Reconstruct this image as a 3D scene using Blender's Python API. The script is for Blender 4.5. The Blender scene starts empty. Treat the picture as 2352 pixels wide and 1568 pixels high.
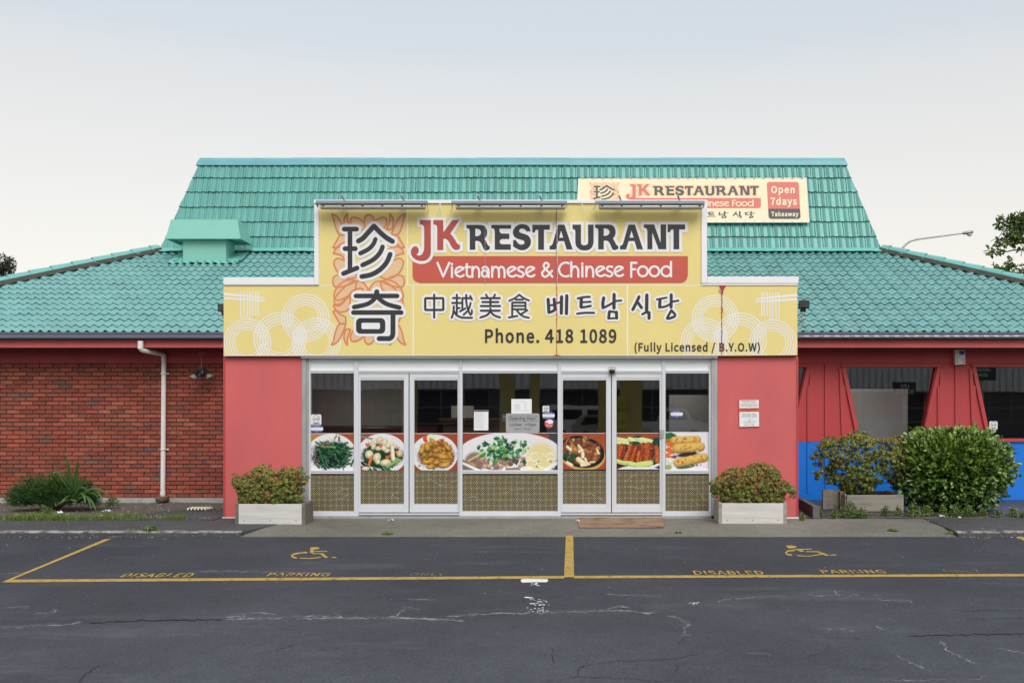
import bpy, bmesh, math, random
import numpy as np
from mathutils import Vector, Matrix, noise as mnoise
from mathutils.geometry import delaunay_2d_cdt

SC = bpy.context.scene
COL = SC.collection
R = math.radians
rnd = random.Random(7)

# ------------------------------------------------------------------ camera
# D pixels: the photograph at 2352 x 1568
F, U0, V0, CY, CZ = 2262.0, 1300.0, 950.0, -14.5, 1.54
cam = bpy.data.cameras.new('camera')
cam.sensor_width = 36.0
cam.lens = 36.0 * F / 2352.0
cam.shift_x = -(U0 - 1176.0) / 2352.0
cam.shift_y = (V0 - 784.0) / 2352.0
cam.clip_start = 0.1
cam.clip_end = 2000.0
camo = bpy.data.objects.new('camera', cam)
COL.objects.link(camo)
camo.location = (0, CY, CZ)
camo.rotation_euler = (R(90), 0, 0)
SC.camera = camo

# ------------------------------------------------------------------ sky, sun, exposure
SUN_EL, SUN_AZ = 46.0, 14.0          # azimuth measured from straight behind the camera, towards the right
world = bpy.data.worlds.new('World')
SC.world = world
world.use_nodes = True
wt = world.node_tree
wt.nodes.clear()
w_out = wt.nodes.new('ShaderNodeOutputWorld')
sky = wt.nodes.new('ShaderNodeTexSky')
sky.sky_type = 'NISHITA'
sky.sun_disc = False
sky.sun_elevation = R(SUN_EL)
sky.sun_rotation = R(180.0 - SUN_AZ)
sky.air_density = 1.0
sky.dust_density = 3.0
bg1 = wt.nodes.new('ShaderNodeBackground')
bg1.inputs['Strength'].default_value = 0.05
wt.links.new(sky.outputs['Color'], bg1.inputs['Color'])
tc = wt.nodes.new('ShaderNodeTexCoord')
sep = wt.nodes.new('ShaderNodeSeparateXYZ')
wt.links.new(tc.outputs['Generated'], sep.inputs['Vector'])
rmp = wt.nodes.new('ShaderNodeValToRGB')
cr = rmp.color_ramp
cr.elements[0].position = 0.0
cr.elements[0].color = (0.77, 0.68, 0.565, 1)
cr.elements[1].position = 1.0
cr.elements[1].color = (0.40, 0.44, 0.47, 1)
for p_, c_ in ((0.17, (0.738, 0.653, 0.532, 1)), (0.25, (0.69, 0.628, 0.520, 1)), (0.315, (0.635, 0.604, 0.53, 1)), (0.345, (0.572, 0.572, 0.532, 1)), (0.40, (0.55, 0.56, 0.53, 1))):
    e_ = cr.elements.new(p_)
    e_.color = c_
wt.links.new(sep.outputs['Z'], rmp.inputs['Fac'])
bg2 = wt.nodes.new('ShaderNodeBackground')
bg2.inputs['Strength'].default_value = 0.72
wt.links.new(rmp.outputs['Color'], bg2.inputs['Color'])
addw = wt.nodes.new('ShaderNodeAddShader')
wt.links.new(bg1.outputs[0], addw.inputs[0])
wt.links.new(bg2.outputs[0], addw.inputs[1])
wt.links.new(addw.outputs[0], w_out.inputs['Surface'])

sl = bpy.data.lights.new('sun', 'SUN')
sl.energy = 1.5
sl.angle = R(38)
sl.color = (1.0, 0.985, 0.965)
so = bpy.data.objects.new('sun', sl)
COL.objects.link(so)
so.location = (6, -30, 30)
so.rotation_euler = (R(90 - SUN_EL), 0, R(SUN_AZ))
SC.view_settings.view_transform = 'Standard'
SC.view_settings.look = 'None'
SC.view_settings.exposure = 0.46
SC.view_settings.gamma = 1.0
SC.view_settings.use_curve_mapping = False
SC.cycles.max_bounces = 8
SC.cycles.transparent_max_bounces = 16
SC.cycles.use_denoising = True

# ------------------------------------------------------------------ geometry helpers
def P(u, v, Y):
    t = Y - CY
    return Vector(((u - U0) * t / F, Y, CZ + (V0 - v) * t / F))
def X_(u, Y): return (u - U0) * (Y - CY) / F
def Z_(v, Y): return CZ + (V0 - v) * (Y - CY) / F
def ray_plane(u, v, p0, n):
    d = Vector(((u - U0) / F, 1.0, (V0 - v) / F))
    o = Vector((0, CY, CZ))
    k = (Vector(p0) - o).dot(n) / d.dot(n)
    return o + d * k

def wloc(o):
    p = Vector((0, 0, 0))
    while o is not None:
        p += o.location
        o = o.parent
    return p

class MB:
    """collects faces for ONE mesh object"""
    def __init__(s):
        s.v, s.f, s.m, s.c, s.sm = [], [], [], [], []
        s.mi, s.col, s.smooth = 0, None, False
    def face(s, pts, mi=None, col=None):
        b = len(s.v)
        s.v.extend(tuple(p) for p in pts)
        s.f.append(tuple(range(b, b + len(pts))))
        s.m.append(s.mi if mi is None else mi)
        s.c.append(s.col if col is None else col)
        s.sm.append(s.smooth)
    def grid(s, rows, closed=False, mi=None, col=None, smooth=True):
        b = len(s.v)
        n = len(rows[0])
        for r in rows: s.v.extend(tuple(p) for p in r)
        for i in range(len(rows) - 1):
            for j in range(n if closed else n - 1):
                j2 = (j + 1) % n
                s.f.append((b + i * n + j, b + i * n + j2, b + (i + 1) * n + j2, b + (i + 1) * n + j))
                s.m.append(s.mi if mi is None else mi)
                s.c.append(s.col if col is None else col)
                s.sm.append(smooth)
    def box(s, x0, x1, y0, y1, z0, z1, mi=None, col=None):
        if x0 > x1: x0, x1 = x1, x0
        if y0 > y1: y0, y1 = y1, y0
        if z0 > z1: z0, z1 = z1, z0
        a = [(x0, y0, z0), (x1, y0, z0), (x1, y1, z0), (x0, y1, z0), (x0, y0, z1), (x1, y0, z1), (x1, y1, z1), (x0, y1, z1)]
        s.hexa(a, mi, col)
    def hexa(s, a, mi=None, col=None):
        b = len(s.v)
        s.v.extend(tuple(p) for p in a)
        for q in ((0, 3, 2, 1), (4, 5, 6, 7), (0, 1, 5, 4), (1, 2, 6, 5), (2, 3, 7, 6), (3, 0, 4, 7)):
            s.f.append(tuple(b + i for i in q))
            s.m.append(s.mi if mi is None else mi)
            s.c.append(s.col if col is None else col)
            s.sm.append(False)
    def prism(s, poly, d, mi=None, col=None):
        """poly: 3-D points (planar), extruded by vector d"""
        d = Vector(d)
        a = [Vector(p) for p in poly]
        b = [p + d for p in a]
        s.face(a, mi, col)
        s.face(b[::-1], mi, col)
        n = len(a)
        for i in range(n):
            j = (i + 1) % n
            s.face([a[i], b[i], b[j], a[j]], mi, col)
    def tube(s, pts, r, n=8, mi=None, col=None, cap=True):
        pts = [Vector(p) for p in pts]
        rr = r if isinstance(r, (list, tuple)) else [r] * len(pts)
        rows = []
        up = Vector((0.31, 0.17, 0.93))
        for i, p in enumerate(pts):
            t = (pts[min(i + 1, len(pts) - 1)] - pts[max(i - 1, 0)])
            if t.length < 1e-9: t = Vector((0, 0, 1))
            t.normalize()
            a = t.cross(up)
            if a.length < 0.05: a = t.cross(Vector((1, 0, 0)))
            a.normalize()
            b = t.cross(a)
            rows.append([p + a * (rr[i] * math.cos(2 * math.pi * k / n)) + b * (rr[i] * math.sin(2 * math.pi * k / n)) for k in range(n)])
        s.grid(rows, closed=True, mi=mi, col=col)
        if cap:
            s.face(rows[0][::-1], mi, col)
            s.face(rows[-1], mi, col)
    def lathe(s, prof, c, axis=(0, 0, 1), n=16, mi=None, col=None):
        ax = Vector(axis).normalized()
        a = ax.orthogonal().normalized()
        b = ax.cross(a)
        c = Vector(c)
        s.grid([[c + ax * h + (a * math.cos(2 * math.pi * k / n) + b * math.sin(2 * math.pi * k / n)) * r for k in range(n)] for r, h in prof], closed=True, mi=mi, col=col)
    def flat(s, art, place, mi=None, col=None):
        vs, tris = art
        b = len(s.v)
        s.v.extend(tuple(place(x, y)) for x, y in vs)
        for t in tris:
            s.f.append(tuple(b + i for i in t))
            s.m.append(s.mi if mi is None else mi)
            s.c.append(s.col if col is None else col)
            s.sm.append(False)
    def build(s, name, mats, parent=None, bevel=0, shift=True):
        me = bpy.data.meshes.new(name)
        off = wloc(parent) if (parent is not None and shift) else Vector((0, 0, 0))
        me.from_pydata([(v[0] - off.x, v[1] - off.y, v[2] - off.z) for v in s.v], [], s.f)
        if not isinstance(mats, (list, tuple)): mats = [mats]
        for m in mats: me.materials.append(m)
        me.polygons.foreach_set('material_index', s.m)
        me.polygons.foreach_set('use_smooth', s.sm)
        if any(c is not None for c in s.c):
            at = me.color_attributes.new('tone', 'FLOAT_COLOR', 'CORNER')
            buf = np.ones((len(me.loops), 4), np.float32)
            for p, c in zip(me.polygons, s.c):
                if c is not None: buf[p.loop_start:p.loop_start + p.loop_total, :3] = c
            at.data.foreach_set('color', buf.ravel())
        me.update()
        o = bpy.data.objects.new(name, me)
        COL.objects.link(o)
        if parent is not None: o.parent = parent
        if bevel:
            bm_ = o.modifiers.new('bevel', 'BEVEL')
            bm_.width = bevel
            bm_.segments = 2
            bm_.limit_method = 'ANGLE'
            bm_.angle_limit = R(40)
        return o

def tag(o, label=None, cat=None, group=None, kind=None):
    if label: o['label'] = label
    if cat: o['category'] = cat
    if group: o['group'] = group
    if kind: o['kind'] = kind
    return o
def thing(name, loc, label, cat, group=None):
    o = bpy.data.objects.new(name, None)
    o.empty_display_size = 0.1
    COL.objects.link(o)
    o.location = loc
    return tag(o, label, cat, group)

# ------------------------------------------------------------------ 2-D art (lettering and printed shapes)
def union(polys, holes=()):
    """planar union of polygons minus holes -> (verts2d, triangles)"""
    vs, fs = [], []
    for q in list(polys) + list(holes):
        a = sum(q[i][0] * q[(i + 1) % len(q)][1] - q[(i + 1) % len(q)][0] * q[i][1] for i in range(len(q)))
        if abs(a) < 1e-9: continue
        if a < 0: q = q[::-1]
        b = len(vs)
        vs.extend(Vector((p[0], p[1])) for p in q)
        fs.append(list(range(b, b + len(q))))
    nh = len(fs) - len(holes)
    r = delaunay_2d_cdt(vs, [], fs, 0, 1e-4, True)
    ov, of, org = r[0], r[2], r[5]
    tris = []
    for t, o in zip(of, org):
        if o and not any(k >= nh for k in o): tris.append(tuple(t)[::-1])
    return [(p.x, p.y) for p in ov], tris

def sm(pts, closed=True, n=6):
    """points (x,y) are corners, (x,y,1) are smooth (Catmull-Rom)"""
    out = []
    N = len(pts)
    rng = range(N if closed else N - 1)
    for i in rng:
        a, b = pts[i], pts[(i + 1) % N]
        if len(a) == 2 and len(b) == 2:
            out.append((a[0], a[1]))
            continue
        pa = pts[(i - 1) % N] if (len(a) == 3 and (closed or i > 0)) else a
        pb = pts[(i + 2) % N] if (len(b) == 3 and (closed or i + 2 < N)) else b
        for k in range(n):
            t = k / n
            q = []
            for d in (0, 1):
                m0 = (b[d] - pa[d]) * .5
                m1 = (pb[d] - a[d]) * .5
                q.append((2 * t**3 - 3 * t**2 + 1) * a[d] + (t**3 - 2 * t**2 + t) * m0 + (-2 * t**3 + 3 * t**2) * b[d] + (t**3 - t**2) * m1)
            out.append(tuple(q))
    if not closed: out.append((pts[-1][0], pts[-1][1]))
    return out

def disc(x, y, r, n=14, ry=None):
    ry = ry or r
    return [(x + r * math.cos(2 * math.pi * k / n), y + ry * math.sin(2 * math.pi * k / n)) for k in range(n)]

def stroke(pts, w, cap=True, closed=False, sq=None):
    """pieces of a thick line; round joins (or squares at the indices in sq)"""
    out = []
    N = len(pts)
    h = w / 2
    for i in range(N if closed else N - 1):
        a, b = pts[i], pts[(i + 1) % N]
        dx, dy = b[0] - a[0], b[1] - a[1]
        L = math.hypot(dx, dy)
        if L < 1e-6: continue
        nx, ny = -dy / L * h, dx / L * h
        out.append([(a[0] + nx, a[1] + ny), (a[0] - nx, a[1] - ny), (b[0] - nx, b[1] - ny), (b[0] + nx, b[1] + ny)])
    for i, p in enumerate(pts):
        end = (not closed) and i in (0, N - 1)
        if end and not cap: continue
        if sq and i in sq: out.append([(p[0] - h, p[1] - h), (p[0] + h, p[1] - h), (p[0] + h, p[1] + h), (p[0] - h, p[1] + h)])
        else: out.append(disc(p[0], p[1], h * .998, 12))
    return out

def smo(pts, n=6):
    return sm([(p[0], p[1], 1) if len(p) == 2 else (p[0], p[1]) for p in pts], closed=False, n=n)   # open: all smooth, (x,y,0) = corner

def arc(cx, cy, rx, ry, a0, a1, n=20):
    return [(cx + rx * math.cos(R(a0 + (a1 - a0) * k / n)), cy + ry * math.sin(R(a0 + (a1 - a0) * k / n))) for k in range(n + 1)]

def outline(q, w):
    """fat border round a polygon, square at corners"""
    sq = []
    N = len(q)
    for i in range(N):
        a, b, c = q[i - 1], q[i], q[(i + 1) % N]
        d1 = math.atan2(b[1] - a[1], b[0] - a[0])
        d2 = math.atan2(c[1] - b[1], c[0] - b[0])
        t = abs((d2 - d1 + math.pi) % (2 * math.pi) - math.pi)
        if t > R(50): sq.append(i)
    return stroke(q, 2 * w, closed=True, sq=set(sq)) + [q]

def clip_rect(q, x0, x1, y0, y1):
    for ax, lim, sgn in ((0, x0, 1), (0, x1, -1), (1, y0, 1), (1, y1, -1)):
        out = []
        for i in range(len(q)):
            a, b = q[i], q[(i + 1) % len(q)]
            da, db = (a[ax] - lim) * sgn, (b[ax] - lim) * sgn
            if da >= 0: out.append(a)
            if (da >= 0) != (db >= 0):
                t = da / (da - db)
                out.append((a[0] + (b[0] - a[0]) * t, a[1] + (b[1] - a[1]) * t))
        q = out
        if len(q) < 3: return []
    return q

def roundrect(x0, y0, x1, y1, r, n=5):
    out = []
    for cx, cy, a in ((x1 - r, y0 + r, -90), (x1 - r, y1 - r, 0), (x0 + r, y1 - r, 90), (x0 + r, y0 + r, 180)):
        out += arc(cx, cy, r, r, a, a + 90, n)
    return out

def crop(x0, y0, s):
    k = 0.574219
    return lambda x, y: ((x0 + x / s) * k, (y0 + y / s) * k)
def mp(f, polys): return [[f(*p[:2]) for p in q] for q in polys]

_caps = {}
def _cap(font):
    if font not in _caps:
        _caps[font] = 0.73
        vs, _ = text_art('H', (0, 0, 1, 1), 0.0, font)
        _caps[font] = .73 * abs(max(v[1] for v in vs) - min(v[1] for v in vs))
    return _caps[font]
_font_cache = {}
import os
FONTS = {}
for k_, fn_ in (('humanist', 'Noto Sans CJK Regular.woff2'), ('grotesque', 'Inter.woff2')):   # the fonts Blender itself comes with
    try: FONTS[k_] = bpy.data.fonts.load(os.path.join(bpy.utils.system_resource('DATAFILES', path='fonts'), fn_))
    except Exception: FONTS[k_] = None
def text_art(txt, box, weight=0.0, font='humanist', shear=0.0):
    """default font lettering fitted to box (u0, v0 top, u1, v1 baseline-to-cap height), v down"""
    cap = _cap(font)
    key = (txt, weight, font)
    if key not in _font_cache:
        cu = bpy.data.curves.new('text', 'FONT')
        cu.body = txt
        if FONTS.get(font): cu.font = FONTS[font]
        cu.size = 1.0
        cu.resolution_u = 3
        cu.space_character = 1.0 + weight * 1.7
        ob = bpy.data.objects.new('text', cu)
        COL.objects.link(ob)
        dg = bpy.context.evaluated_depsgraph_get()
        dg.update()
        me = bpy.data.meshes.new_from_object(ob.evaluated_get(dg))
        vs = [(v.co.x, v.co.y) for v in me.vertices]
        fs = [tuple(p.vertices) for p in me.polygons]
        bpy.data.objects.remove(ob)
        bpy.data.curves.remove(cu)
        bpy.data.meshes.remove(me)
        if weight > .015:                      # bolder: push every outline vertex outwards
            w_ = weight * cap / .73 * .85
            cnt = {}
            for f in fs:
                for i in range(len(f)):
                    e = (f[i - 1], f[i])
                    cnt[e] = cnt.get(e, 0) + 1
            nrm = {}
            for (p, q) in cnt:
                if (q, p) in cnt: continue
                dx, dy = vs[q][0] - vs[p][0], vs[q][1] - vs[p][1]
                L = math.hypot(dx, dy)
                if L < 1e-7: continue
                n_ = (dy / L, -dx / L)                 # outside of a counter-clockwise face
                for k in (p, q): nrm.setdefault(k, []).append(n_)
            a_ = sum((vs[f[1]][0] - vs[f[0]][0]) * (vs[f[2]][1] - vs[f[0]][1]) - (vs[f[2]][0] - vs[f[0]][0]) * (vs[f[1]][1] - vs[f[0]][1]) for f in fs)
            sg = 1 if a_ > 0 else -1
            out = []
            for i, (x, y) in enumerate(vs):
                if i in nrm:
                    nx, ny = sum(n[0] for n in nrm[i]), sum(n[1] for n in nrm[i])
                    L = math.hypot(nx, ny)
                    if L > .05:
                        m_ = min(1.6, 2 / L) if len(nrm[i]) > 1 else 1.0
                        x, y = x + sg * nx / L * w_ * m_, y + sg * ny / L * w_ * m_
                out.append((x, y))
            vs = out
        _font_cache[key] = (vs, fs)
    vs, fs = _font_cache[key]
    xs = [v[0] for v in vs]
    x0, x1 = min(xs), max(xs)
    cap = _cap(font)
    u0, v0, u1, v1 = box
    kx = (u1 - u0) / (x1 - x0)
    ky = (v1 - v0) / cap
    return [(u0 + (x - x0) * kx + shear * y, v1 - y * ky) for x, y in vs], fs

# ------------------------------------------------------------------ materials
def _new(name):
    m = bpy.data.materials.new(name)
    m.use_nodes = True
    return m, m.node_tree, m.node_tree.nodes['Principled BSDF']
def _sock(nt, node, name, val):
    node.inputs[name].default_value = val

def M(name, col, rough=.6, var=.12, scale=3.0, bump=0.0, bscale=60.0, metallic=0.0, spec=.4, attr=False,
      dirt=None, dscale=2.0, dlo=.55, dhi=.72, stretch=None, coat=0.0):
    m, nt, b = _new(name)
    N, L = nt.nodes, nt.links
    co = N.new('ShaderNodeTexCoord')
    vec = co.outputs['Object']
    if stretch:
        mp_ = N.new('ShaderNodeMapping')
        mp_.inputs['Scale'].default_value = stretch
        L.new(vec, mp_.inputs['Vector'])
        vec = mp_.outputs['Vector']
    nz = N.new('ShaderNodeTexNoise')
    nz.inputs['Scale'].default_value = scale
    nz.inputs['Detail'].default_value = 6
    nz.inputs['Roughness'].default_value = .6
    L.new(vec, nz.inputs['Vector'])
    mr = N.new('ShaderNodeMapRange')
    mr.inputs['From Min'].default_value = .25
    mr.inputs['From Max'].default_value = .75
    mr.inputs['To Min'].default_value = 1 - var
    mr.inputs['To Max'].default_value = 1 + var
    L.new(nz.outputs['Fac'], mr.inputs['Value'])
    mx = N.new('ShaderNodeMix')
    mx.data_type = 'RGBA'
    mx.blend_type = 'MULTIPLY'
    mx.inputs['Factor'].default_value = 1.0
    cA, cB, cR = mx.inputs[6], mx.inputs[7], mx.outputs[2]
    if attr:
        at = N.new('ShaderNodeAttribute')
        at.attribute_name = 'tone'
        L.new(at.outputs['Color'], cA)
    else:
        cA.default_value = (*col, 1)
    L.new(mr.outputs['Result'], cB)
    out = cR
    if dirt is not None:
        n2 = N.new('ShaderNodeTexNoise')
        n2.inputs['Scale'].default_value = dscale
        n2.inputs['Detail'].default_value = 8
        n2.inputs['Roughness'].default_value = .65
        L.new(vec, n2.inputs['Vector'])
        m2 = N.new('ShaderNodeMapRange')
        m2.inputs['From Min'].default_value = dlo
        m2.inputs['From Max'].default_value = dhi
        L.new(n2.outputs['Fac'], m2.inputs['Value'])
        mx2 = N.new('ShaderNodeMix')
        mx2.data_type = 'RGBA'
        L.new(m2.outputs['Result'], mx2.inputs['Factor'])
        L.new(out, mx2.inputs[6])
        mx2.inputs[7].default_value = (*dirt, 1)
        out = mx2.outputs[2]
    L.new(out, b.inputs['Base Color'])
    b.inputs['Roughness'].default_value = rough
    b.inputs['Metallic'].default_value = metallic
    b.inputs['Specular IOR Level'].default_value = spec
    if coat: b.inputs['Coat Weight'].default_value = coat
    if bump:
        n3 = N.new('ShaderNodeTexNoise')
        n3.inputs['Scale'].default_value = bscale
        n3.inputs['Detail'].default_value = 4
        L.new(vec, n3.inputs['Vector'])
        bp = N.new('ShaderNodeBump')
        bp.inputs['Strength'].default_value = 1.0
        bp.inputs['Distance'].default_value = bump
        L.new(n3.outputs['Fac'], bp.inputs['Height'])
        L.new(bp.outputs['Normal'], b.inputs['Normal'])
    return m

def glass(name, refl=.10, tint=(.86, .88, .87)):
    m, nt, b = _new(name)
    N, L = nt.nodes, nt.links
    N.remove(b)
    tr = N.new('ShaderNodeBsdfTransparent')
    tr.inputs['Color'].default_value = (*tint, 1)
    gl = N.new('ShaderNodeBsdfGlossy')
    gl.inputs['Roughness'].default_value = .015
    co = N.new('ShaderNodeTexCoord')
    nz = N.new('ShaderNodeTexNoise')
    nz.inputs['Scale'].default_value = 1.3
    L.new(co.outputs['Object'], nz.inputs['Vector'])
    bp = N.new('ShaderNodeBump')
    bp.inputs['Distance'].default_value = .0009
    bp.inputs['Strength'].default_value = .6
    L.new(nz.outputs['Fac'], bp.inputs['Height'])
    L.new(bp.outputs['Normal'], gl.inputs['Normal'])
    lw = N.new('ShaderNodeFresnel')
    lw.inputs['IOR'].default_value = 1.45
    ad = N.new('ShaderNodeMath')
    ad.operation = 'ADD'
    ad.inputs[1].default_value = refl
    L.new(lw.outputs['Fac'], ad.inputs[0])
    mx = N.new('ShaderNodeMixShader')
    L.new(ad.outputs[0], mx.inputs[0])
    L.new(tr.outputs[0], mx.inputs[1])
    L.new(gl.outputs[0], mx.inputs[2])
    L.new(mx.outputs[0], N['Material Output'].inputs['Surface'])
    return m

def emit(name, col, s):
    m, nt, b = _new(name)
    b.inputs['Base Color'].default_value = (*col, 1)
    b.inputs['Emission Color'].default_value = (*col, 1)
    b.inputs['Emission Strength'].default_value = s
    return m

def asphalt(name, base, speck, speck_amt=.08, patch=.25, lane=None, sscale=95):
    m, nt, b = _new(name)
    N, L = nt.nodes, nt.links
    co = N.new('ShaderNodeTexCoord')
    v = co.outputs['Object']
    def noise(s, d=5, r=.6):
        n = N.new('ShaderNodeTexNoise')
        n.inputs['Scale'].default_value = s
        n.inputs['Detail'].default_value = d
        n.inputs['Roughness'].default_value = r
        L.new(v, n.inputs['Vector'])
        return n.outputs['Fac']
    def rng(x, a, b_, c, d):
        q = N.new('ShaderNodeMapRange')
        for k, val in zip(('From Min', 'From Max', 'To Min', 'To Max'), (a, b_, c, d)): q.inputs[k].default_value = val
        L.new(x, q.inputs['Value'])
        return q.outputs['Result']
    def mul(x, y):
        q = N.new('ShaderNodeMath')
        q.operation = 'MULTIPLY'
        L.new(x, q.inputs[0])
        L.new(y, q.inputs[1])
        return q.outputs[0]
    t = mul(rng(noise(.45, 6), .3, .7, 1 - patch, 1 + patch), rng(noise(160, 2), .3, .7, .62, 1.4))
    t = mul(t, rng(noise(5, 6, .7), .3, .7, .88, 1.12))
    t = mul(t, rng(noise(48, 4, .8), .32, .68, .66, 1.38))
    if lane:                                   # the driving lane is worn paler than the parking bays
        sx = N.new('ShaderNodeSeparateXYZ')
        L.new(v, sx.inputs[0])
        ya = N.new('ShaderNodeMath')
        ya.operation = 'ADD'
        L.new(sx.outputs['Y'], ya.inputs[0])
        L.new(rng(noise(.6, 5), .3, .7, -.7, .7), ya.inputs[1])
        t = mul(t, rng(ya.outputs[0], -6.6, -4.6, lane, 1.0))
    mx = N.new('ShaderNodeMix')
    mx.data_type = 'RGBA'
    mx.blend_type = 'MULTIPLY'
    mx.inputs['Factor'].default_value = 1
    mx.inputs[6].default_value = (*base, 1)
    L.new(t, mx.inputs[7])
    dust = None
    if lane:                                   # pale dust and scuffs drawn out along the driving direction
        mpg = N.new('ShaderNodeMapping')
        mpg.inputs['Scale'].default_value = (.35, 1.5, 1)
        L.new(v, mpg.inputs['Vector'])
        dn = N.new('ShaderNodeTexNoise')
        dn.inputs['Scale'].default_value = 1.6
        dn.inputs['Detail'].default_value = 9
        dn.inputs['Roughness'].default_value = .72
        L.new(mpg.outputs['Vector'], dn.inputs['Vector'])
        dust = rng(dn.outputs['Fac'], .56, .76, 0, .62)
        dm = N.new('ShaderNodeMix')
        dm.data_type = 'RGBA'
        L.new(dust, dm.inputs['Factor'])
        L.new(mx.outputs[2], dm.inputs[6])
        dm.inputs[7].default_value = (.115, .120, .132, 1)
        mx = dm
    vo = N.new('ShaderNodeTexVoronoi')
    vo.inputs['Scale'].default_value = sscale
    L.new(v, vo.inputs['Vector'])
    s1 = rng(vo.outputs['Distance'], .16, .26, 1, 0)
    sep_ = N.new('ShaderNodeSeparateColor')
    L.new(vo.outputs['Color'], sep_.inputs[0])
    s2 = rng(sep_.outputs[0], 1 - speck_amt, 1 - speck_amt * .6, 0, 1)
    m2 = N.new('ShaderNodeMix')
    m2.data_type = 'RGBA'
    L.new(mul(s1, s2), m2.inputs['Factor'])
    L.new(mx.outputs[2], m2.inputs[6])
    m2.inputs[7].default_value = (*speck, 1)
    L.new(m2.outputs[2], b.inputs['Base Color'])
    b.inputs['Roughness'].default_value = .8
    b.inputs['Specular IOR Level'].default_value = .3
    bp = N.new('ShaderNodeBump')
    bp.inputs['Distance'].default_value = .006
    bp.inputs['Strength'].default_value = .8
    L.new(noise(140, 3), bp.inputs['Height'])
    L.new(bp.outputs['Normal'], b.inputs['Normal'])
    return m

MAT = {}
MAT['red'] = M('red_paint', (.57, .122, .120), .55, .10, 1.8, .0012, 25, spec=.3, stretch=(1, 1, .4))
MAT['red_edge'] = M('red_paint_edge', (.45, .055, .06), .5, .08)
MAT['red_board'] = M('red_board_paint', (.46, .055, .06), .5, .1, 2, .002, 40, stretch=(1, 1, .2))
MAT['maroon'] = M('maroon_frieze_paint', (.36, .035, .045), .5, .1)
MAT['blue'] = M('blue_paint', (.010, .178, .66), .4, .08, 2, .001, 40)
MAT['white'] = M('white_metal_trim', (.80, .80, .82), .4, .03, 2, dirt=(.55, .54, .52), dscale=3, dlo=.68, dhi=.85)
MAT['alu'] = M('aluminium_frame', (.68, .70, .73), .38, .03, 4, metallic=.15, spec=.5)
MAT['galv'] = M('galvanised_steel', (.40, .40, .40), .5, .22, 5, metallic=.35, stretch=(1, 1, .4), dirt=(.3, .29, .27), dscale=4, dlo=.6, dhi=.8)
MAT['frost'] = M('frosted_film', (.82, .87, .87), .25, .05, 1.5)
MAT['glass'] = glass('window_glass', .20, (.9, .92, .91))
MAT['glass_dark'] = glass('dining_glass', .19, (.75, .77, .77))
MAT['yellow'] = M('yellow_print', (.77, .645, .25), .42, .035, 1.5, .0008, 3, spec=.3)
MAT['yellow_pale'] = M('pale_yellow_print', (.72, .635, .43), .5, .05, 1.5)
MAT['print_white'] = M('white_print', (.78, .78, .79), .42, .03, 2)
MAT['print_dark'] = M('charcoal_print', (.032, .032, .034), .45, .12, 2)
MAT['print_red'] = M('red_print', (.54, .095, .068), .42, .06, 2)
MAT['print_red2'] = M('dull_red_print', (.43, .075, .06), .42, .06, 2)
MAT['petal'] = M('salmon_print', (.74, .50, .29), .45, .04, 2)
MAT['petal_line'] = M('orange_print', (.66, .23, .10), .45, .05, 2)
MAT['roof'] = M('teal_tile_paint', (.10, .46, .37), .36, .07, .9, .0012, 60, attr=True, spec=.5, dirt=(.06, .20, .17), dscale=5, dlo=.70, dhi=.88)
MAT['roof_lip'] = M('mossy_tile_edge', (.07, .26, .21), .8, .3, 6, attr=False, dirt=(.025, .045, .035), dscale=12, dlo=.46, dhi=.62)
MAT['roof_flash'] = M('teal_flashing', (.15, .48, .42), .45, .14, 5, .003, 12, dirt=(.3, .55, .5), dscale=6, dlo=.55, dhi=.75)
MAT['roof_ridge'] = M('teal_ridge_metal', (.14, .37, .40), .4, .12, 3)
MAT['vent'] = M('teal_vent_metal', (.20, .48, .40), .45, .05, 2, dirt=(.10, .33, .26), dscale=14, dlo=.68, dhi=.76)
MAT['mortar_dark'] = M('dark_mortar', (.065, .068, .055), .9, .3, 8, .004, 60)
MAT['cap_end'] = M('grey_tile_end', (.16, .15, .13), .9, .2, 10)
MAT['gutter'] = M('slate_blue_gutter', (.10, .125, .16), .35, .08, 3, spec=.5)
MAT['pvc'] = M('white_pipe', (.74, .73, .70), .4, .06, 4, dirt=(.42, .38, .32), dscale=3, dlo=.62, dhi=.85)
MAT['brick'] = M('clay_brick', (.3, .07, .04), .85, .18, 14, .004, 80, attr=True, dirt=(.085, .070, .066), dscale=6.5, dlo=.585, dhi=.64, stretch=(1, 1, 2.0))
MAT['mortar'] = M('grey_mortar', (.060, .057, .056), .95, .25, 20, .004, 90)
MAT['concrete'] = M('concrete', (.36, .355, .335), .9, .15, 4, .004, 70, dirt=(.2, .19, .17), dscale=3, dlo=.55, dhi=.75)
MAT['concrete_dark'] = M('dark_concrete', (.11, .11, .115), .9, .2, 5, .004, 70)
MAT['black'] = M('black_plastic', (.015, .015, .016), .4, .1)
MAT['soffit'] = M('soffit_board', (.16, .145, .14), .8, .15)
MAT['wood_white'] = M('white_washed_wood', (.58, .57, .535), .8, .12, 3, .003, 30, stretch=(.5, 4, 9), dirt=(.34, .31, .27), dscale=2.2, dlo=.56, dhi=.78)
MAT['wood_grey'] = M('weathered_wood', (.17, .155, .13), .9, .3, 4, .004, 30, stretch=(3, 2, 3), dirt=(.06, .055, .045), dscale=3)
MAT['wood_old'] = M('old_planter_wood', (.33, .305, .265), .85, .18, 3, .004, 30, stretch=(.5, 4, 7), dirt=(.16, .13, .10), dscale=2.5, dlo=.52, dhi=.7)
MAT['leaf'] = M('leaf', (.1, .2, .05), .45, .2, 20, attr=True, spec=.4)
MAT['leaf_gloss'] = M('glossy_leaf', (.1, .2, .05), .28, .2, 20, attr=True, spec=.55)
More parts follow.
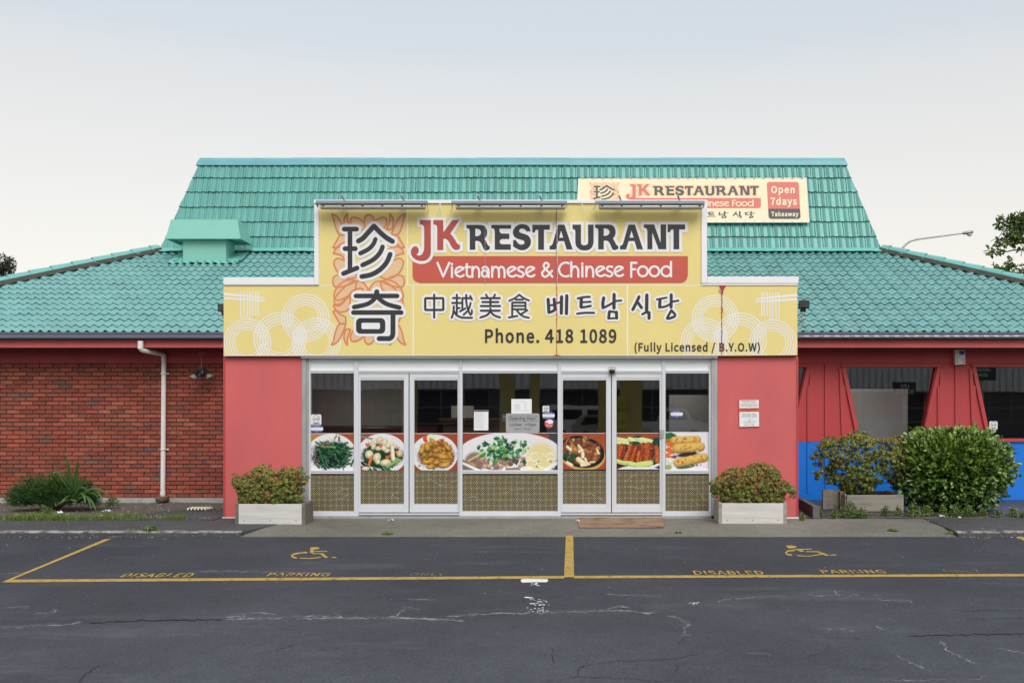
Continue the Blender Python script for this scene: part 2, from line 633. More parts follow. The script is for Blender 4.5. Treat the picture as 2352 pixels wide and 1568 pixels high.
MAT['bark'] = M('bark', (.12, .10, .085), .9, .3, 12, .004, 40)
MAT['soil'] = M('soil', (.105, .088, .074), .95, .45, 14, .012, 45, dirt=(.25, .235, .215), dscale=34, dlo=.54, dhi=.62)
MAT['paint_yel'] = M('yellow_road_paint', (.43, .285, .065), .8, .15, 6, dirt=(.11, .09, .06), dscale=16, dlo=.54, dhi=.66)
MAT['paint_yel_worn'] = M('worn_yellow_road_paint', (.44, .29, .07), .8, .2, 8, dirt=(.07, .065, .055), dscale=14, dlo=.52, dhi=.62)
MAT['paint_ghost'] = M('faded_road_paint', (.16, .135, .08), .8, .2, 8, dirt=(.055, .055, .057), dscale=12, dlo=.50, dhi=.62)
MAT['paint_white'] = M('white_road_paint', (.70, .70, .72), .8, .06)
MAT['crack_pale'] = M('pale_crack', (.26, .265, .28), .9, .35, 9, dirt=(.062, .066, .077), dscale=6, dlo=.40, dhi=.58)
MAT['crack_dark'] = M('dark_crack', (.016, .016, .016), .95, .3, 9)
def dust(name, col, lo, hi, amt, sc=9):
    m, nt, b = _new(name)
    N, L = nt.nodes, nt.links
    co = N.new('ShaderNodeTexCoord')
    nz = N.new('ShaderNodeTexNoise')
    nz.inputs['Scale'].default_value = sc
    nz.inputs['Detail'].default_value = 10
    nz.inputs['Roughness'].default_value = .75
    L.new(co.outputs['Object'], nz.inputs['Vector'])
    mr = N.new('ShaderNodeMapRange')
    for k, val in zip(('From Min', 'From Max', 'To Min', 'To Max'), (lo, hi, 0, amt)): mr.inputs[k].default_value = val
    L.new(nz.outputs['Fac'], mr.inputs['Value'])
    b.inputs['Base Color'].default_value = (*col, 1)
    b.inputs['Roughness'].default_value = .95
    b.inputs['Specular IOR Level'].default_value = .1
    L.new(mr.outputs['Result'], b.inputs['Alpha'])
    return m
MAT['dust1'] = dust('crack_dust', (.24, .245, .26), .42, .64, .55)
MAT['dust2'] = dust('faint_crack_dust', (.20, .205, .22), .44, .68, .36, 6)
MAT['road'] = asphalt('asphalt', (.0425, .0460, .0560), (.26, .26, .27), .07, .24, lane=1.36)
MAT['path'] = asphalt('exposed_aggregate', (.165, .157, .132), (.42, .40, .34), .45, .30, sscale=62)
MAT['path_dark'] = asphalt('old_path_asphalt', (.066, .066, .068), (.42, .42, .42), .22, .28, sscale=42)
MAT['coir'] = M('coir_mat', (.33, .215, .135), .95, .3, 60, .008, 200, dirt=(.11, .065, .04), dscale=3, dlo=.5, dhi=.7)
MAT['paper'] = M('paper', (.80, .81, .82), .6, .02)
MAT['ink'] = M('grey_ink', (.35, .36, .38), .7, .05)
MAT['sticker_blue'] = M('blue_sticker', (.03, .065, .33), .4, .04)
MAT['silver'] = M('silver_film', (.42, .425, .44), .35, .03, metallic=.2)
MAT['lens'] = M('lamp_lens', (.62, .64, .56), .2, .1, 4, spec=.6)
MAT['gold'] = M('gold_film', (.54, .46, .25), .4, .12, 6)
MAT['film_black'] = M('black_film', (.02, .02, .02), .35, .15)
# ================================================================== SETTING
def zlot(y):
    if y >= -1.72: return -.055
    if y < -14: return min(0.0, zlot(-13.9) + (-14 - y) * .035)
    return -.055 + .049 * (max(y, -9.5) + 1.72)
def on_lot(u, v):
    n = Vector((0, -.049, 1))
    return ray_plane(u, v, (0, -1.72, -.055), n)

mb = MB()
ys = [-400, -120, -60, -40, -28, -26.4, -20, -14, -9.5, -8, -6, -4, -2.6, -1.72]
xs = [-400, -60, -24, -12, -6, 0, 6, 12, 24, 60, 400]
mb.grid([[(x, y, zlot(y)) for x in xs] for y in ys], smooth=False)
tag(mb.build('car_park', MAT['road']), kind='structure')
mb = MB()
mb.grid([[(x, y, -.07) for x in xs] for y in (-1.70, 3, 12, 60, 400)], smooth=False)
tag(mb.build('ground', M('bare_ground', (.08, .075, .06), .95, .3, 1.0)), kind='structure')

# footpath: exposed aggregate in the middle, old asphalt with kerb at both sides
XL, XR = X_(420, 0) , X_(2110, -1)
mb = MB()
def fpz(x, y): return 0 if y > -1.05 else -.052 * ((-1.05 - y) / .66) ** 1.3
rows = []
for j in range(15):
    y = -.02 - 1.70 * j / 14
    xa = -4.02 - .24 * max(0, -.85 - y)
    xb = 5.24 + (y + .04) * .1
    rows.append([(xa + (xb - xa) * i / 80, y, fpz(0, y) + .004 * mnoise.noise(Vector((xa + (xb - xa) * i / 9, y * 3, 0)))) for i in range(81)])
mb.grid(rows, smooth=True)
mb.grid([rows[-1], [(p[0], p[1], -.09) for p in rows[-1]]])
mb.grid([[(p[0], p[1], p[2]) for p in (r[k] for r in rows)] for k in (0,)] + [[(r[0][0], r[0][1], -.09) for r in rows]])
mb.grid([[r[-1] for r in rows], [(r[-1][0], r[-1][1], -.09) for r in rows]])
fp = mb.build('footpath', MAT['path'])
tag(fp, kind='structure')
mb = MB()
mb.prism([(-40, -1.60, .012), (-4.2, -1.60, .006), (-4.025, -.85, .006), (-4.025, -.03, .008), (-5.06, -.03, .010), (-5.06, -.38, .012), (-40, -.38, .012)], (0, 0, -.08))
mb.prism([(40, -1.60, .012), (5.08, -1.60, .012), (5.245, -.04, .012), (40, -.04, .012)][::-1], (0, 0, -.08))
mb.prism([(-7.0, -.375, .022), (-5.07, -.375, .022), (-5.07, 1.5, .016), (-5.9, 1.4, .016), (-6.5, .7, .018)], (0, 0, -.07))
tag(mb.build('side_path', MAT['path_dark']), kind='structure')
mb = MB()
for x0, x1 in ((-40, -4.22), (5.08, 40)):
    n = 90
    for i in range(n):
        a = x0 + (x1 - x0) * i / n
        b = x0 + (x1 - x0) * (i + 1) / n
        w = rnd.uniform(-.012, .012)
        mb.hexa([(a, -1.735 + w, -.09), (b, -1.735 + w, -.09), (b, -1.60, -.09), (a, -1.60, -.09), (a, -1.725 + w, -.004), (b, -1.725 + w, -.004), (b, -1.60, -.004), (a, -1.60, -.004)], mi=1)
        w2 = rnd.uniform(-.02, .02)
        mb.hexa([(a, -1.722 + w, -.004), (b, -1.722 + w, -.004), (b, -1.60, -.003), (a, -1.60, -.003), (a, -1.700 + w, .013), (b, -1.700 + w, .013), (b, -1.62 + w2, .016), (a, -1.62 + w2, .016)], mi=0)
kerb_mat = M('worn_kerb_concrete', (.30, .295, .28), .9, .35, 9, .004, 60, dirt=(.07, .07, .066), dscale=7, dlo=.44, dhi=.58)
tag(mb.build('kerb', [kerb_mat, MAT['path_dark']]), kind='structure')

# planting beds
XE0b = X_(513.5, 0)
def bed(name, poly, z, mat):
    m = MB()
    m.prism([(x, y, z) for x, y in poly], (0, 0, -.1))
    return tag(m.build(name, mat), kind='structure')
def bumpy(name, x0, x1, y0, y1, zf, mat, n=60, amp=.03):
    m = MB()
    rows = []
    for j in range(13):
        y = y0 + (y1 - y0) * j / 12
        rows.append([(x, y, zf(x, y) + amp * mnoise.noise(Vector((x * 3, y * 3, 4.2)))) for x in [x0 + (x1 - x0) * i / n for i in range(n + 1)]])
    m.grid(rows)
    return tag(m.build(name, mat), kind='structure')
bumpy('garden_bed', -16, XE0b - .01, -.36, 2.86, lambda x, y: .004 - .03 * min(1, max(0, (y + .3) / 2.5)), MAT['soil'], amp=.014)
bumpy('garden_bed', 3.46, 16, -.02, 2.86, lambda x, y: .005 - .01 * min(1, max(0, y / 2)), MAT['soil'], amp=.02)

# road markings
def ground_quad(mbx, pts, lift=.004):
    q = [on_lot(u, v) + Vector((0, 0, lift)) for u, v in pts]
    mbx.face(q[::-1])
def marking(name, polys, mat, lift=.004):
    m = MB()
    for q in polys: ground_quad(m, q, lift)
    return tag(m.build(name, mat), kind='structure')
marking('parking_line', [[(5, 1337.5), (1296, 1328.5), (1296, 1322.5), (26, 1331)], [(1318, 1328.2), (2420, 1323), (2420, 1317.6), (1318, 1322.3)]], MAT['paint_yel'])
marking('parking_line', [[(241, 1238), (255.5, 1238), (28, 1331.4), (2, 1338)]], MAT['paint_yel'], .005)
marking('parking_line', [[(1299.6, 1230), (1316.6, 1230), (1318.6, 1325.5), (1295.6, 1326.5)]], MAT['paint_yel'], .006)
marking('parking_line', [[(2327, 1230.5), (2343, 1230.5), (2560, 1318), (2525, 1320)]], MAT['paint_yel'], .005)

c5 = crop(0, 2080, 1.12)
c4 = crop(2100, 2020, 1.1784)
def art_on_lot(name, polys, f, mat, lift=.004):
    vs, tr = union(mp(f, polys))
    m = MB()
    m.flat((vs, tr), lambda u, v: on_lot(u, v) + Vector((0, 0, lift)))
    for i, q in enumerate(m.f):
        a, b, c = (Vector(m.v[k]) for k in q[:3])
        if (b - a).cross(c - a).z < 0: m.f[i] = q[::-1]
    return tag(m.build(name, mat), kind='structure')
wl = [[(1390, 124), (1400, 121), (1420, 121), (1434, 126), (1426, 130), (1408, 131), (1404, 147), (1389, 147)],
      [(1408, 138), (1466, 138), (1466, 142), (1408, 142)], [(1400, 148), (1447, 148), (1472, 169), (1456, 169), (1434, 152), (1400, 152)],
      [(1487, 165), (1507, 165), (1507, 169), (1487, 169)]]
wl += stroke([(1376, 145), (1345, 147), (1318, 152), (1306, 160), (1316, 167), (1330, 170)], 7, cap=False) + stroke([(1342, 170.5), (1385, 172), (1410, 170), (1440, 166)], 4, cap=False)
art_on_lot('disabled_symbol', wl, c5, MAT['paint_yel'])
wr = [[(1229, 191), (1252, 190), (1274, 193), (1282, 198), (1262, 204), (1240, 203)], [(1268, 206), (1352, 206), (1353, 210), (1270, 210)],
      [(1278, 211), (1305, 211), (1318, 219), (1300, 220)], [(1324, 217), (1384, 217), (1440, 238), (1418, 239), (1376, 222), (1326, 221)], [(1440, 233), (1466, 233), (1468, 237), (1442, 238)]]
wr += stroke([(1272, 213), (1240, 216), (1229, 224), (1236, 232), (1258, 236)], 7, cap=False) + stroke([(1282, 238), (1330, 241), (1352, 240)], 4, cap=False) + stroke([(1355, 238), (1415, 229)], 5, cap=False)
art_on_lot('disabled_symbol', wr, c4, MAT['paint_yel'])

def ground_text(txt, u0, u1, vt, vb, mat, wt_=.022):
    a, b = on_lot(u0, vb), on_lot(u1, vb)
    t = on_lot(U0, vt).y
    vs, tr = text_art(txt, (0, 1, 1, 0), wt_)           # local: x 0..1, y 0 (base) .. 1 (cap)
    m = MB()
    m.flat(([(x, 1 - (1 - y)) for x, y in vs], tr), lambda x, y: (a.x + (b.x - a.x) * x, (a.y + (b.y - a.y) * x) + (t - a.y) * y, zlot(a.y + (t - a.y) * y) + .0045))
    for i, q in enumerate(m.f):
        p, q2, c = (Vector(m.v[k]) for k in q[:3])
        if (q2 - p).cross(c - p).z < 0: m.f[i] = q[::-1]
    return tag(m.build('parking_lettering', mat), kind='structure')
k5 = lambda x, y: c5(x, y)
for t_, x0, x1, y0, y1, mt in (('DISABLED', 535, 850, 239, 255, 'paint_yel_worn'), ('PARKING', 1192, 1470, 237.5, 251, 'paint_yel_worn'), ('ONLY', 1832, 1990, 237, 250, 'paint_ghost')):
    a, b = c5(x0, y0), c5(x1, y1)
    ground_text(t_, a[0], b[0], a[1], b[1], MAT[mt])
for t_, x0, x1, y0, y1, mt in (('DISABLED', 800, 1130, 310, 327, 'paint_yel_worn'), ('PARKING', 1404, 1706, 306, 321, 'paint_yel_worn'), ('ONLY', 1985, 2160, 304, 319, 'paint_ghost')):
    a, b = c4(x0, y0), c4(x1, y1)
    ground_text(t_, a[0], b[0], a[1], b[1], MAT[mt])

# paint splashes and cracks in the asphalt
c6, c7 = crop(0, 2300, 1.12), crop(2000, 2300, 1.12214)
sp = [[(92, 24), (100, 17), (212, 18), (217, 24), (210, 32), (150, 32), (100, 34)], [(107, 101), (115, 97), (150, 101), (135, 104)], [(132, 127), (155, 126), (157, 130), (134, 130)]]
for _ in range(60):
    x = rnd.gauss(178, 20)
    y = rnd.uniform(100, 168)
    sp.append(disc(x, y, rnd.uniform(1.5, 6), 7, rnd.uniform(.6, 1.6)))
for _ in range(14):
    sp.append(disc(rnd.gauss(160, 10), rnd.uniform(36, 48), rnd.uniform(2, 6), 7, rnd.uniform(.8, 2)))
for _ in range(12):
    sp.append(disc(rnd.gauss(870, 9), rnd.uniform(120, 133), rnd.uniform(2, 7), 7, rnd.uniform(.8, 1.4)))
art_on_lot('paint_splash', sp, c7, MAT['paint_white'])

def crack(pts, w, jit, seed):
    r_ = random.Random(seed)
    out = []
    for i in range(len(pts) - 1):
        a, b = pts[i], pts[i + 1]
        n = max(2, int(abs(b[0] - a[0]) / 14 + abs(b[1] - a[1]) / 5))
        for k in range(n):
            t = k / n
            out.append((a[0] + (b[0] - a[0]) * t + r_.gauss(0, jit), a[1] + (b[1] - a[1]) * t + r_.gauss(0, jit * .35)))
    out.append(pts[-1])
    q = []
    L = [w * r_.uniform(.3, 1.4) for _ in out]
    L[0] = L[-1] = .1
    for i in range(len(out) - 1):
        a, b = out[i], out[i + 1]
        if abs(b[0] - a[0]) > abs(b[1] - a[1]) * 2:
            q.append([(a[0], a[1] - L[i] * .4), (b[0], b[1] - L[i + 1] * .4), (b[0], b[1] + L[i + 1] * .4), (a[0], a[1] + L[i] * .4)])
        else:
            q.append([(a[0] - L[i], a[1]), (b[0] - L[i + 1], b[1]), (b[0] + L[i + 1], b[1]), (a[0] + L[i], a[1])])
    return q
pale, dark = [], []
for i, (f_, pts, w, j) in enumerate([
        (c6, [(1020, 197), (1200, 194), (1400, 193), (1600, 192), (1800, 193), (1960, 198), (2080, 206)], 9, 6),
        (c6, [(1090, 190), (1100, 172), (1180, 170), (1240, 178)], 3, 4), (c6, [(1300, 185), (1400, 183), (1530, 188), (1500, 176)], 3.5, 4),
        (c6, [(1690, 192), (1780, 184), (1815, 143), (1880, 152)], 2.5, 4), (c6, [(2000, 186), (2090, 178), (2300, 170), (2352, 172)], 3.5, 5),
        (c6, [(0, 236), (140, 233), (290, 224), (360, 210)], 6, 5), (c6, [(0, 150), (70, 143), (130, 142)], 2.5, 3), (c6, [(150, 176), (210, 172), (250, 165), (245, 150)], 3, 3),
        (c6, [(1010, 190), (1060, 186), (1090, 190)], 7, 5), (c6, [(1820, 107), (1960, 112)], 1.5, 4),
        (c7, [(0, 168), (60, 172), (120, 172), (230, 168), (350, 166), (450, 160), (560, 158), (650, 170), (700, 172)], 4, 5),
        (c7, [(470, 150), (540, 142), (590, 146)], 2.5, 4), (c7, [(470, 86), (600, 92), (720, 94)], 1.6, 5), (c7, [(980, 122), (1020, 107), (1110, 103), (1200, 96), (1280, 102)], 2.2, 5),
        (c7, [(1375, 84), (1430, 95), (1520, 88), (1610, 92), (1580, 84)], 2.2, 4), (c7, [(1500, 66), (1510, 84), (1525, 94)], 2, 2),
        (c7, [(1680, 88), (1710, 112), (1840, 114), (1850, 126)], 2, 3), (c7, [(740, 182), (790, 190), (850, 218), (830, 240), (835, 275)], 4, 4),
        (c7, [(1440, 242), (1560, 244), (1590, 252)], 3, 4), (c7, [(1680, 226), (1730, 252)], 2.5, 3), (c7, [(1975, 294), (2010, 340), (2080, 372), (2140, 404)], 3, 5),
        (c7, [(1780, 360), (1860, 400), (1940, 440)], 2.5, 4), (c7, [(1100, 349), (1215, 352)], 1.5, 3), (c7, [(2230, 328), (2352, 350)], 2, 4), (c7, [(2130, 436), (2170, 450), (2150, 468), (1700, 475)], 2, 5),
        (c5, [(830, 236), (960, 230), (1100, 229), (1250, 234), (1480, 238)], 1.6, 5), (c5, [(0, 240), (120, 238)], 1.2, 3)]):
    pale += mp(f_, crack(pts, w, j, 40 + i))
for i, (f_, pts, w, j) in enumerate([
        (c6, [(400, 216), (500, 210), (640, 203), (800, 201), (1000, 198)], 6, 5), (c6, [(445, 404), (375, 452), (350, 482)], 1.8, 4), (c6, [(1235, 338), (1330, 308)], 1.4, 3),
        (c6, [(2290, 246), (2312, 222)], 1.4, 3), (c7, [(235, 324), (240, 400)], 1.6, 4), (c7, [(345, 450), (360, 410), (500, 388), (760, 378), (900, 352)], 1.5, 5),
        (c7, [(200, 476), (345, 456), (560, 462), (700, 476), (830, 474)], 1.6, 5), (c7, [(790, 434), (800, 406), (860, 388)], 1.5, 4), (c7, [(1830, 274), (1950, 270), (2150, 266), (2352, 262)], 4, 5),
        (c7, [(1370, 370), (1440, 350), (1490, 318)], 1.4, 4), (c7, [(2020, 160), (2352, 158)], 1.2, 4), (c7, [(2100, 195), (2352, 192)], 1.5, 4), (c7, [(835, 275), (795, 310)], 1.6, 3), (c7, [(1450, 278), (1620, 284)], 1.4, 4)]):
    dark += mp(f_, crack(pts, w, j, 90 + i))
marking('road_crack', pale, MAT['crack_pale'], .003)
def fat(polys, k):
    out = []
    for q in polys:
        m0, m1 = ((q[0][0] + q[3][0]) / 2, (q[0][1] + q[3][1]) / 2), ((q[1][0] + q[2][0]) / 2, (q[1][1] + q[2][1]) / 2)
        d = k * min(1.0, .25 + abs(q[0][1] - q[3][1]) * .5 + abs(q[0][0] - q[3][0]) * .2)
        if abs(q[0][0] - q[3][0]) < .01: out.append([(m0[0], m0[1] - d), (m1[0], m1[1] - d), (m1[0], m1[1] + d), (m0[0], m0[1] + d)])
        else: out.append([(m0[0] - d * 2, m0[1]), (m1[0] - d * 2, m1[1]), (m1[0] + d * 2, m1[1]), (m0[0] + d * 2, m0[1])])
    return out
marking('crack_dust', fat(pale, 2.6), MAT['dust1'], .0022)
marking('crack_dust', fat(pale, 6.5), MAT['dust2'], .0014)
marking('road_crack', dark, MAT['crack_dark'], .0035)

# ================================================================== BUILDING
BLD = thing('restaurant_building', (0, 2, 0), 'single storey restaurant with turquoise tiled mansard roof, brick and red walls', 'building')
YW = 2.9                     # wall plane of both wings
XE0, XE1 = X_(513.5, 0), X_(1833, 0)   # entrance block
YE = 2.3                     # eave

# --- brick wall of the left wing, every brick laid
zb0, zb1 = Z_(1142.5, YW), Z_(834.5, YW)
mb = MB()
mb.box(-13.0, XE0, YW + .022, YW + .22, -.05, zb1, mi=1)
nc = 32
ch = (zb1 - zb0) / nc
bl = .2308
for r_ in range(nc):
    x = XE0 - (bl / 2 if r_ % 2 else 0.0)
    z = zb0 + r_ * ch
    if r_ % 2:
        mb.box(XE0 - bl / 2 + .010, XE0 - .001, YW, YW + .03, z + .005, z + ch - .005, mi=0, col=(.27, .055, .03))
    while x > -12.9:
        t = rnd.random()
        c = Vector((.290, .072, .045)) * rnd.uniform(.76, 1.22)
        if t < .02: c = Vector((.15, .085, .065)) * rnd.uniform(.8, 1.2)
        elif t < .07: c = Vector((.19, .062, .046))
        elif t < .18: c = Vector((.34, .105, .062)) * rnd.uniform(.85, 1.1)
        elif t < .27: c = Vector((.23, .075, .052))
        dy = rnd.uniform(-.002, .003)
        mb.box(x - bl + .015 + rnd.uniform(-.002, .002), x, YW + dy, YW + .04, z + .0072 + rnd.uniform(-.001, .0015), z + ch - .0075, mi=0, col=c)
        x -= bl
mb.build('brick_wall', [MAT['brick'], MAT['mortar']], BLD)
mb = MB()
mb.box(-13.02, XE0, YW - .015, YW + .25, -.06, zb0 - .002)
mb.build('foundation', MAT['concrete'], BLD)
mb = MB()
mb.box(-13.0, XE0, YW - .03, YW + .2, zb1 + .003, Z_(800, YW) + .05)
mb.build('frieze_board', MAT['maroon'], BLD)

# --- right wing: vertical boards with tapering windows
def P_w(u, v): return (X_(u, YW), Z_(v, YW))
zt, zs_, zblue = Z_(803, YW), Z_(833.9, YW), Z_(1014.5, YW)
zwb = Z_(1148, YW)
wins = []
for i in range(-1, 3):
    cx = 2046 + 299.0 * i
    a, b = P_w(cx - 103, 843), P_w(cx + 103, 843)
    c, d = P_w(cx + 70.5, 1006.8), P_w(cx - 70.5, 1006.8)
    wins.append([a, b, c, d])
vis = [w for w in wins if w[2][0] > XE1 + .05]
XR1 = 12.5
rect = [(XE1 - .5, zblue + .004), (XR1, zblue + .004), (XR1, zs_ + .1), (XE1 - .5, zs_ + .1)]
art = union([rect], vis)
mb = MB()
mb.flat(art, lambda x, z: (x, YW, z))
mb.flat(art, lambda x, z: (x, YW + .15, z))
mb.box(XE1 - .5, XR1, YW - .022, YW + .1, zs_, zt + .06)          # frieze band
ux = lambda u: X_(u, YW)
for i in range(-1, 3):
    o_ = 299.0 * i
    for u_ in (2046 - 148.5 + o_, 2046 - 189 + o_, 2046 - 108.5 + o_):
        x = ux(u_)
        if x < XE1: continue
        full = abs(u_ - (2046 - 148.5 + o_)) < 1
        # outer battens end where the splayed window board meets them
        zt_b = zs_ - .004 if full else Z_(886, YW)
        mb.box(x - .028, x + .028, YW - .026, YW, zblue + .006, zt_b)
mb.build('board_wall', MAT['red_board'], BLD)
mb = MB()
mb.box(XE1 - .5, XR1, YW - .002, YW + .15, zwb + .004, zblue)
mb.box(XE1 - .5, XR1, YW - .020, YW + .05, zwb, zwb + .11)
for i in range(-1, 3):
    for u_ in (2046 - 148.5 + 299 * i, 2046 - 189 + 299 * i, 2046 - 108.5 + 299 * i):
        x = ux(u_)
        if x > XE1: mb.box(x - .028, x + .028, YW - .026, YW - .002, zwb + .112, zblue - .004)
mb.build('blue_wall_base', MAT['blue'], BLD)
mb = MB()
mb.box(XE1 - .5, XR1, YW + .02, YW + .2, -.06, zwb - .002)
mb.build('foundation', MAT['concrete_dark'], BLD)

for w in vis:
    wo = MB()
    # glass just behind the wall face, frame boards round it
    fr = MB()
    def board(p, q, wd, y0, y1, side):
        p, q = Vector((p[0], 0, p[1])), Vector((q[0], 0, q[1]))
        d = (q - p).normalized()
        n_ = Vector((-d.z, 0, d.x)) * side
        fr.prism([p + Vector((0, y0, 0)), q + Vector((0, y0, 0)), q + n_ * wd + Vector((0, y0, 0)), p + n_ * wd + Vector((0, y0, 0))], (0, y1 - y0, 0))
    a, b, c, d = w
    e = .022
    board((a[0] - .02, a[1] + .0), (d[0], d[1] - .02), .065, YW - .040, YW - .001, -1)
    board((b[0] + .02, b[1] + .0), (c[0], c[1] - .02), .065, YW - .040, YW - .001, 1)
    board((a[0] - .09, a[1] + .002), (b[0] + .09, b[1] + .002), .045, YW - .034, YW - .001, 1)
    board((d[0] - .0, d[1] - .002), (c[0] + .0, c[1] - .002), .05, YW - .046, YW - .001, -1)
    # splayed outer boards that stand away from the window towards the bottom
    board((a[0] - .075, a[1] - .02), (d[0] - .28, d[1] - .03), .05, YW - .030, YW - .001, -1)
    board((b[0] + .075, b[1] - .02), (c[0] + .28, c[1] - .03), .05, YW - .030, YW - .001, 1)
    fo = fr.build('window_frame', MAT['red_board'], BLD)
    g = MB()
    g.face([(p[0], YW + .06, p[1]) for p in w])
    go = g.build('window_pane', MAT['glass_dark'], fo)

# --- eaves: soffit, fascia, gutter (both wings)
zg0, zg1 = Z_(778.5, YE), Z_(763, YE)
zf0 = Z_(797.5, YE)
for x0, x1, lab in ((-13.4, XE0 + .02, 'l'), (XE1 - .02, 11.5, 'r')):
    mb = MB()
    mb.box(x0, x1, YE + .09, YW + .05, zf0 + .012, zf0 + .03)
    mb.build('soffit', MAT['soffit'], BLD)
    mb = MB()
    mb.box(x0, x1, YE + .04, YE + .075, zf0, zg0 + .1)
    mb.build('fascia_board', MAT['red'], BLD)
    mb = MB()
    prof = [(YE - .085, zg0 + .02), (YE - .075, zg0), (YE + .035, zg0), (YE + .035, zg1 + .02), (YE + .028, zg1 + .02), (YE + .028, zg0 + .012), (YE - .065, zg0 + .012), (YE - .075, zg0 + .03),
            (YE - .075, zg1 - .006), (YE - .093, zg1 - .006), (YE - .093, zg1 + .004), (YE - .085, zg1 + .004)]
    prof = [(YE - .085, zg0 + .015), (YE - .07, zg0), (YE + .036, zg0), (YE + .036, zg1 - .01), (YE - .02, zg1 - .02), (YE - .072, zg1 - .004), (YE - .092, zg1), (YE - .092, zg1 - .03), (YE - .082, zg1 - .034)]
    mb.prism([(x0, y, z) for y, z in prof], (x1 - x0, 0, 0))
    mb.build('gutter', MAT['gutter'], BLD)

# --- downpipe on the brick wall
mb = MB()
yg = YE - .03
p1 = P(323, 783, yg)
p2 = P(323, 801, yg)
p3 = P(376.5, 815, YW - .06)
p4 = P(376.5, 828, YW - .06)
p5 = P(374, 1147, YW - .06)
r0 = .042
mb.tube([p1, p2 + Vector((0, 0, .02)), p2 + Vector((.008, .01, -.008)), p2 + Vector((.03, .03, -.03)), p3 + Vector((-.05, -.03, .022)), p3 + Vector((-.012, -.005, .0)), p3 + Vector((0, 0, -.03)), p4, p5], r0, 14)
mb.tube([p1, p2], r0 + .006, 14)
mb.tube([p3 + Vector((-.03, -.02, .012)), p3, p4], r0 + .004, 14)
mb.tube([p5 + Vector((0, 0, .14)), p5 + Vector((0, 0, .08))], r0 + .006, 14)
dp = mb.build('downpipe', MAT['pvc'], BLD)
for v_ in (858, 1032):
    b_ = MB()
    b_.lathe([(r0 + .004, -.012), (r0 + .008, -.012), (r0 + .008, .012), (r0 + .004, .012)], P(375.4, v_, YW - .06), n=16)
    c_ = P(375.4, v_, YW - .06)
    b_.box(c_.x + .03, c_.x + .075, YW - .02, YW - .002, c_.z - .012, c_.z + .012)
    b_.build('pipe_strap', MAT['pvc'], dp)
mb = MB()
mb.lathe([(.06, .0), (.105, .005), (.112, .06), (.108, .10), (.085, .105), (.08, .06), (.0, .055)], (p5.x + .01, YW - .11, -.005), n=20)
mb.build('gully_pot', M('brown_clay_pot', (.14, .085, .055), .9, .35, 12, .004, 50), BLD)

# --- entrance block: red pillars, side walls, roof slab behind the sign
zh = Z_(818.5, 0)
for x0, x1 in ((XE0, X_(693.4, 0)), (X_(1647.6, 0), XE1)):
    mb = MB()
    mb.box(x0, x1, 0, .16, .025, zh - .004)
    mb.build('entrance_pillar', MAT['red'], BLD, bevel=.004)
    mb = MB()
    e0 = x0 if x0 < 0 else x1 - .02
    mb.box(x0 - .018 if x0 < 0 else x0, x1 if x0 < 0 else x1 + .012, -.012, -.001, .0, .022)
    mb.build('base_flashing', MAT['white'], BLD)
    mb = MB()
    if x0 < 0: mb.box(x0, x0 + .1, .162, 3.2, .0, zh)
    else: mb.box(x1 - .1, x1, .162, 3.2, .0, zh)
    mb.build('entrance_side_wall', MAT['red_edge'], BLD)
    mb = MB()
    xe = x0 if x0 < 0 else x1 - .022
    mb.box(xe - .003, xe + .025, -.008, .0, .03, zh - .02)
    mb.build('corner_flashing', MAT['red_edge'], BLD)
mb = MB()
mb.box(XE0 + .02, XE1 - .02, .02, 3.6, zh + .003, zh + .12)
mb.build('entrance_roof', MAT['concrete_dark'], BLD)
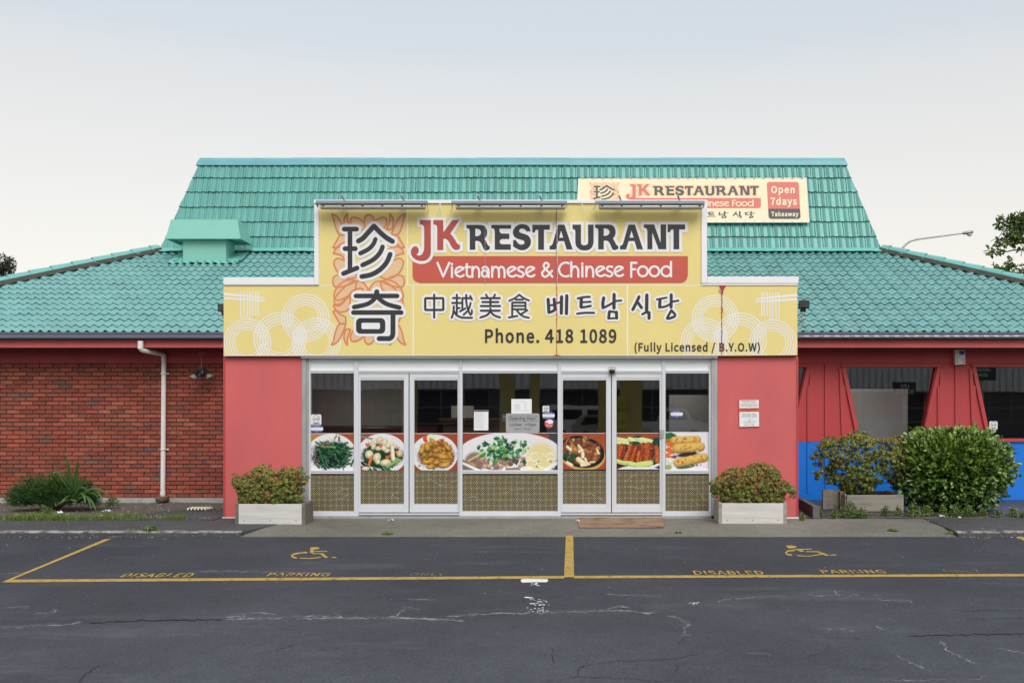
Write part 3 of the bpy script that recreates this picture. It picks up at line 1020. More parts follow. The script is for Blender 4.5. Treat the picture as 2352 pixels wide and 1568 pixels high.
# ================================================================== ROOFS
def tile_roof(mb, O, A, U, N, x0, x1, g, nc, lo, hi, roll=.158, wid=.84, amp=.042, thick=.022, seed=1, joint=True, joff=0.0, stag=False, tint=Vector((.185, .40, .385))):
    """courses of rolled tiles. O origin on the eave line, A along, U up the slope, N outward normal.
    lo(s), hi(s): limits along A at slope position s."""
    r_ = random.Random(seed)
    O, A, U, N = Vector(O), Vector(A), Vector(U), Vector(N)
    nper = 8
    for k in range(nc):
        s0 = g * k
        s1 = g * (k + 1) + .035
        sh = joff + (roll if (stag and k % 2) else 0)
        i0, i1 = math.floor((x0 - sh) / roll), math.ceil((x1 - sh) / roll)
        colx = []
        for i in range(i0, i1):
            tile = i // 2
            for j in range(nper):
                f = j / nper
                h = amp * max(0.0, math.cos((f - .5) * math.pi * 1.0 / .36)) ** .75 if abs(f - .5) < .18 else 0
                h = amp * (.5 + .5 * math.cos((f - .5) * 2 * math.pi / wid)) if abs(f - .5) < wid / 2 else 0.0
                if joint and i % 2 == 0 and j == 0:
                    colx.append((i * roll + sh, .0, tile, False))
                    colx.append((i * roll + sh + .003, -.028, tile, False))
                    colx.append((i * roll + sh + .0085, -.028, tile, False))
                    colx.append((i * roll + sh + .0115, .004, tile, False))
                else:
                    colx.append((i * roll + f * roll + sh, h, tile, False))
        tilec = {}
        prev = None
        b = None
        row = []
        wob = r_.uniform(-.004, .004)
        for x, h, t, _ in colx:
            if x < lo(s0) - .02 or x > hi(s0) + .02:
                row.append(None)
                continue
            # slope position where the hip cuts this column
            st = s1
            if x < lo(s1) or x > hi(s1):
                a_, b_ = s0, s1
                for _i in range(12):
                    m_ = (a_ + b_) / 2
                    if lo(m_) <= x <= hi(m_): a_ = m_
                    else: b_ = m_
                st = a_
            if t not in tilec: tilec[t] = (r_.uniform(-.006, .006), r_.uniform(-.004, .006), tint * r_.uniform(.94, 1.06) if r_.random() > .006 else tint * .88)
            ds, dn, c = tilec[t]
            base = O + A * x
            sb = s0 + ds + wob
            p0 = base + U * sb + N * (h + thick + dn)
            pl = base + U * (sb + .012) + N * (h * .93 + .004 + dn)
            p1_ = base + U * max(st, sb + .02) + N * (h + .002)
            row.append((p0, pl, p1_, c))
        for i in range(len(row) - 1):
            a, b = row[i], row[i + 1]
            if a is None or b is None: continue
            q = len(mb.v)
            mb.v.extend([tuple(a[0]), tuple(b[0]), tuple(b[2]), tuple(a[2]), tuple(a[1]), tuple(b[1]), tuple(b[0] - U * .0), tuple(a[0] - U * .0)])
            mb.f.append((q, q + 1, q + 2, q + 3)); mb.m.append(0); mb.c.append(a[3]); mb.sm.append(False)
            mb.f.append((q + 4, q + 5, q + 6, q + 7)); mb.m.append(1); mb.c.append(None); mb.sm.append(False)

cT, sT = math.cos(R(25)), math.sin(R(25))
EZ = Z_(762, YE)
XT0, XT1 = -8.83, 6.87
L1 = 5.025                       # slope length of the apron
H0, H1 = XT0 - L1 * cT, XT1 + L1 * cT
lo = lambda s: H0 + s * cT
hi = lambda s: H1 - s * cT
mb = MB()
nC = 17
tile_roof(mb, (0, YE - .06, EZ - .035), (1, 0, 0), (0, cT, sT), (0, -sT, cT), H0, H1, L1 / nC, nC, lo, hi, seed=3)
lower = mb.build('lower_roof', [MAT['roof'], MAT['roof_lip']], BLD)
# end aprons and the deck under the tiles
mb = MB()
YT, ZT = YE + L1 * cT, EZ + L1 * sT
DEP = 7.0
YB = YT + 1.2 + DEP + 1.2
for xs0, xt, sg in ((H0, XT0, -1), (H1, XT1, 1)):
    mb.face([(xs0, YE, EZ - .03), (xt, YT, ZT - .03), (xt, YB, ZT - .03), (xs0, YB + L1 * cT, EZ - .03)][::sg])
mb.face([(H0, YE, EZ - .06), (H1, YE, EZ - .06), (XT1, YT, ZT - .06), (XT0, YT, ZT - .06)])
mb.face([(H1, YB + L1 * cT, EZ - .04), (H0, YB + L1 * cT, EZ - .04), (XT0, YB, ZT - .04), (XT1, YB, ZT - .04)])
mb.col = (.10, .40, .34)
for i in range(len(mb.c)): mb.c[i] = (.10, .40, .34)
mb.build('roof_deck', MAT['roof'], BLD)

# steep upper roof
PH = R(74)
cM, sM = math.cos(PH), math.sin(PH)
g2 = .358
L2 = 6 * g2
UP = Vector((0, cM, sM))
UN = Vector((0, -sM, cM))
UO = Vector((0, YT, ZT - .02))
lo2 = lambda s: XT0 + s * .305
hi2 = lambda s: XT1 - s * .305
mb = MB()
tile_roof(mb, UO, (1, 0, 0), UP, UN, XT0, XT1, g2, 6, lo2, hi2, roll=.1535, amp=.028, wid=.56, seed=5, joff=.05, stag=True, tint=Vector((.100, .325, .285)), thick=.034)
mb.build('upper_roof', [MAT['roof'], MAT['roof_lip']], BLD)
mb = MB()
a0, a1 = Vector((XT0, YT + .02, ZT - .05)), Vector((XT1, YT + .02, ZT - .05))
tz, ty = ZT + L2 * sM, YT + L2 * cM
t0, t1 = Vector((lo2(L2), ty, tz)), Vector((hi2(L2), ty, tz))
tb0, tb1 = Vector((lo2(L2), ty + DEP, tz)), Vector((hi2(L2), ty + DEP, tz))
b0, b1 = Vector((XT0, YB, ZT - .05)), Vector((XT1, YB, ZT - .05))
mb.face([a0, a1, t1 + Vector((0, .03, -.05)), t0 + Vector((0, .03, -.05))])
mb.face([b0, a0, t0 + Vector((0, .03, -.05)), tb0])
mb.face([a1, b1, tb1, t1 + Vector((0, .03, -.05))])
mb.face([b1, b0, tb0, tb1])
mb.face([t0, t1, tb1, tb0])
for i in range(len(mb.c)): mb.c[i] = (.10, .40, .34)
mb.build('upper_roof_core', MAT['roof'], BLD)
# ridge capping along the top edge
mb = MB()
x0, x1 = lo2(L2) + .0, hi2(L2)
rz = tz - .02
prof = [(ty - .075, rz - .045), (ty - .055, rz + .055), (ty + .01, rz + .135), (ty + .25, rz + .15), (ty + .25, rz - .05), (ty - .03, rz - .05)]
segs = 7
for i in range(segs):
    a = x0 + (x1 - x0) * i / segs
    b = x0 + (x1 - x0) * (i + 1) / segs + (.03 if i < segs - 1 else 0)
    k = .004 * (i % 2)
    ca = .07 if i == 0 else 0
    cb = .07 if i == segs - 1 else 0
    A_ = [Vector((a - .05 * (i == 0) + (ca * (z - rz + .05) / .2 * 1.0), y - k, z + k)) for y, z in prof]
    B_ = [Vector((b + .05 * (i == segs - 1) - (cb * (z - rz + .05) / .2), y - k, z + k)) for y, z in prof]
    for j in range(len(prof)):
        j2 = (j + 1) % len(prof)
        mb.face([A_[j], B_[j], B_[j2], A_[j2]])
    mb.face(A_[::-1])
    mb.face(B_)
mb.build('ridge_cap', MAT['roof_ridge'], BLD)
# flashing between the two roofs
mb = MB()
n = 120
rows = []
for j, (dy, dz) in enumerate(((-.02, .075), (-.055, .055), (-.17, .01), (-.27, -.035))):
    rows.append([(XT0 + .1 + (XT1 - XT0 - .2) * i / n, YT + dy + (.02 * mnoise.noise(Vector((i * .9, j, 2))) if j > 1 else 0), ZT + dz + .015 * mnoise.noise(Vector((i * .7, j * 3, 1)))) for i in range(n + 1)])
mb.grid(rows)
mb.build('roof_flashing', MAT['roof_flash'], BLD)
# hip caps: overlapping angled tiles on a mortar bed
for xs0, xt, sg in ((H0, XT0 + .05, -1), (H1, XT1 - .05, 1)):
    p, q = Vector((xs0, YE - .05, EZ - .01)), Vector((xt, YT - .05, ZT - .02))
    d = (q - p).normalized()
    side = Vector((-d.y, d.x, 0)).normalized()          # horizontal, across the hip
    if side.y > 0: side = -side                           # towards the street
    up = d.cross(side)
    if up.z < 0: up = -up
    L = (q - p).length
    cl = .415
    n = int(L / cl)
    mb = MB()
    for i in range(n + 1):
        a = p + d * (i * cl - .02)
        b = p + d * min((i + 1) * cl + .015, L)
        def prof_at(c, lift):
            return [c + side * .125 + up * (.000 + lift), c + side * .075 + up * (.085 + lift), c + up * (.115 + lift), c - side * .075 + up * (.085 + lift), c - side * .125 + up * (.000 + lift)]
        A_, B_ = prof_at(a, .062), prof_at(b, .040)
        A2, B2 = [v - up * .028 for v in A_], [v - up * .028 for v in B_]
        col = Vector((.15, .43, .40)) * rnd.uniform(.92, 1.08)
        for j in range(4):
            mb.face([A_[j], B_[j], B_[j + 1], A_[j + 1]], 0, col)
            mb.face([A2[j], A2[j + 1], B2[j + 1], B2[j]], 1)
            mb.face([A_[j], A_[j + 1], A2[j + 1], A2[j]], 1)
        mb.face([A_[0], A2[0], B2[0], B_[0]], 1)
    rows = []
    m_ = 160
    for j, (s_, u_) in enumerate(((.112, .085), (.135, .045), (.15, .0))):
        rows.append([p + d * (L * i / m_) + side * (s_ + .012 * mnoise.noise(Vector((i * .3, j, 0)))) + up * u_ for i in range(m_ + 1)])
    mb.grid(rows, mi=2)
    mb.build('hip_cap', [MAT['roof'], MAT['cap_end'], MAT['mortar_dark']], BLD)

# rooftop exhaust vent on the left slope
cv = crop(560, 590, 3.1784)
def lowroof(u, v):
    return ray_plane(u, v, (0, YE, EZ), Vector((0, -sT, cT)))
bl_, br_ = lowroof(*cv(545, 1475)), lowroof(*cv(1093, 1475))
yv = bl_.y
vx0, vx1 = bl_.x, br_.x
vd = .55
mb = MB()
ztop = Z_(cv(0, 1160)[1], yv)
mb.box(vx0, vx1, yv, yv + vd, bl_.z - .1, ztop)
vent = mb.build('roof_vent', MAT['vent'], BLD, bevel=.006)
mb = MB()
yh_, yk_ = yv - .14, yv + .42
hx0, hx1 = X_(cv(325, 0)[0], yh_), X_(cv(1278, 0)[0], yh_)
hz0 = Z_(cv(0, 1153)[1], yh_)
gx0, gx1 = X_(cv(392, 0)[0], yh_ + .10), X_(cv(1238, 0)[0], yh_ + .10)
gz1 = Z_(cv(0, 916)[1], yh_ + .10)
lowr = [Vector((hx0, yh_, hz0)), Vector((hx1, yh_, hz0)), Vector((hx1, yk_ + .2, hz0)), Vector((hx0, yk_ + .2, hz0))]
upr = [Vector((gx0, yh_ + .10, gz1)), Vector((gx1, yh_ + .10, gz1)), Vector((gx1, yk_ + .08, gz1)), Vector((gx0, yk_ + .08, gz1))]
for i in range(4):
    j = (i + 1) % 4
    mb.face([lowr[i], lowr[j], upr[j], upr[i]])
    e = Vector((0, 0, -.014))
    mb.face([lowr[i] + e, lowr[j] + e, lowr[j], lowr[i]])
    c_ = sum(lowr, Vector()) / 4
    ii, jj = lowr[i] + (c_ - lowr[i]) * .05, lowr[j] + (c_ - lowr[j]) * .05
    mb.face([lowr[j] + e, lowr[i] + e, ii + Vector((0, 0, .04)), jj + Vector((0, 0, .04))])
mb.face(upr)
mb.face([lowr[i] + (c_ - lowr[i]) * .05 + Vector((0, 0, .04)) for i in (3, 2, 1, 0)])
mb.build('vent_hood', MAT['vent'], vent)
mb = MB()
rows = []
n = 40
for j in range(5):
    k = j / 4
    row = []
    for i in range(n + 1):
        x = vx0 - .28 + (vx1 - vx0 + .56) * i / n
        s = -.14 + .3 * k
        y = yv + s * cT
        z = EZ + (y - YE) * math.tan(R(25)) + .055 + .022 * mnoise.noise(Vector((x * 5, k * 3, 7))) + .012 * math.cos(2 * math.pi * x / .158)
        row.append((x, y + .03 * mnoise.noise(Vector((x * 3, j, 1))), z))
    rows.append(row)
mb.grid(rows)
for x0, x1 in ((vx0 - .28, vx0 - .005), (vx1 + .005, vx1 + .3)):
    rows = []
    for j in range(9):
        y = yv + .02 + vd * j / 8
        rows.append([(x0 + (x1 - x0) * i / 8, y, EZ + (y - YE) * math.tan(R(25)) + .06 + .03 * mnoise.noise(Vector((x0 + i * .6, y * 4, 3)))) for i in range(9)])
    mb.grid(rows)
mb.build('vent_flashing', MAT['roof_flash'], vent)

# ================================================================== SHOPFRONT
YF, YG = .03, .075          # front of the frames, glass plane
ux0 = lambda u, Y=YF: X_(u, Y)
vz0 = lambda v, Y=YF: Z_(v, Y)
for xa_, xb_, ya_, yb_, xc_ in ((X_(693.6, 0), ux0(704), .0, .02, ux0(709.5)), (X_(1647.4, 0), X_(1640.4, 0), -.006, .0, ux0(1633.4))):
    mb = MB()
    mb.box(xa_, xb_, ya_, .1, .02, zh - .01)
    mb.box(xb_ + (.001 if xa_ < 0 else -.001), xc_, yb_, .1, .04, zh - .012)
    mb.build('side_jamb', MAT['galv'], BLD)
mb = MB()
mb.box(X_(692, -.03), X_(1648, -.03), -.05, .02, Z_(822, -.03), Z_(818.6, -.03))
mb.build('head_flashing', MAT['white'], BLD)
FR = MB()
def fbox(m, u0, u1, v0, v1, y0=YF, y1=.13):
    m.box(X_(u0, y0), X_(u1, y0), y0, y1, Z_(v1, y0), Z_(v0, y0))
verts_ = [(709.6, 713), (812.8, 823.2), (1054.7, 1062), (1280.9, 1288.7), (1521, 1528.6), (1628.8, 1633.2)]
for u0, u1 in verts_: fbox(FR, u0, u1, 822.3, 1184.5)
bays = [(713, 812.8, 'w'), (823.2, 1054.7, 'd'), (1062, 1280.9, 'w'), (1288.7, 1521, 'd'), (1528.6, 1628.8, 'w')]
for u0, u1, k in bays:
    fbox(FR, u0 + .1, u1 - .1, 822.4, 824.6, YF + .004)
    fbox(FR, u0 + .1, u1 - .1, 849.4, 853.4, YF + .003)
    fbox(FR, u0 + .1, u1 - .1, 853.6, 856.8, YF + .010)
    if k == 'w':
        fbox(FR, u0 + .1, u1 - .1, 1079.4, 1083.2, YF + .003)
        fbox(FR, u0 + .1, u1 - .1, 1083.4, 1087.4, YF + .009)
        fbox(FR, u0 + .1, u1 - .1, 1173.8, 1178.6, YF + .003)
        fbox(FR, u0 + .1, u1 - .1, 1178.8, 1184.4, YF - .006)
    else:
        fbox(FR, u0 + .1, u1 - .1, 1179, 1182.2, YF - .02)
frame = FR.build('shop_window_frame', MAT['alu'], BLD, bevel=.0018)
mb = MB()
mb.box(X_(709, 0), X_(1634, 0), .0, .2, -.02, Z_(1184.8, 0))
mb.build('threshold', MAT['concrete'], BLD)

film_bg, film_ln = [], []
def fret(m, u0, u1, v0, v1, Y, seed=0):
    """interlocking black and gold key-fret film"""
    x0, x1, z0, z1 = X_(u0, Y), X_(u1, Y), Z_(v1, Y), Z_(v0, Y)
    m.face([(x0, Y, z0), (x1, Y, z0), (x1, Y, z1), (x0, Y, z1)], 0)
    c = .060
    lw = .0060
    k = math.sqrt(.5)
    polys = []
    n0 = int((x1 - x0 + z1 - z0) / c / k) + 6
    def seg(a0, b0, a1, b1):
        da, db = a1 - a0, b1 - b0
        L = math.hypot(da, db)
        na, nb = -db / L * lw / 2, da / L * lw / 2
        q = [(a0 + na, b0 + nb), (a1 + na, b1 + nb), (a1 - na, b1 - nb), (a0 - na, b0 - nb)]
        q = [(x0 + (a - b) * k, z0 + (a + b) * k) for a, b in q]
        q = clip_rect(q, x0 + .002, x1 - .002, z0 + .002, z1 - .002)
        if q: m.face([(x, Y - .0006, z) for x, z in q], 1)
    for i in range(-n0, n0):
        for j in range(-n0, n0):
            ca, cb = i * c, j * c
            px, pz = (ca - cb) * k, (ca + cb) * k
            if px < -2 * c or px > x1 - x0 + 2 * c or pz < -2 * c or pz > z1 - z0 + 2 * c: continue
            h = c / 2
            if (i + j) % 2 == 0:
                for t in (-.335, 0, .335):
                    seg(ca - h * (1.3 if t > 0 else .85), cb + t * c, ca + h * (1.3 if t < 0 else .85), cb + t * c)
            else:
                for t in (-.335, 0, .335):
                    seg(ca + t * c, cb - h * (1.3 if t < 0 else .85), ca + t * c, cb + h * (1.3 if t > 0 else .85))

def pane(parent, u0, u1, v0, v1, Y=YG, name='pane', mat='glass'):
    m = MB()
    m.box(X_(u0, Y), X_(u1, Y), Y, Y + .001, Z_(v1, Y), Z_(v0, Y))
    m.f = [m.f[2]]; m.m = m.m[:1]; m.c = m.c[:1]; m.sm = m.sm[:1]
    return m.build(name, MAT[mat], parent)
def film(parent, u0, u1, v0, v1, Y=YG - .006):
    m = MB()
    fret(m, u0, u1, v0, v1, Y)
    for _ in range(3):                       # creases in the film
        x, v = rnd.uniform(u0 + 4, u1 - 20), rnd.uniform(v0 + 6, v1 - 10)
        dx, dv = rnd.uniform(3, 9), rnd.uniform(-6, 6)
        for k in range(rnd.randint(3, 7)):
            x2, v2 = min(u1 - 2, x + dx + rnd.gauss(0, 2)), min(v1 - 2, max(v0 + 2, v + dv + rnd.gauss(0, 2)))
            w = rnd.uniform(.15, .55)
            m.face([P(x, v + w, Y - .0012), P(x2, v2 + w, Y - .0012), P(x2, v2 - w, Y - .0012), P(x, v - w, Y - .0012)], 2)
            x, v = x2, v2
    return m.build('patterned_film', [MAT['film_black'], MAT['gold'], MAT['silver']], parent)

for u0, u1, k in bays:
    pane(frame, u0 - 1, u1 + 1, 823, 851, YG - .02, 'transom_pane', 'frost')
    if k == 'w':
        pane(frame, u0 - 1, u1 + 1, 854, 1176)
        film(frame, u0 + .5, u1 - .5, 1087.6, 1173.6)

def door(u0, u1, gu0, gu1):
    y0 = YF + .022
    m = MB()
    fbox(m, u0, gu0, 857.4, 1176, y0, y0 + .04)
    fbox(m, gu1, u1, 857.4, 1176, y0, y0 + .04)
    fbox(m, gu0 + .05, gu1 - .05, 857.5, 868.5, y0 + .001, y0 + .04)
    fbox(m, gu0 + .05, gu1 - .05, 868.7, 872.8, y0 + .008, y0 + .04)
    fbox(m, gu0 + .05, gu1 - .05, 1157, 1161.6, y0 + .008, y0 + .04)
    fbox(m, gu0 + .05, gu1 - .05, 1161.8, 1175.9, y0 + .001, y0 + .04)
    d = m.build('sliding_door', MAT['alu'], BLD, bevel=.0018)
    pane(d, gu0 - 1, gu1 + 1, 871, 1158, y0 + .02)
    film(d, gu0 + .2, gu1 - .2, 1080, 1156.8, y0 + .016)
    return d
dl = [door(823.8, 938.4, 828, 927.7), door(940.6, 1054.3, 951.5, 1051), door(1289, 1403.6, 1292.8, 1392.2), door(1405.6, 1520.6, 1416, 1515.2)]
mb = MB()
mb.box(X_(1516.5, YF), X_(1525.5, YF), YF - .012, YF - .001, Z_(1004, YF), Z_(986, YF))
mb.lathe([(.012, 0), (.012, .006), (.006, .009), (.0, .009)], (X_(1521, YF), YF - .012, Z_(996, YF)), (0, -1, 0), 12)
mb.build('lock_plate', MAT['silver'], BLD)

# --- the room behind the glass
ZC = 2.62
room = MB()
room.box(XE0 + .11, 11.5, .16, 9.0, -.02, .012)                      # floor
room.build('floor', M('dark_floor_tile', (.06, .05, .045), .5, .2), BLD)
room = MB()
room.box(XE0 + .11, XE1 - .11, .16, YW - .1, zh - .06, zh - .01)
room.box(XE0 + .11, 11.5, YW + .22, 9.0, ZC, ZC + .04)
room.build('ceiling', M('dim_ceiling', (.30, .29, .28), .8, .1), BLD)
mb = MB()
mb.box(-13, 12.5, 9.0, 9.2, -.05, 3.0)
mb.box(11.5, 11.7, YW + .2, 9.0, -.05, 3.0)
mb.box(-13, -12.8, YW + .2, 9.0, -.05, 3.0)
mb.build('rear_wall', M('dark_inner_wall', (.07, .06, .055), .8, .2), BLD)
for i_, (x_, y_) in enumerate(((-3.6, 1.6), (-1.7, 1.6), (.2, 1.6), (1.9, 1.6), (5.3, 3.45), (7.4, 3.45), (9.4, 3.45))):
    zc_ = zh - .061 if y_ < 2 else ZC - .002
    m = MB()
    m.lathe([(.11, .0), (.11, -.012), (.085, -.014)], (x_, y_, zc_), n=18)
    dl_ = m.build('downlight', MAT['white'], BLD)
    m = MB()
    m.lathe([(.084, -.010), (.0, -.010)], (x_, y_, zc_), n=18)
    m.build('lamp', emit('downlight_lamp', (1.0, .90, .78), 52) if i_ == 0 else bpy.data.materials['downlight_lamp'], dl_)
blockm = M('pale_block_wall', (.60, .60, .585), .8, .08, 3)
mb = MB()
for r_ in range(13):
    for c_ in range(7):
        x0 = -4.9 + c_ * .4 - (.2 if r_ % 2 else 0)
        if x0 > -2.8: continue
        mb.box(max(x0, -4.9) + .003, min(x0 + .4, -2.74) - .003, 2.95, 3.0, r_ * .2 + .003, r_ * .2 + .197)
mb.box(-4.9, -2.74, 2.96, 3.1, 0, 2.62)
mb.build('block_partition', blockm, BLD)
mb = MB()
mb.box(-2.9, -.2, 4.4, 4.5, .0, 2.6)
mb.build('inner_partition', M('navy_partition', (.012, .016, .05), .7, .15), BLD)
# ================================================================== SIGNS
YS = -.08
K1, K2 = crop(1240, 780, 2.3757), crop(2000, 780, 2.3757)
A1, A2, A3 = crop(1620, 860, 5.88), crop(1960, 860, 5.88), crop(2360, 860, 5.88)
C1, C2 = crop(1320, 840, 5.228), crop(1320, 1110, 5.4066)
CH, KO = crop(1680, 1160, 4.704), crop(2160, 1150, 3.92)
VA, VB = crop(1720, 1020, 4.523), crop(2220, 1020, 4.523)
RL, RR_ = crop(880, 1080, 2.8683), crop(2440, 1080, 2.8683)

letters = []      # (polygon, hole or None) in D pixels
def LT(f, outer, hole=None):
    letters.append(([f(*p) for p in sm(outer)], [f(*p) for p in sm(hole)] if hole else None))
Jp = [(348,120),(608,120),(609,860),(600,930,1),(560,1010,1),(490,1063,1),(395,1082,1),(290,1065,1),(200,1010,1),(150,940,1),(137,865,1),(155,795,1),(200,748,1),(250,735,1),(295,757,1),(322,815,1),(318,870,1),(295,910,1),(265,932),(330,952,1),(390,930,1),(430,860,1),(450,760,1),(450,300),(440,260,1),(410,232,1),(348,222)]
Kp = [(667,120),(897,120),(902,398),(910,398),(1110,120),(1275,120),(1065,440),(1130,510,1),(1180,590,1),(1215,650,1),(1250,685,1),(1292,697),(1292,792),(1240,818,1),(1190,822,1),(1140,800,1),(1090,740,1),(1050,660,1),(1010,600,1),(960,563,1),(925,558,1),(902,572),(902,826),(757,826),(757,300),(745,255,1),(715,230,1),(667,222)]
Rp = [(1448,232),(1765,232),(1850,250,1),(1905,300,1),(1932,390,1),(1925,470,1),(1895,530,1),(1868,555),(1905,620,1),(1945,700,1),(1970,725,1),(1995,732),(1995,800),(1940,825,1),(1890,832,1),(1850,800,1),(1815,720,1),(1780,650,1),(1730,615,1),(1690,608,1),(1653,615),(1653,817),(1523,817),(1523,390),(1515,345,1),(1490,318,1),(1448,310)]
Rh = [(1653,322),(1720,328,1),(1770,360,1),(1788,410,1),(1770,460,1),(1720,492,1),(1653,497)]
Ep = [(30,232),(497,232),(497,322),(222,322),(225,370,1),(240,415,1),(268,437),(455,437),(455,565),(280,565),(240,590,1),(229,625,1),(240,665,1),(280,687),(490,687),(490,817),(112,817),(112,390),(103,345,1),(80,318,1),(30,310)]
Sp = [(865,386),(955,386),(935,310,1),(880,245,1),(800,220,1),(710,220,1),(620,260,1),(560,330,1),(537,410,1),(560,490,1),(610,540,1),(700,575,1),(780,600,1),(810,640,1),(795,680,1),(740,695,1),(680,680,1),(635,635,1),(610,588),(543,588),(543,738),(620,785,1),(700,820,1),(790,825,1),(880,790,1),(940,720,1),(962,630,1),(945,545,1),(890,480,1),(820,450,1),(740,425,1),(695,400,1),(688,370,1),(705,335,1),(750,320,1),(810,335,1)]
Tp = [(995,230),(1407,230),(1407,347),(1270,347),(1270,815),(1133,815),(1133,347),(1090,350,1),(1062,375,1),(1055,412),(995,412)]
Ap = [(1602,228),(1752,228),(1945,810),(1802,810),(1745,615),(1607,615),(1545,812),(1402,812),(1402,725),(1440,715,1),(1465,690,1),(1480,650)]
Ah = [(1672,370),(1722,533),(1628,533)]
Upp = [(1942,226),(2140,226),(2140,640),(2150,680,1),(2180,705,1),(2222,710,1),(2270,700,1),(2300,670,1),(2307,630),(2305,226),(2437,226),(2437,640),(2420,710,1),(2380,780,1),(2300,825,1),(2215,832,1),(2120,815,1),(2050,760,1),(2015,690,1),(2007,620),(2007,390),(1995,350,1),(1975,335,1),(1942,332)]
Np = [(1265,222),(1508,222),(1660,650),(1660,222),(1790,222),(1795,806),(1613,806),(1465,415),(1468,806),(1350,806),(1348,390),(1338,335,1),(1310,308,1),(1265,302)]
T2 = [(1824,222),(2236,222),(2238,340),(2098,340),(2100,806),(1963,806),(1963,340),(1920,345,1),(1892,370,1),(1887,405),(1824,405)]
def shf(q, dx, dy): return [(p[0] + dx, p[1] + dy) + tuple(p[2:]) for p in q]
LT(A1, Jp); LT(A1, Kp)
n_red = len(letters)
LT(A1, Rp, Rh); LT(A2, Ep); LT(A2, Sp); LT(A2, Tp); LT(A2, Ap, Ah); LT(A2, Upp)
LT(A3, shf(Rp, -1330, -8), shf(Rh, -1330, -8)); LT(A3, shf(Ap, -697, -2), shf(Ah, -697, -2)); LT(A3, Np); LT(A3, T2)

def ST(f, lst, w_extra=0.0, cap=True):
    out = []
    for pts, w in lst:
        out += mp(f, stroke(pts, w + w_extra, cap))
    return out
zhen = [([(297,400),(556,400)],100), ([(312,808),(530,808)],100), ([(418,400),(418,1260)],98), ([(280,1328),(566,1212)],100),
        (smo([(595,648),(690,590),(780,490),(920,338,0),(1060,480),(1180,580),(1305,655)]),106),
        (smo([(950,610),(900,720),(800,820),(635,905)]),92), (smo([(1098,770),(1040,900),(900,1040),(680,1150)]),98), (smo([(1258,925),(1180,1100),(1040,1250),(860,1350),(665,1390)]),102)]
qi = [([(560,397),(1452,397)],100), ([(1012,308),(1000,400)],112), (smo([(1010,390),(920,500),(780,580),(520,638)]),98), (smo([(1010,390),(1100,490),(1250,580),(1500,648)]),98),
      ([(505,755),(1540,755)],101), (smo([(1362,765,0),(1361,1200,0),(1345,1270),(1290,1316),(1220,1318,0),(1062,1318,0)]),108)]
qi_ring, qi_hole = roundrect(563,875,1195,1213,95), roundrect(680,975,1080,1113,28)
zh_ = [(roundrect(98,153,438,373,16) + [roundrect(98,153,438,373,16)[0]],40), ([(267,85),(267,518)],37),
      ([(693,85),(693,465)],34), ([(620,150),(752,150)],36), ([(605,242),(765,242)],36), (smo([(637,303),(625,430),(597,520)]),34), (smo([(640,395),(690,470),(770,512),(850,520),(978,520)]),36), ([(700,338),(746,338)],34),
      (smo([(870,90),(870,200),(890,320),(930,430),(955,462),(975,430),(975,378)]),34), ([(800,152),(958,152)],36), ([(797,152),(797,380)],34), ([(753,400),(852,343)],34), (smo([(953,243),(910,370),(820,465)]),34), ([(945,110),(977,180)],34),
      ([(1243,85),(1270,140)],34), ([(1410,85),(1384,140)],34), ([(1155,152),(1500,152)],38), ([(1175,225),(1472,225)],38), ([(1145,300),(1505,300)],38), ([(1145,387),(1497,387)],38), ([(1325,152),(1325,300)],38), (smo([(1322,345,0),(1322,395),(1260,470),(1135,515)]),36), (smo([(1322,395),(1390,470),(1505,515)]),36),
      (smo([(1680,200),(1780,155),(1868,88,0),(1950,150),(2050,196)]),34), ([(1802,180),(1936,180)],34), ([(1735,235),(1985,235)],36), ([(1735,235),(1735,495)],34), ([(1985,235),(1985,365)],34), ([(1735,297),(1985,297)],34), ([(1735,362),(1985,362)],34), ([(1672,515),(1832,487)],34), ([(2020,378),(1905,450)],34), (smo([(1820,375),(1880,450),(1960,500),(2048,520)]),34)]
ko = [([(128,185),(140,388)],44), ([(222,182),(236,345)],42), ([(140,278),(228,272)],26), (smo([(137,392),(190,375),(250,335)]),36), ([(250,246),(330,228)],26), ([(338,145),(334,402)],44), ([(420,128),(415,408)],44),
      (smo([(592,170),(690,150),(780,145)]),28), ([(648,175),(643,300)],46), ([(660,230),(795,222)],24), (smo([(645,312),(720,302),(795,287)]),30), (smo([(582,410),(700,396),(848,396)]),28),
      ([(998,162),(985,240),(988,315)],44), (smo([(995,318),(1060,285),(1150,235)]),30), ([(1162,108),(1160,320)],46), ([(1180,210),(1275,203)],26), ([(1088,380),(1076,480)],40), ([(1092,372),(1195,385)],30), ([(1198,385),(1202,478)],42), ([(1076,484),(1204,478)],24),
      ([(1553,145),(1510,240),(1455,345)],42), ([(1540,240),(1592,315)],40), ([(1675,118),(1672,380)],48), (smo([(1605,418),(1650,395),(1705,388)]),30), ([(1710,392),(1710,480)],44),
      (smo([(1832,186),(1920,170),(1985,157)]),24), ([(1882,182),(1876,305)],44), (smo([(1878,310),(1960,298),(2060,250)]),30), ([(2058,112),(2056,308)],42), ([(2070,222),(2170,204)],26), (smo([(2060,358),(2118,425),(2090,462),(1998,485),(2022,425),(2060,358)]),34)]
viet = []
def vs(f, pts, w=39, cap=False): viet.extend(mp(f, stroke(pts, w, cap)) if cap else mp(f, stroke_round(pts, w)))
def stroke_round(pts, w): return stroke(pts, w, cap=False)
def e_(f, cx, cy): vs(f, arc(cx, cy, 87, 87, 34, 318, 30)); vs(f, [(cx - 75, cy + 22), (cx + 72, cy - 62)], 36)
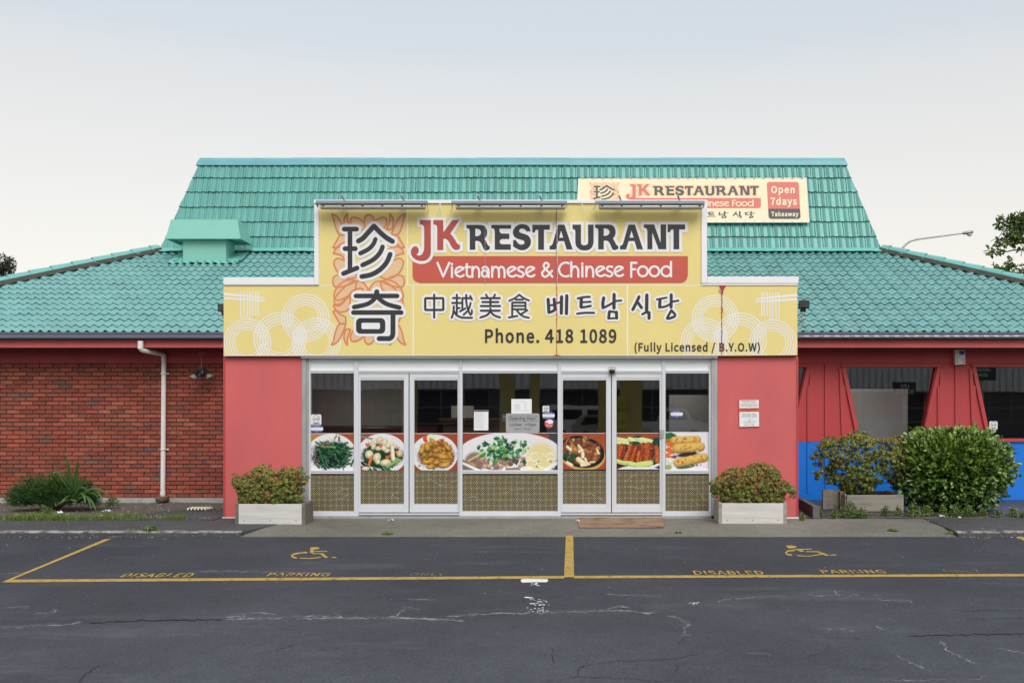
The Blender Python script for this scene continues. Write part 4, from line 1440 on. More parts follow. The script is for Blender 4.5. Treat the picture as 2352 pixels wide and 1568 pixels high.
def n_(f, x, yb, dx=0):
    vs(f, [(x, yb - 212), (x, yb)])
    vs(f, smo([(x + 4, yb - 105), (x + 18, yb - 165), (x + 66, yb - 196), (x + 108, yb - 165), (x + 122, yb - 110), (x + 123, yb, 0)]))
vs(VA, [(129,126),(238,388)]); vs(VA, [(357,126),(238,388)]); viet.append([VA(*p) for p in ((216,380),(262,380),(245,412),(234,412))])
vs(VA, [(397,203),(397,412)]); viet.append([VA(*p) for p in disc(397,164,24)])
e_(VA, 547, 303)
vs(VA, smo([(666,148,0),(666,330),(680,378),(710,391),(737,391)])); vs(VA, [(627,218),(737,218)])
n_(VA, 766, 410)
viet += [[VA(*p) for p in q] for q in stroke([(990 + 52 * math.cos(R(a)), 335 + 58 * math.sin(R(a))) for a in range(0, 360, 15)], 39, closed=True)]
vs(VA, smo([(945,246),(985,214),(1035,232),(1059,285),(1059,411,0)]))
n_(VA, 1124, 410); vs(VA, smo([(1240,300),(1252,240),(1295,213),(1335,245),(1348,300),(1348,410,0)]))
e_(VA, 1490, 302)
def s_(f, x, y): vs(f, smo([(x + 108, y - 78), (x + 55, y - 90), (x + 8, y - 66), (x + 14, y - 22), (x + 66, y + 5), (x + 103, y + 38), (x + 84, y + 80), (x + 42, y + 90), (x - 15, y + 66)]), 38)
s_(VA, 1592, 302)
e_(VA, 1826, 302)
vs(VA, smo([(2222,402),(2140,305),(2060,215),(2066,165),(2103,139),(2143,165),(2138,212),(2060,280),(2027,330),(2048,380),(2095,392),(2150,350),(2215,275)]), 38)
vs(VB, arc(195, 263, 121, 125, 302, 58, 34))
vs(VB, [(294,112),(294,406)]); vs(VB, smo([(297,300),(310,240),(362,206),(408,240),(421,296),(421,406,0)]))
vs(VB, [(495,190),(495,406)]); viet.append([VB(*p) for p in disc(493,157,24)])
n_(VB, 567, 405)
e_(VB, 832, 295); s_(VB, 935, 296); e_(VB, 1167, 295)
vs(VB, [(1379,122),(1379,413)]); vs(VB, [(1360,141),(1490,141)]); vs(VB, [(1380,258),(1470,258)])
for cx in (1590, 1798, 2012): viet += [[VB(*p) for p in q] for q in stroke([(cx + 87 * math.cos(R(a)), 295 + 89 * math.sin(R(a))) for a in range(0, 360, 12)], 39, closed=True)]
vs(VB, [(2098,106),(2098,402)])

q4 = [
  [(35,85),(120,115,1),(195,200,1),(250,300,1),(300,420,1),(330,520),(215,520,1),(150,440,1),(100,300,1),(80,190,1)],
  [(365,75),(360,180,1),(390,290,1),(430,400),(330,400,1),(292,260,1),(312,150,1)],
  [(740,360),(690,250,1),(620,190,1),(550,160,1),(475,155,1),(432,200,1),(440,300,1),(520,420),(650,450)],
  [(330,520),(210,530,1),(140,640,1),(60,780),(130,785,1),(200,730,1),(330,660)],
  [(70,905),(120,810,1),(200,770,1),(320,780,1),(420,850),(420,1100),(310,1030,1),(250,960,1),(150,920,1)],
  [(330,1070),(240,1030,1),(160,1010,1),(90,1060,1),(88,1150,1),(150,1280,1),(280,1400,1),(440,1440),(560,1400),(520,1200)],
]
side_p = [[(560,1480),(480,1470,1),(320,1390,1),(170,1360,1),(80,1400,1),(62,1500,1),(90,1590,1),(180,1610,1),(300,1590,1),(440,1540,1)],
          [(790,1640),(720,1540,1),(640,1490,1),(520,1490,1),(400,1540,1),(250,1660,1),(130,1800,1),(90,1900,1),(120,1990,1),(210,1990,1),(340,1860,1),(460,1700,1),(600,1640,1),(680,1650,1),(705,1710,1),(790,1790)]]
mid_p = [[(808,95,1),(755,115,1),(722,190,1),(722,320,1),(740,420),(900,420),(925,230,1),(895,150,1),(850,105,1)]]
flower = []
for q in q4:
    for mx in (0, 1):
        for my in (0, 1):
            flower.append([((1616 - p[0]) if mx else p[0], (2896 - p[1]) if my else p[1]) + tuple(p[2:]) for p in q])
for q in side_p:
    for mx in (0, 1): flower.append([((1616 - p[0]) if mx else p[0], p[1]) + tuple(p[2:]) for p in q])
for q in mid_p:
    for my in (0, 1): flower.append([(p[0], (2896 - p[1]) if my else p[1]) + tuple(p[2:]) for p in q])
flower = [[C1(*p) for p in sm(q, n=5)] for q in flower]
flower_half = flower

def pillar_art():
    a = {}
    return a
SIGN = thing('shop_sign', (X_(1172, YS), YS, Z_(818, 0)), 'big stepped yellow shop sign over the entrance with red and charcoal lettering', 'sign')
def onS(k):
    Y = YS - .0012 * k
    return lambda u, v: P(u, v, Y)
# board
m = MB()
def sbox(m, u0, u1, v0, v1, ya, yb, mi=None): m.box(X_(u0, ya), X_(u1, ya), ya, yb, Z_(v1, ya), Z_(v0, ya), mi)
out_poly = [(513.6, 817.3), (513.6, 655.5), (731.8, 655.5), (731.8, 466.5), (1611, 466.5), (1611, 655.2), (1831.6, 655.2), (1831.6, 815.6), (1648, 816.8)]
m.prism([P(u, v, YS) for u, v in out_poly][::-1], (0, .07, 0))
m.build('sign_panel', MAT['yellow'], SIGN)
# white capping round the top
m = MB()
ya, yb = YS - .022, .16
sbox(m, 513, 721.3, 636.8, 653.4, ya, yb); sbox(m, 513.8, 731.6, 653.6, 655.6, ya + .008, .02)
sbox(m, 721.5, 731.8, 470, 653.4, ya - .002, yb); sbox(m, 720.6, 1623.6, 459, 466.7, ya - .004, yb)
sbox(m, 1611.2, 1624.2, 467, 650, ya - .002, yb); sbox(m, 1624.4, 1834.6, 634.8, 650.4, ya, yb); sbox(m, 1611.2, 1832, 650.6, 655.2, ya + .008, .02)
m.build('white_capping', MAT['white'], SIGN, bevel=.003)
m = MB()
m.box(X_(515, .0), X_(1830, .0), .0, .15, Z_(816, 0), Z_(658, 0))
m.box(X_(733, .0), X_(1609, .0), .0, .15, Z_(657, 0), Z_(470, 0))
m.build('sign_backing', MAT['red_edge'], SIGN)
# panel joints and the torn corner
m = MB()
m.mi = 0
for u_, v0_, v1_, w in ((935.6, 467, 655, 2.2), (949, 656, 817, 2.4), (1441.2, 656, 817, 2.6)):
    m.face([P(u_ - w / 2, v1_, YS - .0005), P(u_ + w / 2, v1_, YS - .0005), P(u_ + w / 2, v0_, YS - .0005), P(u_ - w / 2, v0_, YS - .0005)])
m.face([P(734, 656, YS - .0006), P(1610, 656, YS - .0006), P(1610, 654.4, YS - .0006), P(734, 654.4, YS - .0006)])
m.face([P(515, 817, YS - .0006), P(1648, 817, YS - .0006), P(1648, 815.6, YS - .0006), P(515, 815.6, YS - .0006)])
m.build('panel_joint', MAT['white'], SIGN)
TJ = [M('joint_dark', (.10, .045, .04), .8), MAT['print_white'], M('torn_red', (.42, .03, .03), .6), MAT['silver']]  # tones of the torn joints, the first for their dark ragged lines
def ragged(m, u, v0, v1, w, seed, mi):
    r_ = random.Random(seed)
    n = int((v1 - v0) / 3)
    L, Rr = [], []
    for i in range(n + 1):
        v = v0 + (v1 - v0) * i / n
        uu = u + r_.gauss(0, .25)
        ww = w * r_.uniform(.4, 1.3)
        L.append(P(uu - ww / 2, v, YS - .0125)); Rr.append(P(uu + ww / 2, v, YS - .0125))
    for i in range(n): m.face([L[i + 1], Rr[i + 1], Rr[i], L[i]], mi)
def patch(m, q, mi): m.face([P(u, v, YS - .0128) for u, v in q][::-1], mi)
m = MB()
ragged(m, 1278, 468, 655, 1.1, 3, 0); ragged(m, 1279.6, 468, 655, 1.0, 5, 1); ragged(m, 1278.6, 655, 816, 1.5, 4, 2)
patch(m, [(1268, 816), (1278, 814), (1290, 816.5)], 2)
m.build('torn_joint', TJ, SIGN)
m = MB()
ragged(m, 1658, 655, 815, 1.6, 6, 0)
patch(m, [(1652, 655), (1668.5, 655), (1662.5, 664), (1660.5, 675), (1657.8, 678), (1655, 662)], 2); patch(m, [(1656.6, 700), (1660, 706), (1660.4, 714), (1658, 722)], 2)
patch(m, [(1658, 789), (1661, 796), (1663.5, 805), (1659, 807)], 2); patch(m, [(1651.5, 663), (1656, 665), (1657, 673), (1652, 669)], 3)
m.build('torn_joint', TJ, SIGN)
m = MB()
ragged(m, 1114, 518, 654, .9, 9, 3)
m.build('creased_joint', TJ, SIGN)

# noodle rings and chopsticks
def rings(f, cs, box, lines, sticks, wl):
    polys = []
    for cx, cy, r0_ in cs:
        for k in (1, .89, .78, .67, .565):
            r_ = r0_ * k - 5
            n = 64
            for i in range(n):
                a, b = 2 * math.pi * i / n, 2 * math.pi * (i + 1) / n
                h = 6.2 if k > .6 else 5
                polys.append([(cx + (r_ - h) * math.cos(a), cy + (r_ - h) * math.sin(a)), (cx + (r_ + h) * math.cos(a), cy + (r_ + h) * math.sin(a)),
                              (cx + (r_ + h) * math.cos(b), cy + (r_ + h) * math.sin(b)), (cx + (r_ - h) * math.cos(b), cy + (r_ - h) * math.sin(b))])
    for x, y0, y1 in lines: polys.append([(x - wl, y0), (x + wl, y0), (x + wl, y1), (x - wl, y1)])
    polys += sticks
    out = []
    for q in polys:
        q = clip_rect(q, *box)
        if len(q) >= 3: out.append([f(*p) for p in q])
    return out
rl = rings(RL, [(315,830,272),(688,786,302),(980,550,276),(1107,826,278)], (44,1400,180,978),
           [(238,243,560),(273,243,556),(311,243,553),(343,243,556),(376,243,522),(410,243,522),(438,243,522)], [[(40,258),(40,288),(508,330),(508,314)],[(40,310),(40,332),(520,361),(520,345)]], 6)
rr = rings(RR_, [(1208,556,270),(1495,790,302),(1085,826,275),(1868,840,272)], (790,2148,180,972),
           [(1742,256,533),(1768,256,533),(1803,256,533),(1836,256,578),(1867,256,575),(1904,256,577),(1938,256,582)], [[(1675,325),(1675,341),(2150,298),(2150,270)],[(1665,355),(1665,372),(2150,348),(2150,320)]], 6)
for q_ in (rl, rr):
    m = MB()
    m.flat(union(q_), onS(1))
    m.build('noodle_motif', MAT['print_white'], SIGN)

fl_fill = union(flower)
fl_line = union([p for q in flower for p in stroke(q, 3.6, closed=True)])
emb_dark = ST(C1, zhen) + ST(C2, qi)
emb_out = ST(C1, zhen, 116) + ST(C2, qi, 116) + [[C2(*p) for p in roundrect(505,817,1253,1271,130)]]
ringq, holeq = [C2(*p) for p in qi_ring], [C2(*p) for p in qi_hole]
m = MB()
m.flat(fl_fill, onS(2)); m.build('petal_motif', MAT['petal'], SIGN)
m = MB()
m.flat(fl_line, onS(3)); m.build('petal_outline', MAT['petal_line'], SIGN)
m = MB()
banner = [(947.5, 588), (1580, 588), (1580, 632), (1577, 642), (1572, 647), (1564, 649.5), (964, 649.5), (954, 646), (949, 640), (947.5, 632)]
banner_art = union([banner])
m.flat(banner_art, onS(4)); m.build('red_banner', MAT['print_red'], SIGN)
let_out = union([p for q, h in letters for p in outline(q, 6.6)] )
zhko_out = ST(CH, zh_, 92) + ST(KO, ko, 74)
m = MB()
m.flat(let_out, onS(5)); m.flat(union(emb_out), onS(5)); m.flat(union(zhko_out), onS(5))
m.build('lettering_outline', MAT['print_white'], SIGN)
jk = union([q for q, h in letters[:n_red]])
rest = union([q for q, h in letters[n_red:]], [h for q, h in letters[n_red:] if h])
m = MB()
m.flat(jk, onS(6)); m.build('red_lettering', MAT['print_red2'], SIGN)
m = MB()
m.flat(rest, onS(6)); m.build('charcoal_lettering', MAT['print_dark'], SIGN)
emb_art = union(emb_dark)
emb_ring = union([ringq], [holeq])
m = MB()
m.flat(emb_art, onS(6)); m.flat(emb_ring, onS(6)); m.build('emblem_characters', MAT['print_dark'], SIGN)
zh_art, ko_art = union(ST(CH, zh_, 4)), union(ST(KO, ko, 7))
m = MB()
m.flat(zh_art, onS(6)); m.build('chinese_lettering', MAT['print_dark'], SIGN)
m = MB()
m.flat(ko_art, onS(6)); m.build('korean_lettering', MAT['print_dark'], SIGN)
viet_art = union(viet)
m = MB()
m.flat(viet_art, onS(6)); m.build('banner_lettering', MAT['print_white'], SIGN)
def sign_text(parent, txt, box, Y, mat, w=.0, name='lettering', place=None, font='humanist'):
    m = MB()
    art = text_art(txt, box, w, font)
    m.flat((art[0], [tuple(t) for t in art[1]]), place or (lambda u, v: P(u, v, Y)))
    for i, q in enumerate(m.f):
        a, b, c = (Vector(m.v[k]) for k in q[:3])
        if (b - a).cross(c - a).y > 0: m.f[i] = q[::-1]
    return m.build(name, mat, parent)
sign_text(SIGN, 'Phone.', (1114, 757, 1238.5, 786), YS - .0072, MAT['print_dark'], .034, 'phone_lettering')
sign_text(SIGN, '418', (1252, 757, 1317, 786), YS - .0072, MAT['print_dark'], .034, 'phone_number')
sign_text(SIGN, '1089', (1333, 757, 1416, 786), YS - .0072, MAT['print_dark'], .034, 'phone_number')
sign_text(SIGN, '(Fully Licensed / B.Y.O.W)', (1457.5, 788, 1745.5, 806), YS - .0072, MAT['print_dark'], .03, 'licence_lettering')

# --- the sign on the steep roof behind
RP0 = UO + UN * .10
def onR(k):
    p0 = RP0 + UN * (.0025 * k)
    return lambda u, v: ray_plane(u, v, p0, UN)
G = crop(2200, 680, 2.1778)
def quad4(k, c): return [onR(k)(*G(*p)) for p in c]
RS = thing('roof_sign', tuple(onR(0)(*G(1250, 260))), 'long pale yellow sign lying on the steep roof, partly hidden behind the entrance sign', 'sign')
m = MB()
m.prism(quad4(0, [(250, 75), (2232, 70), (2259, 455), (228, 458)]), UN * -.03)
m.build('sign_panel', MAT['yellow_pale'], RS)
m = MB()
for a, b in (((250, 75), (2232, 70)), ((2232, 70), (2259, 455)), ((228, 458), (2259, 455)), ((250, 75), (228, 458))):
    m.tube([onR(.2)(*G(*a)), onR(.2)(*G(*b))], .008, 6)
m.build('sign_edge', MAT['white'], RS)
for i in range(24):
    t = (i + .5) / 24
    for y0 in (72.5, 456):
        p = onR(2.5)(*G(250 + 1985 * t + (0 if y0 < 100 else 0), y0))
        m = MB()
        m.box(p.x - .02, p.x + .02, p.y - .008, p.y + .02, p.z - .012, p.z + .012)
        m.build('fixing_clip', MAT['silver'], RS)
def affine(src, dst):
    (x0, y0), (x1, y1) = src
    (a0, b0), (a1, b1) = dst
    return lambda x, y: (a0 + (x - x0) * (a1 - a0) / (x1 - x0), b0 + (y - y0) * (b1 - b0) / (y1 - y0))
aL = affine((A1(348, 120), A3(2236, 806)), (G(700, 124), G(1818, 219)))
aE = affine((C1(35, 85), C1(1580, 1450)), (G(343, 108), G(606, 262)))
aV = affine((VB(55, 118), VB(2118, 410)), (G(1180, 262), G(1773, 318)))
aK = affine((KO(570, 90), KO(2185, 500)), (G(1368, 358), G(1786, 418)))
def FL(m, art, f, k):
    vs_, tr = art
    m.flat(([f(*p) for p in vs_], tr), onR(k))
for nm, mt, parts in (('petal_motif', 'petal', [(fl_fill, aE, 1)]), ('petal_outline', 'petal_line', [(union([p for q in flower for p in stroke(q, 2.2, closed=True)]), aE, 2)]),
                      ('lettering_outline', 'petal', [(let_out, aL, 1)]), ('red_lettering', 'print_red', [(jk, aL, 2.2)]), ('charcoal_lettering', 'print_dark', [(rest, aL, 2.2)]),
                      ('emblem_characters', 'print_dark', [(emb_art, aE, 3.2)]), ('korean_lettering', 'print_dark', [(ko_art, aK, 2.2)])):
    m = MB()
    for art, f, k in parts:
        if nm in ('petal_motif', 'petal_outline', 'emblem_characters'):
            vs_, tr = art
            keep = [t for t in tr if max(vs_[i][1] for i in t) < C1(0, 1500)[1]]
            art = (vs_, keep)
            if nm == 'petal_motif':            # petals that do not touch become parts of their own
                par = list(range(len(vs_)))
                def root(i):
                    while par[i] != i: i = par[i]
                    return i
                for t in keep:
                    for i in t[1:]: par[root(i)] = root(t[0])
                groups = {}
                for t in keep: groups.setdefault(root(t[0]), []).append(t)
                for g in list(groups.values())[1:]:
                    m2 = MB()
                    FL(m2, (vs_, g), f, k)
                    m2.build(nm, MAT[mt], RS)
                art = (vs_, list(groups.values())[0])
        FL(m, art, f, k)
    m.build(nm, MAT[mt], RS)
m = MB()
m.flat(union([[G(*p) for p in [(700, 244), (1837, 244), (1837, 312), (1832, 326), (1818, 332), (700, 332)]]]), onR(1.2))
m.flat(union([[G(*p) for p in [(1889, 126), (1892, 112), (1906, 104), (2150, 104), (2162, 110), (2167, 124), (2178, 338), (1901, 338)]]]), onR(1.2))
m.build('red_banner', MAT['print_red'], RS)
m = MB()
m.flat(union([[G(*p) for p in [(1901, 339), (2178, 339), (2183, 404), (2178, 418), (2164, 426), (1926, 426), (1910, 418), (1904, 404)]]]), onR(1.2))
m.build('black_banner', M('black_print', (.02, .022, .03), .45, .1), RS)
m = MB()
FL(m, viet_art, affine((VB(55, 118), VB(2118, 410)), (G(1267, 260), G(1773, 318))), 2.2)
m.build('banner_lettering', MAT['yellow_pale'], RS)
for t_, b_ in (('Open', (1926, 143, 2132, 200)), ('7days', (1922, 244, 2150, 302)), ('Takeaway', (1928, 366, 2165, 402))):
    a, b = G(b_[0], b_[1]), G(b_[2], b_[3])
    sign_text(RS, t_, (a[0], a[1], b[0], b[1]), 0, MAT['yellow_pale'], .045, 'lettering', onR(2.4))

# ================================================================== FITTINGS ON THE BUILDING
def strip_light(u0, u1, v, lab, tilt=0):
    Y = -.27
    x0, x1 = X_(u0, Y), X_(u1, Y)
    zt_ = Z_(v, Y)
    t = thing('strip_light', ((x0 + x1) / 2, Y, zt_), lab, 'light fitting', 'strip lights above the yellow sign')
    m = MB()
    pr = [(Y - .062, zt_ - .042), (Y - .058, zt_), (Y + .05, zt_ + .008), (Y + .085, zt_ - .02), (Y + .08, zt_ - .022), (Y + .048, zt_ + .002), (Y - .052, zt_ - .006), (Y - .056, zt_ - .042)]
    m.prism([(x0, y, z) for y, z in pr], (x1 - x0, 0, 0))
    for xe in (x0, x1 - .006):
        m.prism([(xe, y, z) for y, z in [(Y - .063, zt_ - .05), (Y - .060, zt_ - .002), (Y + .048, zt_ + .006), (Y + .08, zt_ - .02), (Y + .05, zt_ - .085)]], (.006, 0, 0))
    m.build('hood', M('blue_grey_hood', (.20, .235, .29), .35, .08, 3), t)
    m = MB()
    a, b = x0 + .055, x1 - .02
    rows = []
    for x, k in ((a, .3), (a + .008, .85), (a + .025, 1), (b - .025, 1), (b - .008, .85), (b, .3)):
        rows.append([(x, Y - .008 + .046 * k * math.cos(2 * math.pi * i / 16), zt_ - .082 + .038 * k * math.sin(2 * math.pi * i / 16)) for i in range(16)])
    m.grid(rows, closed=True)
    m.face(rows[0][::-1]); m.face(rows[-1])
    m.build('diffuser', M('strip_diffuser', (.42, .43, .36), .2, .15, 6, spec=.6), t)
    m = MB()
    m.box(a + .01, b - .01, Y - .052, Y + .04, zt_ - .060, zt_ - .036)
    for i in range(6):
        x = a + .05 + (b - a - .1) * i / 5
        m.box(x - .014, x + .014, Y - .060, Y - .05, zt_ - .078, zt_ - .046)
    m.build('gasket_clip', M('dark_gasket', (.05, .05, .048), .6), t)
    for f_ in (.24, .78):
        x = x0 + (x1 - x0) * f_
        m = MB()
        m.hexa([(x - .012, Y + .02, zt_ + .004), (x + .012, Y + .02, zt_ + .004), (x + .012, .05, zt_ - .02), (x - .012, .05, zt_ - .02), (x - .012, Y + .02, zt_ + .03), (x + .012, Y + .02, zt_ + .03), (x + .012, .05, zt_ + .01), (x - .012, .05, zt_ + .01)])
        m.hexa([(x - .045, Y - .0, zt_ + .085), (x - .022, Y - .0, zt_ + .085), (x + .03, Y + .12, zt_ + .0), (x + .005, Y + .12, zt_ + .0), (x - .045, Y - .0, zt_ + .10), (x - .022, Y - .0, zt_ + .10), (x + .03, Y + .12, zt_ + .016), (x + .005, Y + .12, zt_ + .016)])
        m.build('bracket', MAT['galv'], t)
    return t
strip_light(727.5, 981.5, 462.8, 'strip light under a blue grey hood over the large Chinese characters')
strip_light(1037.8, 1302.4, 463.2, 'strip light under a blue grey hood over the red J and K')
strip_light(1366.5, 1617.2, 463.2, 'strip light under a blue grey hood just below the roof sign')
def cable(name, pts, r, mat, lab, grp=None):
    m = MB()
    m.tube([Vector(p) for p in pts], r, 6)
    return tag(m.build(name, mat), lab, 'cable', grp)
def loop(pa, pb, sag, n=16):
    pa, pb = Vector(pa), Vector(pb)
    return [pa + (pb - pa) * (i / n) + Vector((0, -.02 * math.sin(math.pi * i / n), -sag * math.sin(math.pi * i / n))) for i in range(n + 1)]
def k1(x, y, Y): return P(*K1(x, y), Y)
cable('cable', [k1(1116, 110, -.35)] + [k1(x, y, -.18) for x, y in ((1122, 150), (1135, 185), (1165, 205), (1195, 190), (1215, 150), (1230, 100), (1240, 45))], .0045, MAT['white'], 'white cable drooping from the right end of the leftmost strip light', 'white cables between the strip lights')
cable('cable', [k1(1246, 42, -.15)] + [k1(x, y, -.18) for x, y in ((1240, 90), (1246, 150), (1270, 200), (1298, 216), (1325, 190), (1345, 140))] + [k1(1362, 115, -.35)], .0045, MAT['white'], 'white cable drooping to the left end of the middle strip light', 'white cables between the strip lights')
cable('cable', [P(*K2(770, 40), -.15)] + [P(*K2(x, y), -.18) for x, y in ((778, 85), (800, 130), (840, 154), (870, 152), (890, 130))] + [P(*K2(905, 110), -.35)], .0045, MAT['white'], 'white cable drooping to the left end of the rightmost strip light', 'white cables between the strip lights')

def floodlight(p, sx, lab, grp='black floodlights at the ends of the sign'):
    t = thing('floodlight', tuple(p), lab, 'floodlight', grp)
    m = MB()
    w = .082
    m.hexa([(p.x - w, p.y - .03, p.z - .055), (p.x + w, p.y - .03, p.z - .055), (p.x + w * .72, p.y + .07, p.z - .05), (p.x - w * .72, p.y + .07, p.z - .05),
            (p.x - w, p.y - .05, p.z + .06), (p.x + w, p.y - .05, p.z + .06), (p.x + w * .72, p.y + .05, p.z + .05), (p.x - w * .72, p.y + .05, p.z + .05)])
    m.box(p.x - .04, p.x + .04, p.y - .0, p.y + .06, p.z - .105, p.z - .056)
    m.build('housing', MAT['black'], t, bevel=.006)
    m = MB()
    m.box(p.x - w + .008, p.x + w - .008, p.y - .052, p.y - .046, p.z - .045, p.z + .05)
    m.build('lamp_glass', M('dark_lamp_glass', (.03, .03, .032), .12, .1, spec=.6), t)
    m = MB()
    m.tube([p + Vector((sx * .02, .03, -.1)), p + Vector((sx * .03, .03, -.14)), p + Vector((-sx * .04, .03, -.18)), p + Vector((sx * .02, .03, -.21)), p + Vector((-sx * .05, .03, -.27)), p + Vector((-sx * .10, .03, -.30))], .006, 6)
    m.build('cable', MAT['black'], t)
    m = MB()
    m.box(p.x - .02, p.x + .02, p.y + .02, p.y + .05, p.z - .21, p.z - .17)
    m.tube([p + Vector((sx * .01, .04, -.21)), p + Vector((sx * .005, .04, -.30)), p + Vector((-sx * .03, .04, -.35)), p + Vector((-sx * .09, .04, -.37))], .011, 8)
    m.build('mounting_arm', MAT['galv'], t)
floodlight(P(1845.5, 699.5, .06), 1, 'black floodlight on a conduit arm beside the right end of the yellow sign')
floodlight(P(514.5, 707.5, .10), -1, 'black floodlight mostly hidden behind the left end of the yellow sign')

# twin spotlight hanging under the left eave
c3 = crop(0, 1320, 1.867)
ysp = YE + .32
tp = P(*c3(1503, 138), ysp)
TW = thing('twin_spotlight', tuple(tp), 'twin spotlight with black sockets hanging from the left eave in front of the bricks', 'spotlight')
m = MB()
m.box(tp.x - .05, tp.x + .05, tp.y - .04, tp.y + .04, zf0 - .012, zf0 + .010)
m.tube([tp + Vector((0, 0, .02)), P(*c3(1506, 280), ysp)], .007, 8)
m.tube([tp + Vector((-.055, 0, -.09)), tp + Vector((.06, 0, -.075))], .012, 8)
m.build('rod', M('rusty_rod', (.20, .12, .07), .7, .3), TW)
m = MB()
c0 = P(*c3(1504, 292), ysp)
m.box(c0.x - .05, c0.x + .05, c0.y - .035, c0.y + .035, c0.z - .04, c0.z + .035)
m.lathe([(.028, 0), (.045, -.03), (.043, -.07), (.02, -.085), (0, -.086)], P(*c3(1512, 305), ysp - .02), n=14)
m.build('sensor_box', MAT['black'], TW, bevel=.005)
for a, b in (((1480, 300), (1440, 362)), ((1530, 298), (1572, 360))):
    pa, pb = P(*c3(*a), ysp - .01), P(*c3(*b), ysp - .06)
    d = (pb - pa).normalized()
    m = MB()
    L = (pb - pa).length
    m.lathe([(.0, 0), (.034, .0), (.036, L * .55), (.042, L * .58), (.036, L * .62)], pa, d, 14)
    so_ = m.build('lamp_socket', MAT['black'], TW)
    m = MB()
    m.lathe([(.034, L * .55), (.045, L * .72), (.068, L * .95), (.069, L * 1.0), (.0, L * 1.05)], pa, d, 18)
    m.build('bulb', M('dirty_bulb', (.20, .20, .16), .25, .2, 8), so_)

# LED strip along the right gutter
LED = thing('led_strip', (X_(2100, YE - .1), YE - .11, Z_(771.5, YE)), 'string of small white lamp modules along the right gutter', 'light string')
yl = YE - .100
m = MB()
n = 60
u_a, u_b = 1836, 2420
m.tube([P(u_a + (u_b - u_a) * i / n, 772 + .5 * math.sin(i * .8) - i * .006, yl - .004) for i in range(n + 1)], .0042, 5)
m.build('wire', MAT['white'], LED)
i = 0
u_ = 1853
while u_ < 2410:
    c_ = P(u_ + rnd.uniform(-1, 1), 771.8 - (u_ - 1836) * .0006, yl - .008)
    m = MB()
    m.box(c_.x - .036, c_.x + .036, c_.y - .006, c_.y + .004, c_.z - .0105, c_.z + .0105)
    mo = m.build('lamp_module', MAT['white'], LED)
    m = MB()
    for dx in (-.018, 0, .018): m.box(c_.x + dx - .006, c_.x + dx + .006, c_.y - .008, c_.y - .0062, c_.z - .006, c_.z + .006)
    m.build('lens', M('led_lens', (.6, .58, .42), .3) if i == 0 else bpy.data.materials['led_lens'], mo)
    u_ += 22.9
    i += 1

# alarm box
AL = thing('alarm_box', tuple(P(2205, 819, YW - .06)), 'white alarm box with blue label on the red board wall under the right eave', 'alarm box')
yb = YW - .03
m = MB()
pA = [(2193, 803), (2216.5, 803), (2217.5, 836), (2194.5, 837.5)]
m.prism([P(u, v, yb - .09) for u, v in pA], (0, .09, 0))
m.build('case', MAT['pvc'], AL, bevel=.008)
m = MB()
m.box(*(lambda a, b: (a.x, b.x, yb - .0925, yb - .0905, b.z, a.z))(P(2203.5, 805.5, yb - .09), P(2215, 814, yb - .09)))
m.build('blue_label', M('label_blue', (.03, .08, .33), .4), AL)
m = MB()
for side in (0, 1):
    for k in range(5):
        u0_ = 2195.3 if side == 0 else 2210.5
        a, b = P(u0_, 822.5 + k * 2.6, yb - .09), P(u0_ + 5, 823.4 + k * 2.6, yb - .09)
        m.box(a.x, b.x, yb - .0925, yb - .0902, b.z, a.z)
m.build('vent_slot', M('slot_grey', (.2, .2, .2), .7), AL)

# door motion sensor
MS = thing('motion_sensor', tuple(P(1406.5, 851, -.02)), 'black automatic door sensor on a clear plate above the right pair of doors', 'door sensor')
m = MB()
m.box(X_(1398.5, YF), X_(1414.8, YF), YF - .02, YF - .002, Z_(856.6, YF), Z_(841, YF))
m.build('plate', M('clear_plate', (.55, .57, .58), .2, .05), MS)
m = MB()
pc = P(1406, 851.5, YF - .03)
m.lathe([(0, .02), (.03, .018), (.046, .004), (.045, -.012), (.03, -.034), (0, -.042)], pc, n=18)
m.build('dome', MAT['black'], MS)
